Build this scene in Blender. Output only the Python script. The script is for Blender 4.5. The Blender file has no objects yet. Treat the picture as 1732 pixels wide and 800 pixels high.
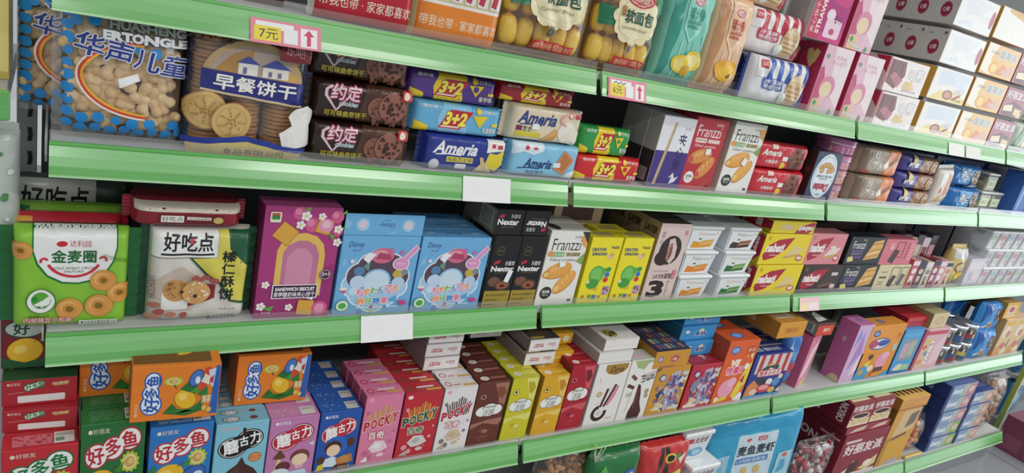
import bpy, math, random
from mathutils import Vector, Matrix
from mathutils.geometry import tessellate_polygon
random.seed(7)
SC = bpy.context.scene
COL = SC.collection
PI = math.pi

# ------------------------------------------------------------------ camera, world, lamps, exposure
cam_d = bpy.data.cameras.new('camera'); cam = bpy.data.objects.new('camera', cam_d); COL.objects.link(cam)
SC.camera = cam
cam_d.sensor_fit = 'HORIZONTAL'; cam_d.sensor_width = 36.0
cam_d.lens = 36.0 * 1184.0 / 1732.0
cam_d.clip_start = 0.02
yaw, pitch, roll = math.radians(35.312), math.radians(-17.527), math.radians(13.162)
fw = Vector((math.sin(yaw)*math.cos(pitch), math.cos(yaw)*math.cos(pitch), math.sin(pitch)))
rt = Vector((math.cos(yaw), -math.sin(yaw), 0)); up = rt.cross(fw)
r2 = rt*math.cos(roll) + up*math.sin(roll); u2 = -rt*math.sin(roll) + up*math.cos(roll)
cam.matrix_world = Matrix(((r2.x, u2.x, -fw.x, 0.0024), (r2.y, u2.y, -fw.y, -1.1063), (r2.z, u2.z, -fw.z, 0.3043), (0, 0, 0, 1)))

w = bpy.data.worlds.new('store_ambience'); SC.world = w; w.use_nodes = True
w.node_tree.nodes['Background'].inputs[0].default_value = (0.92, 0.97, 1.0, 1)
w.node_tree.nodes['Background'].inputs[1].default_value = 0.47

def area(name, loc, sx, sy, power, col, target=None, rot=(0, 0, 0)):
    d = bpy.data.lights.new(name, 'AREA'); d.shape = 'RECTANGLE'; d.size = sx; d.size_y = sy
    d.energy = power; d.color = col
    o = bpy.data.objects.new(name, d); COL.objects.link(o); o.location = loc
    o.rotation_euler = (Vector(target)-Vector(loc)).to_track_quat('-Z', 'Y').to_euler() if target else rot
    return o
# fluorescent ceiling tubes along the aisle, and the daylight of the shop front at its far end
for k, (tx, pw) in enumerate(((0.75, 4), (2.6, 10), (4.4, 12), (6.2, 10), (8.0, 8))):
    area('ceiling_tube', (tx, -1.15, 1.72), 1.2, 0.12, pw, (1.0, 0.98, 0.95))
for k, tx in enumerate((-0.6, 1.6, 3.8, 6.0)):
    area('ceiling_tube', (tx, -2.9, 1.72), 1.2, 0.12, 24, (1.0, 0.98, 0.95))
area('shop_front_daylight', (8.6, -2.4, 0.4), 3.0, 2.4, 50, (0.88, 0.95, 1.0), target=(2.6, 0, 0))

SC.view_settings.view_transform = 'Standard'; SC.view_settings.look = 'None'
SC.view_settings.gamma = 1.0; SC.view_settings.use_curve_mapping = False
SC.view_settings.exposure = 0.1

# ------------------------------------------------------------------ materials
MATS = {}
def lin(h):
    h = h.lstrip('#'); v = [int(h[i:i+2], 16)/255 for i in (0, 2, 4)]
    return tuple(c/12.92 if c <= .04045 else ((c+.055)/1.055)**2.4 for c in v) + (1,)
NAMED = dict(w='#f2f2ee', k='#17171a', r='#c8202c', y='#f4cf1e', g='#2f8f3c', o='#ef8a1d', b='#2a55b8')
def mat(key):
    """key = finish + colour, e.g. 'card#d02030'"""
    if key in MATS: return MATS[key]
    fin, hx = key.split('#')
    m = bpy.data.materials.new(key.replace('#', '_')); m.use_nodes = True
    nt = m.node_tree; b = nt.nodes['Principled BSDF']; out = nt.nodes['Material Output']
    tc = nt.nodes.new('ShaderNodeTexCoord'); nz = nt.nodes.new('ShaderNodeTexNoise')
    nt.links.new(tc.outputs['Object'], nz.inputs['Vector'])
    c = lin(hx)
    mix = nt.nodes.new('ShaderNodeMixRGB'); mix.inputs[1].default_value = tuple(x*.93 for x in c[:3])+(1,)
    mix.inputs[2].default_value = tuple(min(1, x*1.05) for x in c[:3])+(1,)
    nt.links.new(nz.outputs[0], mix.inputs[0]); nt.links.new(mix.outputs[0], b.inputs['Base Color'])
    def bump(strength, dist):
        bp = nt.nodes.new('ShaderNodeBump'); bp.inputs['Strength'].default_value = strength; bp.inputs['Distance'].default_value = dist
        nt.links.new(nz.outputs[0], bp.inputs['Height']); nt.links.new(bp.outputs[0], b.inputs['Normal'])
    if fin == 'card':
        nz.inputs['Scale'].default_value = 60; b.inputs['Roughness'].default_value = .42; b.inputs['Specular IOR Level'].default_value = .4
    elif fin == 'gloss':
        nz.inputs['Scale'].default_value = 25; b.inputs['Roughness'].default_value = .24; bump(.25, .004)
    elif fin == 'foil':
        nz.inputs['Scale'].default_value = 34; nz.inputs['Detail'].default_value = 1; b.inputs['Roughness'].default_value = .22
        b.inputs['Specular IOR Level'].default_value = .6; bump(.45, .006)
    elif fin == 'metal':
        nz.inputs['Scale'].default_value = 40; b.inputs['Metallic'].default_value = .9; b.inputs['Roughness'].default_value = .32
    elif fin == 'paint':
        nz.inputs['Scale'].default_value = 30; b.inputs['Roughness'].default_value = .5
    elif fin == 'rail':
        mp = nt.nodes.new('ShaderNodeMapping'); mp.inputs['Scale'].default_value = (1.2, 60, 90)
        nt.links.new(tc.outputs['Object'], mp.inputs[0]); nt.links.new(mp.outputs[0], nz.inputs['Vector'])
        nz.inputs['Scale'].default_value = 3
        mix.inputs[1].default_value = tuple(x*.8 for x in c[:3])+(1,); mix.inputs[2].default_value = tuple(min(1, x*1.2+.01) for x in c[:3])+(1,)
        b.inputs['Roughness'].default_value = .3; b.inputs['Specular IOR Level'].default_value = .7
        b.inputs['Coat Weight'].default_value = 1; b.inputs['Coat IOR'].default_value = 1.65; b.inputs['Coat Roughness'].default_value = .17
    elif fin == 'food':
        nz.inputs['Scale'].default_value = 220; b.inputs['Roughness'].default_value = .65; bump(.6, .002)
    elif fin in ('clear', 'lip', 'tubclear'):
        tr = nt.nodes.new('ShaderNodeBsdfTransparent'); gl = nt.nodes.new('ShaderNodeBsdfGlossy'); gl.inputs['Roughness'].default_value = .12
        df = nt.nodes.new('ShaderNodeBsdfDiffuse'); nt.links.new(mix.outputs[0], df.inputs[0])
        fc = nt.nodes.new('ShaderNodeLayerWeight'); fc.inputs['Blend'].default_value = .5
        pw_ = nt.nodes.new('ShaderNodeMath'); pw_.operation = 'POWER'; pw_.inputs[1].default_value = 4; nt.links.new(fc.outputs['Facing'], pw_.inputs[0])
        lw = nt.nodes.new('ShaderNodeMath'); lw.operation = 'MULTIPLY_ADD'; lw.inputs[1].default_value = .6; lw.inputs[2].default_value = .05 if fin != 'clear' else .08; nt.links.new(pw_.outputs[0], lw.inputs[0])
        nz.inputs['Scale'].default_value = 22
        bp = nt.nodes.new('ShaderNodeBump'); bp.inputs['Strength'].default_value = .5 if fin == 'clear' else .05; bp.inputs['Distance'].default_value = .01
        nt.links.new(nz.outputs[0], bp.inputs['Height'])
        if fin != 'lip': nt.links.new(bp.outputs[0], gl.inputs['Normal']); nt.links.new(bp.outputs[0], fc.inputs['Normal'])
        m1 = nt.nodes.new('ShaderNodeMixShader'); m1.inputs[0].default_value = {'clear': .05, 'lip': .07, 'tubclear': .22}[fin]
        nt.links.new(tr.outputs[0], m1.inputs[1]); nt.links.new(df.outputs[0], m1.inputs[2])
        m2 = nt.nodes.new('ShaderNodeMixShader'); nt.links.new(lw.outputs[0], m2.inputs[0])
        nt.links.new(m1.outputs[0], m2.inputs[1]); nt.links.new(gl.outputs[0], m2.inputs[2])
        nt.links.new(m2.outputs[0], out.inputs['Surface'])
    elif fin == 'tile':
        br = nt.nodes.new('ShaderNodeTexBrick'); br.offset = 0; br.inputs['Scale'].default_value = 1.0
        br.inputs['Brick Width'].default_value = .6; br.inputs['Row Height'].default_value = .6; br.inputs['Mortar Size'].default_value = .004
        br.inputs['Mortar'].default_value = tuple(x*.4 for x in c[:3])+(1,)
        nz.inputs['Scale'].default_value = 4
        nt.links.new(tc.outputs['Object'], br.inputs['Vector'])
        nt.links.new(mix.outputs[0], br.inputs['Color1']); nt.links.new(mix.outputs[0], br.inputs['Color2'])
        nt.links.new(br.outputs['Color'], b.inputs['Base Color']); b.inputs['Roughness'].default_value = .3
    MATS[key] = m
    return m

# ------------------------------------------------------------------ mesh builder
class MB:
    def __init__(s): s.v = []; s.f = []; s.m = []; s.sm = []
    def add(s, vs, fs, key, smooth=False):
        n = len(s.v); s.v.extend(vs)
        for f in fs: s.f.append([i+n for i in f]); s.m.append(key); s.sm.append(smooth)
    def mesh(s, name):
        me = bpy.data.meshes.new(name); me.from_pydata([tuple(v) for v in s.v], [], s.f)
        keys = list(dict.fromkeys(s.m))
        for k in keys: me.materials.append(mat(k))
        ix = {k: i for i, k in enumerate(keys)}
        me.polygons.foreach_set('material_index', [ix[k] for k in s.m])
        me.polygons.foreach_set('use_smooth', s.sm)
        me.update(); return me
    def obj(s, name, parent=None, loc=(0, 0, 0), rz=0):
        o = bpy.data.objects.new(name, s.mesh(name)); COL.objects.link(o); o.location = loc; o.rotation_euler[2] = rz
        if parent: o.parent = parent
        return o

def tag(o, label, cat, group=None, kind=None):
    if label: o['label'] = label
    if cat: o['category'] = cat
    if group: o['group'] = group
    if kind: o['kind'] = kind
    return o
def empty(name, loc=(0, 0, 0), rz=0):
    o = bpy.data.objects.new(name, None); COL.objects.link(o); o.location = loc; o.rotation_euler[2] = rz
    o.empty_display_size = .02
    return o
def dup(o, label, loc=None, d=None, rz=None, group=None):
    c = o.copy(); COL.objects.link(c); c['label'] = label
    if group: c['group'] = group
    if loc: c.location = loc
    if d: c.location = Vector(o.location)+Vector(d)
    if rz is not None: c.rotation_euler[2] = rz
    for ch in [x for x in bpy.data.objects if x.parent == o]:
        e = ch.copy(); COL.objects.link(e); e.parent = c
        for g in [x for x in bpy.data.objects if x.parent == ch]:
            h = g.copy(); COL.objects.link(h); h.parent = e
    return c

def box(mb, x0, x1, y0, y1, z0, z1, key, c=0.0):
    """chamfered box"""
    vs = []; fs = []
    if c <= 0:
        vs = [(x, y, z) for x in (x0, x1) for y in (y0, y1) for z in (z0, z1)]
        fs = [(0, 1, 3, 2), (4, 6, 7, 5), (0, 4, 5, 1), (2, 3, 7, 6), (0, 2, 6, 4), (1, 5, 7, 3)]
        mb.add(vs, fs, key); return
    X, Y, Z = (x0, x1), (y0, y1), (z0, z1); S = (1, -1); idx = {}
    for a in (0, 1):
        for b_ in (0, 1):
            for d in (0, 1):
                for ax in range(3):
                    p = [X[a]+S[a]*c, Y[b_]+S[b_]*c, Z[d]+S[d]*c]
                    p[ax] = (X[a], Y[b_], Z[d])[ax]
                    idx[(a, b_, d, ax)] = len(vs); vs.append(tuple(p))
    q = lambda l: [idx[t] for t in l]
    for a in (0, 1):
        f = q([(a, 0, 0, 0), (a, 1, 0, 0), (a, 1, 1, 0), (a, 0, 1, 0)]); fs.append(f if a else f[::-1])
        f = q([(0, a, 0, 1), (1, a, 0, 1), (1, a, 1, 1), (0, a, 1, 1)]); fs.append(f[::-1] if a else f)
        f = q([(0, 0, a, 2), (1, 0, a, 2), (1, 1, a, 2), (0, 1, a, 2)]); fs.append(f if a else f[::-1])
    for a in (0, 1):
        for b_ in (0, 1):
            for ax in range(3):
                o1, o2 = [i for i in range(3) if i != ax]
                e = []
                for d, t in ((0, o1), (1, o1), (1, o2), (0, o2)):
                    k = [0, 0, 0]; k[o1] = a; k[o2] = b_; k[ax] = d
                    e.append((k[0], k[1], k[2], t))
                fs.append(q(e))
            for d in (0, 1):
                pass
    for a in (0, 1):
        for b_ in (0, 1):
            for d in (0, 1): fs.append(q([(a, b_, d, 0), (a, b_, d, 1), (a, b_, d, 2)]))
    cen = Vector(((x0+x1)/2, (y0+y1)/2, (z0+z1)/2)); out = []
    for f in fs:
        p = [Vector(vs[i]) for i in f]; n = (p[1]-p[0]).cross(p[2]-p[0]); m = sum(p, Vector())/len(p)
        out.append(f if n.dot(m-cen) >= 0 else f[::-1])
    mb.add(vs, out, key)

def prism(mb, pts, x0, x1, key, keys=None, n=1, z0=0, z1=0):
    """closed bar of one (y, z) section swept along x; z0, z1 lift its two ends"""
    m = len(pts); base = len(mb.v)
    for j in range(n+1):
        t = j/n
        for y, z in pts: mb.v.append((x0+(x1-x0)*t, y, z+z0+(z1-z0)*t))
    ar = sum(pts[i][0]*pts[(i+1) % m][1]-pts[(i+1) % m][0]*pts[i][1] for i in range(m))
    def put(f, k): mb.f.append([base+q for q in (f if ar > 0 else f[::-1])]); mb.m.append(k); mb.sm.append(False)
    for j in range(n):
        for i in range(m):
            a, b_ = j*m+i, j*m+(i+1) % m
            put([a, b_, b_+m, a+m][::-1], keys[i] if keys else key)
    for t in tessellate_polygon([[Vector((y, z, 0)) for y, z in pts]]):
        t = list(t); p = [pts[q] for q in t]
        s_ = (p[1][0]-p[0][0])*(p[2][1]-p[0][1])-(p[2][0]-p[0][0])*(p[1][1]-p[0][1])
        if s_*ar < 0: t = t[::-1]
        put(t[::-1], key); put([q+n*m for q in t], key)

def lathe(mb, prof, n, keys, cx=0, cy=0, smooth=True):
    """prof = [(r, z)], keys = one key or one per band"""
    for i in range(len(prof)-1):
        (r0, z0), (r1, z1) = prof[i], prof[i+1]
        vs = []; fs = []
        for k in range(n):
            a = 2*PI*k/n; vs += [(cx+r0*math.cos(a), cy+r0*math.sin(a), z0), (cx+r1*math.cos(a), cy+r1*math.sin(a), z1)]
        for k in range(n):
            j = (k+1) % n; fs.append((2*k, 2*j, 2*j+1, 2*k+1))
        mb.add(vs, fs, keys if isinstance(keys, str) else keys[i], smooth)

# ------------------------------------------------------------------ printed artwork (flat polygons laid on a face)
def R(x0, y0, x1, y1, c, r=0): return ('r', x0, y0, x1, y1, c, r)
def O(cx, cy, rx, ry, c, rot=0): return ('e', cx, cy, rx, ry, c, rot)      # ry None -> a true circle
def P(c, *pts): return ('p', c, pts)
def L(c, wd, *pts): return ('l', c, wd, pts)
def T(s, x0, y0, x1, y1, c, b=.02, sh=0, o=None, rot=0, ow=.05): return ('t', s, x0, y0, x1, y1, c, b, sh, o, rot, ow)
def arc(c, wd, cx, cy, rx, ry, a0, a1, n=22):
    return L(c, wd, *[(cx+rx*math.cos(math.radians(a0+(a1-a0)*i/n)), cy+ry*math.sin(math.radians(a0+(a1-a0)*i/n))) for i in range(n+1)])
def cookie(cx, cy, r, c='#c98a48', d='#5a3018', n=6, seed=1):
    rr = random.Random(seed)
    ops = [O(cx, cy, r, None, c)]
    for i in range(n*2):
        a = rr.random()*6.28; q = r*.82*math.sqrt(rr.random())
        ops.append(('d', cx, cy, q*math.cos(a), q*math.sin(a), r*rr.uniform(.06, .12), d))
    return ops
def shards(cols, n, x0, y0, x1, y1, r, seed=3):
    rr = random.Random(seed); ops = []
    for i in range(n):
        cx, cy, a, q = rr.uniform(x0, x1), rr.uniform(y0, y1), rr.uniform(0, 6.28), r*rr.uniform(.5, 1.4); e = rr.uniform(.25, .7)
        ops.append(P(cols[i % len(cols)], *[(min(max(cx+q*(math.cos(a)*u-math.sin(a)*v*e), .01), .99), min(max(cy+q*.75*(math.sin(a)*u+math.cos(a)*v*e), .01), .99)) for u, v in ((-1, -.5), (.2, -1), (1, .3), (-.3, 1))]))
    return ops
def speck(c, n, x0, y0, x1, y1, r, seed=3):
    rr = random.Random(seed)
    return [O(rr.uniform(x0, x1), rr.uniform(y0, y1), r*rr.uniform(.5, 1.3), None, c) for _ in range(n)]

TXT = {}
def text_geo(s, b, sh):
    k = (s, b, sh)
    if k in TXT: return TXT[k]
    cu = bpy.data.curves.new('print', 'FONT'); cu.body = s; cu.resolution_u = 2; cu.offset = b; cu.shear = sh; cu.align_x = 'CENTER'
    cu.space_line = 1.02
    ob = bpy.data.objects.new('print', cu); COL.objects.link(ob)
    dg = bpy.context.evaluated_depsgraph_get(); me = bpy.data.meshes.new_from_object(ob.evaluated_get(dg))
    vs = [(v.co.x, v.co.y) for v in me.vertices]; fs = [tuple(p.vertices) for p in me.polygons]
    bpy.data.objects.remove(ob); bpy.data.curves.remove(cu); bpy.data.meshes.remove(me)
    TXT[k] = (vs, fs); return TXT[k]

def polys(op, W, H):
    """-> list of (points2d [metres], faces, colour)"""
    t = op[0]
    if t == 'r':
        _, x0, y0, x1, y1, c, r = op
        x0, x1, y0, y1 = x0*W, x1*W, y0*H, y1*H
        if r:
            r = min(r*W, (x1-x0)/2, (y1-y0)/2); pts = []
            for cx, cy, a in ((x1-r, y0+r, -90), (x1-r, y1-r, 0), (x0+r, y1-r, 90), (x0+r, y0+r, 180)):
                for i in range(5): q = math.radians(a+i*22.5); pts.append((cx+r*math.cos(q), cy+r*math.sin(q)))
        else: pts = [(x0, y0), (x1, y0), (x1, y1), (x0, y1)]
        return [(pts, [list(range(len(pts)))], c)]
    if t in 'ed':
        if t == 'd':
            _, cx, cy, ox, oy, r, c = op; cx = cx*W+ox*W; cy = cy*H+oy*W; rx = ry = r*W; rot = 0; n = 7
        else:
            _, cx, cy, rx, ry, c, rot = op; cx *= W; cy *= H; rx *= W; ry = rx if ry is None else ry*H; n = 14 if max(rx, ry) < .012 else 24
        cr, sr = math.cos(math.radians(rot)), math.sin(math.radians(rot)); pts = []
        for i in range(n):
            a = 2*PI*i/n; x, y = rx*math.cos(a), ry*math.sin(a); pts.append((cx+x*cr-y*sr, cy+x*sr+y*cr))
        return [(pts, [list(range(n))], c)]
    if t == 'p':
        pts = [(x*W, y*H) for x, y in op[2]]
        a = sum(pts[i][0]*pts[(i+1) % len(pts)][1]-pts[(i+1) % len(pts)][0]*pts[i][1] for i in range(len(pts)))
        if a < 0: pts = pts[::-1]
        if len(pts) > 4:
            return [(pts, [list(f) for f in tessellate_polygon([[Vector((x, y, 0)) for x, y in pts]])], op[1])]
        return [(pts, [list(range(len(pts)))], op[1])]
    if t == 'l':
        _, c, wd, pp = op; wd = wd*W/2; pts = []; fs = []
        pp = [Vector((x*W, y*H)) for x, y in pp]
        for i, p in enumerate(pp):
            d = (pp[min(i+1, len(pp)-1)]-pp[max(i-1, 0)]).normalized(); n = Vector((-d.y, d.x))*wd
            pts += [tuple(p-n), tuple(p+n)]
            if i: k = 2*i; fs.append([k-2, k, k+1, k-1])
        return [(pts, fs, c)]
    if t == 't':
        _, s, x0, y0, x1, y1, c, b, sh, o, rot, ow = op
        x0, x1, y0, y1 = x0*W, x1*W, y0*H, y1*H; out = []
        cjk = any(ord(q) > 0x2e80 for q in s)
        vs, fs = text_geo(s, 0 if cjk else b, sh)
        if not vs: return []
        ax, bx = min(v[0] for v in vs), max(v[0] for v in vs); ay, by = min(v[1] for v in vs), max(v[1] for v in vs)
        w_, h_ = x1-x0, y1-y0; cx, cy = (x0+x1)/2, (y0+y1)/2
        if rot in (90, -90): w_, h_ = h_, w_
        sx, sy = w_/max(bx-ax, 1e-6), h_/max(by-ay, 1e-6); cr, sr = math.cos(math.radians(rot)), math.sin(math.radians(rot))
        mx, my = (ax+bx)/2, (ay+by)/2
        def tf(v):
            x, y = (v[0]-mx)*sx, (v[1]-my)*sy; return (cx+x*cr-y*sr, cy+x*sr+y*cr)
        small = min(w_, h_ if '\n' not in s else w_) < .009
        def ringed(rad, n, col):
            for i in range(n):
                a = 2*PI*i/n; dx, dy = rad*math.cos(a), rad*math.sin(a)
                yield ([tf((v[0]+dx, v[1]+dy)) for v in vs], fs, col, i == 0)
        if o:
            if cjk: out += list(ringed(ow*1.25+b*.6, 5 if small else 8, o))
            else:
                vo, fo = text_geo(s, b+ow, sh); out.append(([tf(v) for v in vo], fo, o))
        if cjk and b > .025 and not small: out += list(ringed(b*.45, 4, c))
        else: out.append(([tf(v) for v in vs], fs, c))
        return out

def fix(c): return NAMED.get(c, c)
def subdiv(pts, faces, mx, W=1e9, H=1e9):
    tris = []
    for f in faces:
        p = [pts[i] for i in f]
        if len(p) == 3: tris.append(p)
        else:
            for t in tessellate_polygon([[Vector((x, y, 0)) for x, y in p]]): tris.append([p[i] for i in t])
    out = []; st = tris
    while st:
        a, b_, c = st.pop()
        e = [(math.hypot(a[0]-b_[0], a[1]-b_[1]), 0), (math.hypot(b_[0]-c[0], b_[1]-c[1]), 1), (math.hypot(c[0]-a[0], c[1]-a[1]), 2)]
        l, i = max(e)
        gx, gy = (a[0]+b_[0]+c[0])/3, (a[1]+b_[1]+c[1])/3
        if l < (mx if .09*W < gx < .91*W and .09*H < gy < .91*H else mx*.42): out.append((a, b_, c)); continue
        if i == 0: m = ((a[0]+b_[0])/2, (a[1]+b_[1])/2); st += [(a, m, c), (m, b_, c)]
        elif i == 1: m = ((b_[0]+c[0])/2, (b_[1]+c[1])/2); st += [(a, b_, m), (a, m, c)]
        else: m = ((c[0]+a[0])/2, (c[1]+a[1])/2); st += [(a, b_, m), (m, b_, c)]
    return out
def art(mb, ops, W, H, fmap, fin='card', step=2.2e-5, sub=None, base=0):
    k = base
    for op in ops:
        for q in polys(op, W, H):
            pts, fs, c = q[:3]
            k += 1 if len(q) < 4 or q[3] else .4
            key = fin+fix(c)
            if sub:
                for t in subdiv(pts, fs, sub, W, H):
                    ar = (t[1][0]-t[0][0])*(t[2][1]-t[0][1])-(t[2][0]-t[0][0])*(t[1][1]-t[0][1])
                    tt = t if ar >= 0 else (t[0], t[2], t[1])
                    mb.add([fmap(p[0], p[1], k*step) for p in tt], [(0, 1, 2)], key, True)
            else:
                mb.add([fmap(p[0], p[1], k*step) for p in pts], fs, key)

# ------------------------------------------------------------------ package builders (origin = front lower-left corner, front faces -y)
SH = dict(A=.227, B=0.0, C=-.291, D=-.600, E=-.952)
Y0 = dict(A=.012, B=.012, C=.012, D=-.043, E=-.107)
def carton(name, label, cat, sh, x, w, h, d, base, front=(), left=(), top=(), z=0, dy=0, rz=0, group=None, fin='card',
           side=None, topc=None, flap=True, stk=None, right=()):
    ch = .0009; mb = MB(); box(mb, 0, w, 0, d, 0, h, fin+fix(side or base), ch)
    art(mb, [R(0, 0, 1, 1, base)]+list(front), w-2*ch, h-2*ch, lambda s, t, l: (ch+s, -l, ch+t), fin)
    if left: art(mb, left, d-2*ch, h-2*ch, lambda s, t, l: (-l, d-ch-s, ch+t), fin)
    if right: art(mb, right, d-2*ch, h-2*ch, lambda s, t, l: (w+l, ch+s, ch+t), fin)
    o = mb.obj(name, None, (x, Y0[sh]+dy, SH[sh]+z), rz)
    tag(o, label, cat, group)
    if flap:
        fb = MB(); box(fb, .0006, w-.0006, .0006, d-.0006, h-.0012, h+.0004, fin+fix(topc or base))
        art(fb, top, w-.0024, d-.0024, lambda s, t, l: (.0012+s, .0012+t, h+.0004+l), fin)
        fb.obj('top_flap', o)
    if stk:
        sb = MB(); sx, sz, sw, shh, ang = stk; ca, sa = math.cos(math.radians(ang)), math.sin(math.radians(ang))
        for yy, f in ((-.0022, (0, 1, 2, 3)), (-.0016, (3, 2, 1, 0))):
            sb.add([(sx*w+px*ca-pz*sa, yy, sz*h+px*sa+pz*ca) for px, pz in ((0, 0), (sw, 0), (sw, shh), (0, shh))], [f], 'card#f4f4f4')
        s = sb.obj('price_sticker', o); s['label'] = 'small white price sticker'
    return o

class Pill:
    """pillow surface: front y(u,v) of a bag w x h x d"""
    def __init__(s, w, h, d, px, pz, wr=0, seed=0, qx=.5, qz=.5, sag=0):
        s.w, s.h, s.d, s.px, s.pz, s.qx, s.qz, s.wr, s.sag = w, h, d, px, pz, qx, qz, wr, sag
        rr = random.Random(seed); s.ph = [(rr.uniform(20, 60), rr.uniform(-50, 50), rr.uniform(0, 6.3)) for _ in range(6)]
    def b(s, t, p, q): t = min(max(t, 0), 1); return (max(0, 1-abs(2*t-1)**p))**q
    def y(s, x, z):
        u, v = x/s.w, z/s.h; B = s.b(u, s.px, s.qx)*s.b(v, s.pz, s.qz)
        if s.sag: B *= 1+s.sag*(.5-v)
        n = sum(math.sin(a*x*3+b_*z*3+c) for a, b_, c in s.ph)/6*s.wr
        return s.d/2-B*(s.d/2+n)
    def pt(s, x, z, l, sg=1):
        x = min(max(x, 0), s.w); z = min(max(z, 0), s.h)
        e = 1e-3; y0 = s.y(x, z)
        gx = (s.y(min(x+e, s.w), z)-s.y(max(x-e, 0), z))/(2*e); gz = (s.y(x, min(z+e, s.h))-s.y(x, max(z-e, 0)))/(2*e)
        gx = max(-2, min(2, gx)); gz = max(-2, min(2, gz)); k = l/math.sqrt(1+gx*gx+gz*gz)
        return (x+gx*k, y0-k, z+gz*k) if sg > 0 else (x, s.d-y0+l, z)
def sheet(mb, pl, key, sg=1, N=26, M=18):
    cs = lambda i, n: (1-math.cos(PI*i/n))/2*.75+.25*i/n
    vs = [pl.pt(pl.w*cs(i, N), pl.h*cs(j, M), 0, sg) for j in range(M+1) for i in range(N+1)]
    fs = []
    for j in range(M):
        for i in range(N):
            a = j*(N+1)+i; f = (a, a+1, a+N+2, a+N+1); fs.append(f if sg > 0 else f[::-1])
    mb.add(vs, fs, key, True)
def fin_strip(name, parent, side, w, h, d, fw_, key, n=18, amp=.0018, art_ops=None):
    """crimped seal sticking out of one edge of a bag"""
    mb = MB(); y = d/2
    for sg in (-1, 1):
        vs = []; fs = []
        for i in range(n+1):
            t = i/n; z = (amp if i % 2 else 0); dyw = sg*.0003+math.sin(i*2.1)*.0006
            if side in 'lr':
                x0 = 0.002 if side == 'l' else w-.002; s_ = -1 if side == 'l' else 1
                vs += [(x0, y+sg*.0003, h*(.02+.96*t)), (x0+s_*(fw_+z), y+dyw, h*(.02+.96*t))]
            else:
                z0 = 0.002 if side == 'b' else h-.002; s_ = -1 if side == 'b' else 1
                vs += [(w*(.01+.98*t), y+sg*.0003, z0), (w*(.01+.98*t), y+dyw, z0+s_*(fw_+z))]
        for i in range(n): fs.append((2*i, 2*i+2, 2*i+3, 2*i+1))
        mb.add(vs, fs, key)
    return mb.obj(name, parent)
def pack(name, label, cat, sh, x, w, h, d, base, front=(), z=0, dy=0, rz=0, group=None, fin='foil', px=9, pz=7, back=None,
         fins='lr', fw_=.011, fk=None, wr=.0012, seed=1, qx=.5, qz=.5, tilt=0, sub=.0065, sag=0, N=26, M=18, stk=None):
    pl = Pill(w, h, d, px, pz, wr, seed, qx, qz, sag); mb = MB()
    sheet(mb, pl, fin+fix(base), 1, N, M); sheet(mb, pl, fin+fix(back or base), -1, N, M)
    mx, mz = (.022, .02) if px >= 9 else (.05, .03)
    art(mb, front, w, h, lambda s, t, l: pl.pt(w*mx+s*(1-2*mx), h*mz+t*(1-2*mz), l), fin, step=.00009 if wr < .003 else .00016, sub=sub, base=5)
    o = mb.obj(name, None, (x, Y0[sh]+dy, SH[sh]+z), rz); o.rotation_euler[0] = tilt
    tag(o, label, cat, group)
    if 'b' in fins: o.location.z += fw_+.001
    for s in fins: fin_strip('end_seal', o, s, w, h, d, fw_, fin+fix(fk or back or base))
    if stk:
        sb = MB(); sx, sz, sw, shh = stk
        q = [pl.pt(sx*w+a, sz*h+c, .004) for a, c in ((0, 0), (sw, 0), (sw, shh), (0, shh))]
        sb.add(q, [(0, 1, 2, 3)], 'card#f4f4f4'); sb.add([(a, b_+.0006, c) for a, b_, c in q], [(3, 2, 1, 0)], 'card#f4f4f4')
        s = sb.obj('price_sticker', o); s['label'] = 'small white price sticker'
    return o
ORD = ['foremost', 'second', 'third', 'fourth', 'fifth', 'sixth', 'seventh']
def row(o, n, dy, what, place, group, dx=0, jit=.0015):
    """copies standing one behind another"""
    o['label'] = f'{ORD[0]} {what} {place}'; o['group'] = group
    rr = random.Random(len(what)+n)
    for k in range(1, n):
        dup(o, f'{ORD[k]} {what} {place}', d=(dx*k+rr.uniform(-jit, jit), dy*k, 0), group=group)
# ------------------------------------------------------------------ the shop: floor, gondola back, uprights, shelves with price rails
fb = MB(); box(fb, -3, 10, -4.5, 3.5, -1.16, -1.10, 'tile#9a9ea2'); tag(fb.obj('floor'), None, None, kind='structure')
bays = ['peanut bags', 'brown stick boxes', 'stacked tubs', 'last bay']
for k in range(4):
    mb = MB(); box(mb, .9*k-.012, .9*k+.886, .325, .337, -1.09, .95, 'paint#5d5f5e', .001)
    tag(mb.obj('back_panel'), 'grey metal back panel behind the goods of the %s bay' % ['first', 'second', 'third', 'fourth'][k], 'panel', 'shelving back panels')
for k in range(5):
    mb = MB(); x = .9*k-.035
    box(mb, x-.012, x+.017, .307, .322, -1.10, .95, 'paint#a9aaa6', .001)
    for j in range(46):
        z = -1.05+j*.042
        mb.add([(x+.003+px, .3055, z+pz) for px, pz in ((0, 0), (.006, 0), (.0075, .012), (.006, .024), (0, .024), (.0015, .012))], [(0, 1, 2, 3, 4, 5)], 'paint#141414')
    tag(mb.obj('shelf_upright'), ('slotted grey metal upright post beside the peanut bags' if k == 0 else 'slotted grey metal upright post behind the goods at the %s shelf joint' % ORD[k].replace('foremost', 'first')), 'upright', 'slotted shelving uprights')

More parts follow.
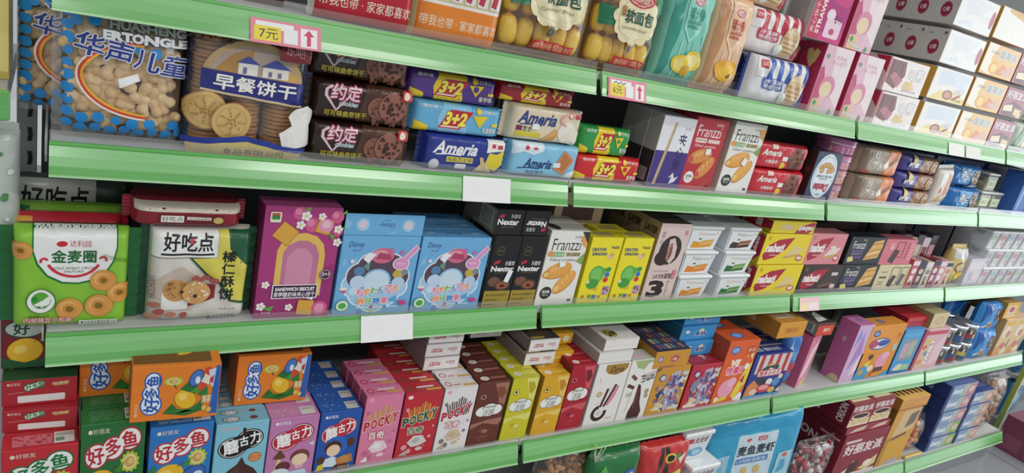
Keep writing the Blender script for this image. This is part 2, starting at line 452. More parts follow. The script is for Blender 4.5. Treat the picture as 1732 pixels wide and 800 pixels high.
ZOFF = dict(A=(-.004, .003, .001, -.001, 0), B=(.002, -.0026, -.005, 0, 0), C=(-.003, .0055, .003, .001, .004), D=(0, -.0015, 0, -.006, .003), E=(0, 0, 0, -.006, 0))
FY = dict(A=0, B=0, C=0, D=-.0555, E=-.119)
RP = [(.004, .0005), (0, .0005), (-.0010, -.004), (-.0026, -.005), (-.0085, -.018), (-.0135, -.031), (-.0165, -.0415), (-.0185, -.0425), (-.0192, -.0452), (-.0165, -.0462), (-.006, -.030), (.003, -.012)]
RK = ['rail#4fae3c', 'rail#4fae3c', 'rail#3f9a33', 'rail#74bd6c', 'rail#70ba66', 'rail#58ad49', 'rail#8ccb80', 'rail#a9d69e', 'rail#4f9a42', 'rail#4f9a42', 'rail#4f9a42', 'rail#4f9a42']  # paler middle bands put the clear cover's reflection into the green
def store_shelf(sh, k, label):
    z = SH[sh]; fy = FY[sh]; x0 = .9*k; x1 = min(.9*(k+1), 3.52)
    t = empty('store_shelf', (x0, fy, z)); tag(t, label, 'shelf', 'metal shelves with green price rails')
    W = x1-x0; za, zb = ZOFF[sh][k], ZOFF[sh][k+1]
    mb = MB(); box(mb, .001, W-.001, .006, (.305)-fy, -.015, -.0002, 'paint#c4c6c3', .0012)
    mb.obj('board', t)
    rb = MB(); a, b_ = (.0 if k == 0 else .0075), (W-.0075 if k < 3 else W)
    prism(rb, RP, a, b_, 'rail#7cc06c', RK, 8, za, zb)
    rb.obj('price_rail', t)['label'] = 'green plastic price rail'
    lb = MB(); prism(lb, [(-.0006, .0006), (.0008, .016), (.0012, .016), (-.0002, .0006)], a, b_, 'lip#d8d4cc', None, 1, za, zb)
    lb.obj('clear_lip', t)['label'] = 'clear plastic retaining lip'
    if k == 0:
        D_ = .305-fy; pb_ = MB(); prism(pb_, [(.014, -.022), (.010, .002), (.10, .008), (D_-.05, .030), (D_, .05), (D_, -.062), (.05, -.042)], -.0052, -.0022, 'paint#c2c1ba')  # end plate painted paler than the other brackets to carry its light
        pb_.obj('bracket', t)
    for xx in ((W-.004,) if k == 0 else (.001, W-.004)):
        D_ = (.305)-fy
        bb = MB(); p = [(.012, -.03), (.05, -.042), (D_, -.062), (D_, -.0155), (.03, -.0155), (.012, -.0155)] if sh != 'E' else [(.012, -.03), (D_, -.05), (D_, -.0155), (.03, -.0155)]
        prism(bb, p, xx, xx+.003, 'paint#b4b3ac')
        bb.obj('bracket', t)
        gb = MB(); box(gb, (.0004 if xx < .1 else W-.0062), (.0062 if xx < .1 else W-.0004), .004, .0115, -.03, -.016, 'metal#8d8f8e', .001); gb.obj('bracket_clip', t)
    return t
SL = {('A', 0): 'topmost metal shelf of the peanut bay, green price rail, under the red snack packs', ('A', 1): 'topmost green railed metal shelf under the teal and peach roll bags',
      ('A', 2): 'topmost green railed metal shelf under the stacked white and orange pie boxes', ('A', 3): 'topmost green railed metal shelf at the far end of the aisle',
      ('B', 0): 'green railed metal shelf carrying the peanut bags and dark cookie packs', ('B', 1): 'green railed metal shelf carrying the red and white pastry boxes',
      ('B', 2): 'green railed metal shelf carrying the beige and orange snack packs', ('B', 3): 'green railed metal shelf carrying blue cookie bags at the far end',
      ('C', 0): 'green railed metal shelf carrying the sky blue candy boxes', ('C', 1): 'green railed metal shelf carrying the yellow candy boxes and white tubs',
      ('C', 2): 'green railed metal shelf carrying the black and pink wafer boxes', ('C', 3): 'green railed metal shelf carrying rows of pale little cups',
      ('D', 0): 'green railed metal shelf carrying blue, pink and red biscuit stick boxes', ('D', 1): 'green railed metal shelf carrying chocolate boxes and an orange toy box',
      ('D', 2): 'green railed metal shelf carrying the leaning pink boxes', ('D', 3): 'green railed metal shelf carrying the silver lidded jars',
      ('E', 0): 'lowest green railed metal shelf at the near end', ('E', 1): 'lowest green railed metal shelf under the white seafood tubs', ('E', 2): 'lowest green railed metal shelf carrying the maroon pie cartons', ('E', 3): 'lowest green railed metal shelf carrying the navy box stacks'}
for (sh, k), lb in SL.items(): store_shelf(sh, k, lb)
for k in range(4):
    mb = MB(); box(mb, .9*k+.002, min(.9*k+.898, 3.52), -.10, -.085, -1.10, -.985, 'paint#8f949a', .001)
    tag(mb.obj('plinth'), 'grey metal kick plate under the lowest shelf, %s bay' % ['first', 'second', 'third', 'fourth'][k], 'kick plate', 'shelf kick plates')
# the neighbouring bay that begins beyond the slotted post
t = empty('store_shelf', (-.6, .02, .062)); tag(t, 'green railed shelf end of the neighbouring bay past the slotted post', 'shelf', 'metal shelves with green price rails')
mb = MB(); box(mb, 0, .552, .004, .38, -.028, 0, 'paint#b9bbb8', .001); mb.obj('board', t)
mb = MB(); box(mb, 0, .556, -.012, .0035, -.04, 0, 'rail#5bb04c', .002); mb.obj('price_rail', t)
carton('snack_box', 'pale yellow carton on the neighbouring bay shelf beside the slotted post', 'box', 'B', -.115, .067, .20, .12, '#e8d982', z=.0625, dy=.07, front=[R(0, .0, 1, .05, '#c8b45a')])
pack('snack_bag', 'silver and green foil bag hanging low beside the slotted post', 'bag', 'B', -.17, .135, .18, .05, '#cfd8cf', z=-.20, dy=.05,
     front=speck('#5f9a62', 14, .6, .1, .98, .9, .03)+speck('#ffffff', 10, .6, .1, .98, .9, .025, 5), wr=.006, fins='tb', px=4, pz=4)

def rail_card(sh, x, w, h, lab, ops, name='price_card', base='#f1f1ef', s0=.10):
    """a card clipped flat on the sloping price rail"""
    k = min(3, int(x/.9)); z = SH[sh]+ZOFF[sh][k]+(ZOFF[sh][k+1]-ZOFF[sh][k])*(x/.9-k)
    mb = MB(); box(mb, 0, w, -.0008, 0, 0, h, 'card'+base)
    art(mb, ops, w, h, lambda s, t, l: (s, -.0008-l, t), 'card')
    o = mb.obj(name, None, (x, FY[sh]-.0208, z-.0455)); o.rotation_euler[0] = math.atan2(-.0158, .0395)
    o.rotation_euler[1] = -(ZOFF[sh][k+1]-ZOFF[sh][k])/.9
    return tag(o, lab, 'price card')
rail_card('B', .643, .106, .047, 'blank white card on the green rail below the pale wafer boxes', [])
rail_card('C', .490, .106, .050, 'blank white card on the green rail below the sky blue candy boxes', [])
def price_ops(a): return [R(.07, .62, .60, .9, '#f3f3f0'), R(.05, .12, .42, .72, '#efd94a'), R(.46, .12, .66, .72, '#f0efee'), R(.70, .08, .94, .86, '#f6f0f0'),
    P('#d6506a', (.82, .82), (.74, .56), (.79, .56), (.79, .14), (.85, .14), (.85, .56), (.90, .56)), a]
rail_card('A', .240, .104, .036, 'pink and yellow price tag reading 7 on the top rail above the biscuit bag', price_ops(T('7元', .12, .2, .38, .62, '#3a3a44', b=-.01)), base='#e98ea0')
rail_card('A', .921, .103, .041, 'pink and yellow price tag with red arrow at the start of the second rail', price_ops(T('6元', .12, .24, .36, .6, '#3a3a44', b=-.01))+[L('#44506a', .02, (.14, .74), (.2, .84), (.26, .72), (.32, .84), (.38, .74), (.46, .82))], base='#e98ea0')
rail_card('C', 1.835, .098, .040, 'pink price tag paled by painted glare, on the rail below the black wafer boxes', [R(.06, .1, .4, .62, '#efe3a2'), R(.44, .1, .94, .62, '#f2dede')], base='#efc6c8')  # glare on this tag is mixed into its paler colours
rail_card('A', 2.30, .10, .038, 'plain white card on the top rail below the orange pie boxes', [], base='#e9ece6')
rail_card('A', 2.41, .10, .038, 'second plain white card on the top rail, beside the first one', [], base='#e2e6df')

# ------------------------------------------------------------------ see-through bags with their contents
def peanut_mesh(seed):
    rr = random.Random(seed); mb = MB(); n, m = 9, 10; L_ = rr.uniform(.030, .040); vs = []
    for j in range(m+1):
        t = j/m; z = (t-.5)*L_; r = .0086*math.sqrt(max(0, 1-(2*t-1)**4))*(1-.28*math.exp(-((t-.5+.04)/.13)**2))
        for i in range(n): a = 2*PI*i/n; q = r*(1+.05*math.sin(3*a+seed)); vs.append((q*math.cos(a), q*math.sin(a)+.0015*math.sin(t*3), z))
    fs = [(j*n+i, j*n+(i+1) % n, (j+1)*n+(i+1) % n, (j+1)*n+i) for j in range(m) for i in range(n)]
    mb.add(vs, fs, 'food#efcf9c' if seed % 2 else 'food#e4bf88', True); return mb.mesh('peanut')
PNUT = [peanut_mesh(i) for i in range(5)]
def peanut_bag(x, dy, z, label, rz, n, seed, w=.15, h=.178, d=.062):
    pl = Pill(w, h, d, 3.2, 4, .004, seed, .6, .6); mb = MB()
    sheet(mb, pl, 'clear#cfd8e0', 1); sheet(mb, pl, 'foil#a8845a', -1)
    ops = [P('#24324f', (0, 1), (0, .97), (1, .93), (1, 1))]
    rr = random.Random(seed)
    dots = [(.05, .06+.095*i) for i in range(10)]+[(.16+.12*i, .035+(i % 2)*.02) for i in range(8)]+[(.93, .12), (.17, .13), (.30, .15), (.12, .86), (.25, .88), (.6, .72), (.74, .70), (.44, .14), (.58, .12), (.72, .13)]
    for a, b_ in dots: ops += [O(a, b_, rr.uniform(.042, .056), None, '#2f96e0')]
    for c, wd, k in (('#f7f1e6', .034, 0), ('#e0412e', .024, .012), ('#f2b33a', .02, .03)):
        ops.append(arc(c, wd, .70, .47, .56-k, .30-k*.8, 95, 268))
    ops += [T('HUASHENG', .36, .835, .98, .90, '#aeb4a8', b=.05, o='#22304a'), T('ERTONGLE', .31, .755, .99, .825, '#f2f4f6', b=.06, o='#22304a'),
            T('华声儿童', .12, .575, 1.0, .74, '#2b3a8c', b=.03, o='#dfe3ee', rot=-9, ow=.035),
            P('#f4f4f4', (.46, .41), (.62, .47), (.60, .53), (.44, .47))]
    art(mb, ops, w, h, lambda s, t, l: pl.pt(s, t, l), 'gloss', step=.00018, sub=.011)
    o = mb.obj('peanut_bag', None, (x, Y0['B']+dy, z), rz); tag(o, label, 'snack bag', 'clear bags of peanuts')
    fin_strip('end_seal', o, 'l', w, h, d, .012, 'clear#dfe6ea'); fin_strip('end_seal', o, 'b', w, h, d, .010, 'clear#dfe6ea'); fin_strip('end_seal', o, 't', w, h, d, .010, 'clear#dfe6ea')
    for k in range(n):
        u, v = .06+.88*((k % 8)+.5+rr.uniform(-.4, .4))/8, .06+.88*((k//8)+.5+rr.uniform(-.4, .4))/math.ceil(n/8); yy = pl.y(u*w, v*h); lay = rr.random()*.6
        p = bpy.data.objects.new('peanut', PNUT[rr.randrange(5)]); COL.objects.link(p); p.parent = o
        p.location = (u*w, min(yy+.011+lay*.012, d/2+.002), v*h); p.rotation_euler = (rr.uniform(-.4, .4), rr.uniform(0, 6.3), rr.uniform(-.5, .5))
    return o
peanut_bag(.012, .002, .012, 'clear bag of peanuts with blue dots and a rainbow ring, in front', 0, 96, 3)
peanut_bag(-.035, .085, .022, 'clear bag of peanuts half hidden behind the front one, next to the post', .12, 70, 11, w=.145, h=.172)

def biscuit_bag():
    w, h, d = .178, .192, .064; pl = Pill(w, h, d, 7, 8, .002, 5); mb = MB()
    sheet(mb, pl, 'clear#d8d8d8', 1); sheet(mb, pl, 'foil#2c3a80', -1)
    ops = [P('#c9a878', *[(.52+.42*math.cos(PI*i/16), .60+.31*math.sin(PI*i/16)) for i in range(17)]), P('#b9a69a', *[(.52+.37*math.cos(PI*i/16), .60+.26*math.sin(PI*i/16)) for i in range(17)]), P('#b98c50', (.16, .62), (.34, .80), (.5, .84), (.48, .66)), P('#d5a860', (.6, .64), (.72, .76), (.88, .68), (.9, .62)),
           R(.38, .64, .54, .73, '#f1ece0'), P('#4a55a0', (.36, .73), (.46, .79), (.56, .73)), R(.58, .64, .80, .72, '#efe9da'), P('#4a55a0', (.56, .72), (.69, .79), (.82, .72)),
           R(.42, .65, .45, .70, '#7a74a0'), R(.63, .65, .66, .69, '#7a74a0'), R(.71, .65, .74, .69, '#7a74a0')]
    # clear window under the band
    ops += [P('#2b2f7c', (.10, .50), (.95, .44), (.95, .62), (.10, .655)), P('#d8c49a', (.10, .485), (.95, .425), (.95, .442), (.10, .502)), T('早餐饼干', .20, .50, .88, .615, '#f5f3ea', b=.05, rot=-2.5)]
    for cx, cy, r in ((.16, .33, .165), (.36, .27, .165)):
        ops += [O(cx, cy, r, None, '#b98a4c'), O(cx, cy, r*.95, None, '#d9b676'), O(cx, cy, r*.78, None, '#cfa863'), O(cx, cy, r*.70, None, '#d9b676')]
        ops += [('d', cx, cy, r*.62*math.cos(a*.9)*((a % 5)+1)/5, r*.62*math.sin(a*.9)*((a % 5)+1)/5, r*.045, '#a97c3c') for a in range(34)]
    ops += [P('#efece6', (.80, .10), (.98, .12), (.96, .30), (.99, .40), (.93, .46), (.86, .44), (.80, .36), (.84, .28), (.76, .22)),
            P('#d8c07c', (.06, .02), (.94, .02), (.94, .08), (.5, .135), (.06, .09)), P('#2a3f9a', (.04, .09), (.5, .135), (.96, .07), (.96, .10), (.5, .175), (.04, .125)),
            T('食品有限公司', .30, .055, .82, .085, '#4a3a20', b=0), R(.70, .80, .92, .95, '#7c2630'), T('乐吧', .74, .84, .88, .90, '#d89a9a'), T('乐吧', .04, .86, .30, .96, '#4a2f1a', b=.03)]
    art(mb, ops, w, h, lambda s, t, l: pl.pt(s, t, l), 'gloss', step=.00018, sub=.011)
    o = mb.obj('biscuit_bag', None, (.167, .014, .0015)); tag(o, 'tall clear bag of round breakfast biscuits with purple name band', 'biscuit bag')
    disc = MB(); lathe(disc, [(.001, 0), (.0225, 0), (.0245, .0016), (.0245, .0042), (.0225, .0058), (.001, .0058)], 26, 'food#c08a52'); dm = disc.mesh('biscuit')
    rr = random.Random(2)
    for c in range(3):
        for k in range(27):
            p = bpy.data.objects.new('biscuit', dm); COL.objects.link(p); p.parent = o
            p.location = (.034+c*.054+rr.uniform(-.0012, .0012), .0335+rr.uniform(-.001, .0015), .008+k*.0065); p.rotation_euler = (rr.uniform(-.03, .03), rr.uniform(-.03, .03), rr.random())
    fin_strip('end_seal', o, 'r', w, h, d, .012, 'foil#27357a'); fin_strip('end_seal', o, 't', w, h, d, .012, 'foil#27357a')
biscuit_bag()
# ------------------------------------------------------------------ second shelf (B): flow packs and pastry boxes
def choc_ops():
    o = [P('#5d3d29', (.42, 0), (1, 0), (1, 1), (.50, 1)), P('#4a2f20', (.42, 0), (.60, 0), (.66, 1), (.50, 1))]
    o += [P('#e8c9d0', (.20, .25), (.07, .62), (.07, .80), (.13, .90), (.19, .84), (.26, .90), (.33, .80), (.33, .62)), P('#2a1512', (.20, .31), (.10, .64), (.10, .78), (.14, .84), (.19, .76), (.25, .84), (.30, .78), (.30, .64))]
    o += [T('约定', .13, .55, .44, .93, '#f2d9e2', b=.04, sh=.15, o='#a23252'), T('cookies', .22, .40, .42, .54, '#c9d4da', sh=.3, b=.03), T('可可味曲奇饼干', .08, .13, .52, .28, '#d6c23a', b=.02, o='#4a3a10')]
    o += cookie(.64, .44, .115, '#8a5648', '#3c201a', 9, 4)+cookie(.79, .50, .15, '#9a6252', '#3c201a', 14, 6)
    o += speck('#7a4a3c', 14, .56, .08, .95, .22, .018, 8)+[R(.87, .72, .97, .93, '#c62838', .02), O(.92, .83, .03, None, '#f4e9d0')]
    return o
ck = pack('cookie_pack', 'dark brown cookie pack lowest in its stack, right above the price rail', 'cookie pack', 'B', .358, .172, .067, .055, '#2b1813', choc_ops(), fins='lr', group='dark cookie packs', px=16, pz=8)
dup(ck, 'dark brown cookie pack resting in the middle of its stack', d=(-.002, .004, .0685))
dup(ck, 'dark brown cookie pack topmost in its stack, shaded by the shelf above', d=(-.012, .016, .137))
dup(ck, 'dark brown cookie pack standing in the row behind the lowest one', d=(-.006, .075, .0))
dup(ck, 'dark brown cookie pack in the row behind, resting on another', d=(-.012, .078, .0685))

def p32(acc, mid='#f0d22c', acc2=None, flav='香草味'):
    a2 = acc2 or acc
    return [P(mid, (.28, 0), (.24, .5), (.30, 1), (.64, 1), (.58, .5), (.62, 0)), P('#f0d22c', (0, .0), (.16, 0), (.14, .22), (0, .34)),
            P('#c8233a', (.26, .18), (.52, .18), (.66, .82), (.38, .82)), P('#f4efe0', (.285, .22), (.50, .22), (.52, .27), (.30, .27)), T('3+2', .31, .28, .59, .76, '#f6ea5a', b=.05, sh=.25, o='#8a1428', ow=.03),
            P('#f0d22c', (.66, .70), (.84, .74), (.76, .30)), O(.75, .58, .035, None, a2), T('苏打夹心', .72, .80, .93, .92, '#f4efe0', b=.02), T(flav, .80, .16, .96, .34, '#f4f0e0', b=.03),
            R(.90, .40, .98, .50, '#f0d22c'), O(.72, .86, .03, None, '#f0d22c'), T('康师傅', .05, .80, .22, .90, '#f4efe0', b=.02)]
def pk32(x, w, h, z, base, ops, label, dy=0, rz=0, sd=1): return pack('sandwich_cracker_pack', label, 'cracker pack', 'B', x, w, h, .05, base, ops, z=z, dy=dy, rz=rz, group='soda cracker packs', px=16, pz=8, seed=sd)
def ameria(base, col, extra, x, w, h, z, label, back=None, fin='foil', dy=0, sd=1, stk=None, tx=(.06, .48, .62, .86), d=.05):
    return pack('wafer_pack', label, 'wafer pack', 'B', x, w, h, d, base, [T('Ameria', *tx, col, b=.03, sh=.35), L(col, .014, (.10, tx[1]-.02), (.25, tx[1]+.01), (.42, tx[1]-.0))]+extra, z=z, dy=dy, back=back, fin=fin, group='wafer and biscuit packs', px=16, pz=10, seed=sd, stk=stk)
ameria('#2c3b92', '#f2f2f2', [P('#f0efe8', (.74, .62), (.98, .72), (.98, 1), (.74, 1)), P('#e4d13a', (.74, .20), (.90, .08), (.98, .3), (.98, .74), (.88, .60), (.78, .62)), R(.80, .78, .85, .90, '#c84050'), R(.88, .76, .95, .88, '#c84050'),
    R(.24, .26, .58, .42, '#d9c94a'), T('海盐芝士味', .25, .28, .57, .40, '#2c3b60', b=.02), P('#e6cfa0', (.60, .02), (.70, .30), (.76, .30), (.86, .02)), P('#d9bb84', (.72, .02), (.66, .46), (.70, .48), (.80, .04)), O(.10, .16, .06, None, '#d8dbe0'), R(.36, .08, .50, .22, '#e9e9ee')],
    .566, .173, .066, 0, 'navy blue wafer pack with white and yellow corner, lowest in its stack', back='#26316f')
pk32(.533, .180, .056, .0675, '#6ab4dc', p32('#6ab4dc', '#8cc8e6', '#f0d22c', '乳酸菌味'), 'light blue cracker pack lying between the navy pack and the purple pack', dy=.004, sd=3)
pk32(.517, .178, .050, .1245, '#5a3a8c', p32('#5a3a8c', flav='香芋味'), 'purple and yellow cracker pack on top of the light blue one', dy=.010, sd=4)
ameria('#8cc7e6', '#24407a', [P('#dceef6', (0, .62), (.14, .74), (.30, .66), (.44, .80), (.44, 1), (0, 1)), R(.16, .78, .24, .94, '#e8d8dc'), R(.27, .78, .36, .92, '#e8d8dc'), O(.19, .86, .03, None, '#c84050'), R(.285, .82, .345, .88, '#c84050'),
    P('#d4905a', (.62, .30), (.76, .88), (.93, .62), (.80, .12)), P('#c07c48', (.66, .34), (.77, .80), (.88, .60), (.79, .20)), P('#e6ecf0', (.78, .05), (.98, .04), (.98, .30), (.88, .22)), R(.62, .34, .73, .48, '#e9eef2'), T('海盐饼干', .22, .08, .50, .20, '#24407a', b=0)],
    .748, .170, .070, 0, 'pale blue biscuit pack with a brown cracker picture, under the cream pack', sd=5, tx=(.18, .26, .60, .56))
ameria('#e6d6b8', '#2c4488', [R(.06, .28, .14, .42, '#7a2a4a'), T('芝士', .15, .28, .28, .42, '#3a3a20', b=.03), R(.06, .12, .42, .26, '#d8c93e'), P('#d8a868', (.42, .02), (.60, .02), (.72, .34), (.62, .42)), P('#c89454', (.46, .02), (.60, .0), (.66, .26)), O(.80, .36, .13, None, '#f2ece2'),
    arc('#e8a89a', .03, .82, .72, .14, .18, 60, 250), O(.82, .86, .035, None, '#c84050'), O(.82, .86, .026, None, '#efe4d0'), R(.89, .80, .97, .92, '#c84050'), P('#efe6d6', (.70, .1), (.98, .0), (.98, .4), (.86, .5))],
    .733, .172, .070, .0715, 'cream coloured wafer pack with blue lettering on the pale blue pack', sd=6, dy=.002, stk=(.28, .36, .016, .011))
pk32(.700, .176, .034, .1425, '#a8202c', p32('#a8202c'), 'dark red and yellow cracker pack on top of the cream wafer pack', dy=.008, sd=7)
pk32(.913, .182, .055, .001, '#d42a30', p32('#d42a30', flav='草莓味'), 'red and yellow cracker pack just past the shelf joint, under the green one', sd=8)
pk32(.912, .136, .060, .057, '#2f9a48', p32('#2f9a48', flav='椰子味'), 'green and yellow cracker pack lying on the red one', dy=.004, sd=9)

js = [R(0, 0, 1, .52, '#4b3a86'), L('#cdb48c', .085, (.20, .03), (.40, .93)), L('#b99a6c', .02, (.23, .03), (.43, .93)), T('夹\n心\n脆', .60, .26, .84, .78, '#2a2550', b=.03), O(.62, .60, .08, None, '#f1f1f2'), P('#e9e9f0', (.66, .05), (.70, .16), (.60, .14), (.72, .22), (.78, .14), (.90, .17), (.82, .09)), T('心心', .70, .84, .92, .89, '#777777', b=0)]
jl = [R(0, 0, 1, .5, '#3c3438'), R(.15, .06, .75, .24, '#c9c6c0')]+[R(.18+.06*i, .07, .21+.06*i, .23, '#3c3438') for i in range(9)]
jb = carton('pastry_stick_box', '', 'biscuit box', 'B', 1.121, .104, .163, .042, '#ebebf0', js, jl, side='#aeaaa4')
row(jb, 3, .0432, 'white and purple pastry stick box', 'beside the red pastry boxes', 'purple and white stick boxes')
def franzzi(base, tc, badge, food):
    return [R(0, 0, 1, 1, base), T('Franzzi', .10, .745, .84, .90, tc, b=.0), T('法丽兹', .62, .905, .86, .945, tc, b=0), R(.10, .66, .46, .725, '#7fae6a' if base[1] == 'e' else '#f0e6dc', .03), T('巴旦木味' if base[1] == 'e' else '草莓味', .12, .67, .44, .715, '#f4f4ee' if base[1] == 'e' else '#8a1c28', b=.02),
            R(.50, .665, .88, .72, '#b9a878' if base[1] == 'e' else '#e6c0b8'), T('夹心曲奇', .52, .672, .86, .712, tc, b=0), T('Filled cookies', .12, .60, .80, .64, tc, b=0, sh=.2)]+food+[
            O(.22, .17, .15, .085, badge), O(.22, .17, .132, .074, '#f4f2ea' if badge != '#2c2c2a' else '#3a3a38'), T('35%', .12, .165, .32, .205, '#f4f2ea' if badge == '#2c2c2a' else '#333333', b=.03), T('夹心', .14, .13, .30, .155, '#f4f2ea' if badge == '#2c2c2a' else '#333333', b=0), R(.84, .04, .93, .075, '#333333')]
def puffs(c1, c2, fill, x=0):
    return [O(.40+x, .47, .36, .105, c2, 16), O(.40+x, .48, .35, .098, c1, 16), O(.64+x, .31, .34, .10, c2, 46), O(.64+x, .32, .33, .09, c1, 46), O(.12+x, .42, .10, .05, c2, 20), O(.12+x, .42, .07, .034, fill, 20)]+\
           [L('#f2c686', .03, (.20+.10*i+x, .43+.03*i), (.28+.10*i+x, .52+.02*i)) for i in range(4)]+[L('#f2c686', .03, (.52+.08*i+x, .22+.06*i), (.50+.09*i+x, .30+.06*i)) for i in range(4)]+[O(.46+x, .22, .07, .036, fill, 46)]
frl = [R(.2, .1, .8, .9, '#b52a36')]
fr = carton('pastry_box', 'red pastry box with white lettering and filled rolls, beside the purple stick box', 'pastry box', 'B', 1.224, .107, .172, .045, '#c03240', franzzi('#c03240', '#f4ece4', '#e8d8d0', puffs('#e0924a', '#b8642c', '#d84a5c')+[L('#8a9a3a', .02, (.62, .02), (.86, .16))]), frl, stk=(.52, .50, .016, .014, 8))
dup(fr, 'red pastry box standing behind the foremost red one', d=(.014, .048, 0))
fwo = franzzi('#eeece6', '#3a3428', '#2c2c2a', puffs('#eaaa52', '#c8843a', '#f0cf7a')+[P('#e8a85a', (.8, .93), (1, .96), (1, .78), (.88, .82)), P('#8aa85a', (.80, .60), (1, .72), (1, .55)), O(.10, .70, .07, .04, '#e8a050')])
fw2 = carton('pastry_box', 'white pastry box with orange filled rolls beside the red pastry boxes', 'pastry box', 'B', 1.354, .116, .175, .045, '#eeece6', fwo, [R(0, 0, 1, 1, '#cfc6b2')], side='#cfc6b2', stk=(.50, .43, .016, .018, -25))
dup(fw2, 'white pastry box standing in line behind the foremost white one', d=(.006, .048, 0))
def amr(): return [P('#6a3a2a', (.66, .0), (.60, .5), (.72, .92), (.86, .92), (.94, .45), (.86, .0)), O(.76, .55, .11, .30, '#8a4a38'), T('Ameria', .08, .52, .46, .78, '#f6efe8', b=.03, sh=.35), R(.50, .36, .60, .54, '#f2efe8'), T('大颗曲奇', .18, .22, .42, .36, '#f6efe8', b=.03), O(.53, .16, .05, None, '#ecc83a'), R(.24, .80, .36, .96, '#e9c8c0')]+speck('#4a241a', 9, .68, .3, .84, .8, .013, 9)
am = pack('wafer_pack', 'bright red cookie pack with a nutty cookie picture, against the white pastry box', 'cookie pack', 'B', 1.474, .215, .067, .05, '#cc2a3a', amr(), px=16, pz=9, group='red cookie packs')
dup(am, 'bright red cookie pack lying on top of the other red one', d=(-.010, .004, .0685))
dup(am, 'bright red cookie pack at the back, behind the stacked pair', d=(.02, .07, .0))

# tall navy tin with an oval window, and the stack of round pink tins behind it
ov = [O(.5, .50, .44, .48, '#dfe6ea'), O(.5, .5, .40, .44, '#bcd2e4'), O(.5, .5, .36, .40, '#e4ecf0')]
for i, (a, b_) in enumerate(((.30, .68), (.42, .73), (.54, .74), (.66, .70), (.74, .64), (.34, .62), (.62, .62))): ov += [O(a, b_, .09, .065, '#b07838'), O(a, b_, .07, .05, '#d9a860')]
ov += [T('BUTTER COOKIES', .22, .47, .80, .52, '#44607a', b=.02, rot=180), T('DANISH', .34, .42, .66, .455, '#44607a', b=0, rot=180), T('Danisa', .22, .16, .80, .34, '#b03040', b=.05, sh=.3, rot=180), O(.5, .10, .08, .03, '#9ab4c8')]
carton('cookie_tin', 'tall navy tin box with a pale oval picture of butter cookies', 'cookie tin', 'B', 1.708, .116, .132, .03, '#2c3a5c', ov, [R(0, 0, 1, 1, '#3a2a2a')]+cookie(.5, .6, .3, '#6a4030', '#2a1512', 8), fin='gloss', rz=.0)
def tin(x, y, z, r, h, label, body):
    mb = MB(); lathe(mb, [(.001, .001), (r-.003, .001), (r-.001, .003), (r-.001, h*.62)], 40, 'gloss'+body)
    for k in range(9):
        a = PI*(1.1+k*.1); u = lambda s, t, l: ((r-.0006+l)*math.cos(a+s), (r-.0006+l)*math.sin(a+s), t)
        art(mb, [O(.5, .5, .4, .35, ['#efd9c0', '#d9a860', '#f0e0e4'][k % 3]), O(.5, .5, .2, .18, ['#c88848', '#a06038', '#c05a80'][k % 3])], .16, h*.55, u, 'gloss', sub=.02)
    o = mb.obj('cookie_tin', None, (x, y, z)); tag(o, label, 'cookie tin', 'round pink tins')
    lb = MB(); lathe(lb, [(r-.001, h*.62), (r+.0015, h*.63), (r+.0015, h*.70), (r, h*.72), (r, h*.95), (r+.0012, h*.96), (r-.002, h), (.001, h-.002)], 40, ['metal#cfc4cc', 'metal#cfc4cc', 'gloss'+body, 'gloss'+body, 'metal#dfd4dc', 'metal#dfd4dc', 'gloss#d890b8'])
    lb.obj('lid', o); return o
for k, (lb, cl) in enumerate((('lowest round pink tin in the stack behind the navy tin', '#cf93a8'), ('second round pink tin up in the stack behind the navy tin', '#d9a0a8'), ('third round pink tin up in the stack behind the navy tin', '#d894b4'), ('topmost round pink tin just under the upper shelf', '#c870a8'))):
    tin(1.872, .080, k*.0425+.0, .055, .042, lb, cl)

cmo = [P('#e68c58', (.62, 0), (1, 0), (1, 1), (.66, 1), (.60, .7), (.66, .4)), P('#f0e6da', (.60, .22), (.70, .36), (.64, .62), (.56, .40)), P('#8a4a2a', (.72, .3), (.90, .62), (.86, .74), (.70, .5)), P('#d8a070', (.74, .2), (.94, .5), (.90, .58), (.72, .34)), P('#7d6a58', (0, 0), (.12, 0), (.2, .6), (.14, 1), (0, 1)), T('炒\n米', .24, .34, .40, .86, '#f0ece2', b=.03), T('天', .42, .20, .56, .44, '#f0ece2', b=.03), R(.04, .05, .22, .14, '#b84030')]
cm = pack('snack_bag', 'brown and orange snack pack lying below its twin, next to the pink tins', 'snack pack', 'B', 1.932, .205, .082, .07, '#a08e78', cmo, px=14, pz=12, group='brown and orange snack packs', fin='gloss', fins='', N=22, M=14)
dup(cm, 'brown and orange snack pack resting on its twin, under the upper shelf', d=(-.010, .003, .0835))
puo = [P('#8a5a34', (.42, 0), (1, 0), (1, 1), (.50, 1)), P('#b88a5a', (.5, .1), (.95, .05), (.98, .7), (.56, .8))]+cookie(.66, .42, .10, '#a87848', '#5a3418', 8, 3)+cookie(.84, .42, .10, '#b88850', '#5a3418', 8, 5)+[T('纤麦', .10, .34, .36, .62, '#f2f0f6', b=.04, o='#2f2a70'), O(.24, .76, .06, None, '#d8c060')]
pu = pack('biscuit_pack', 'purple biscuit pack with cookie picture, lowest of three', 'biscuit pack', 'B', 2.155, .215, .051, .055, '#4c4690', puo, px=10, pz=6, group='purple biscuit packs')
dup(pu, 'purple biscuit pack with cookie picture, between its two twins', d=(-.006, .002, .0525))
dup(pu, 'purple biscuit pack with cookie picture, topmost of three', d=(-.008, .005, .1055))
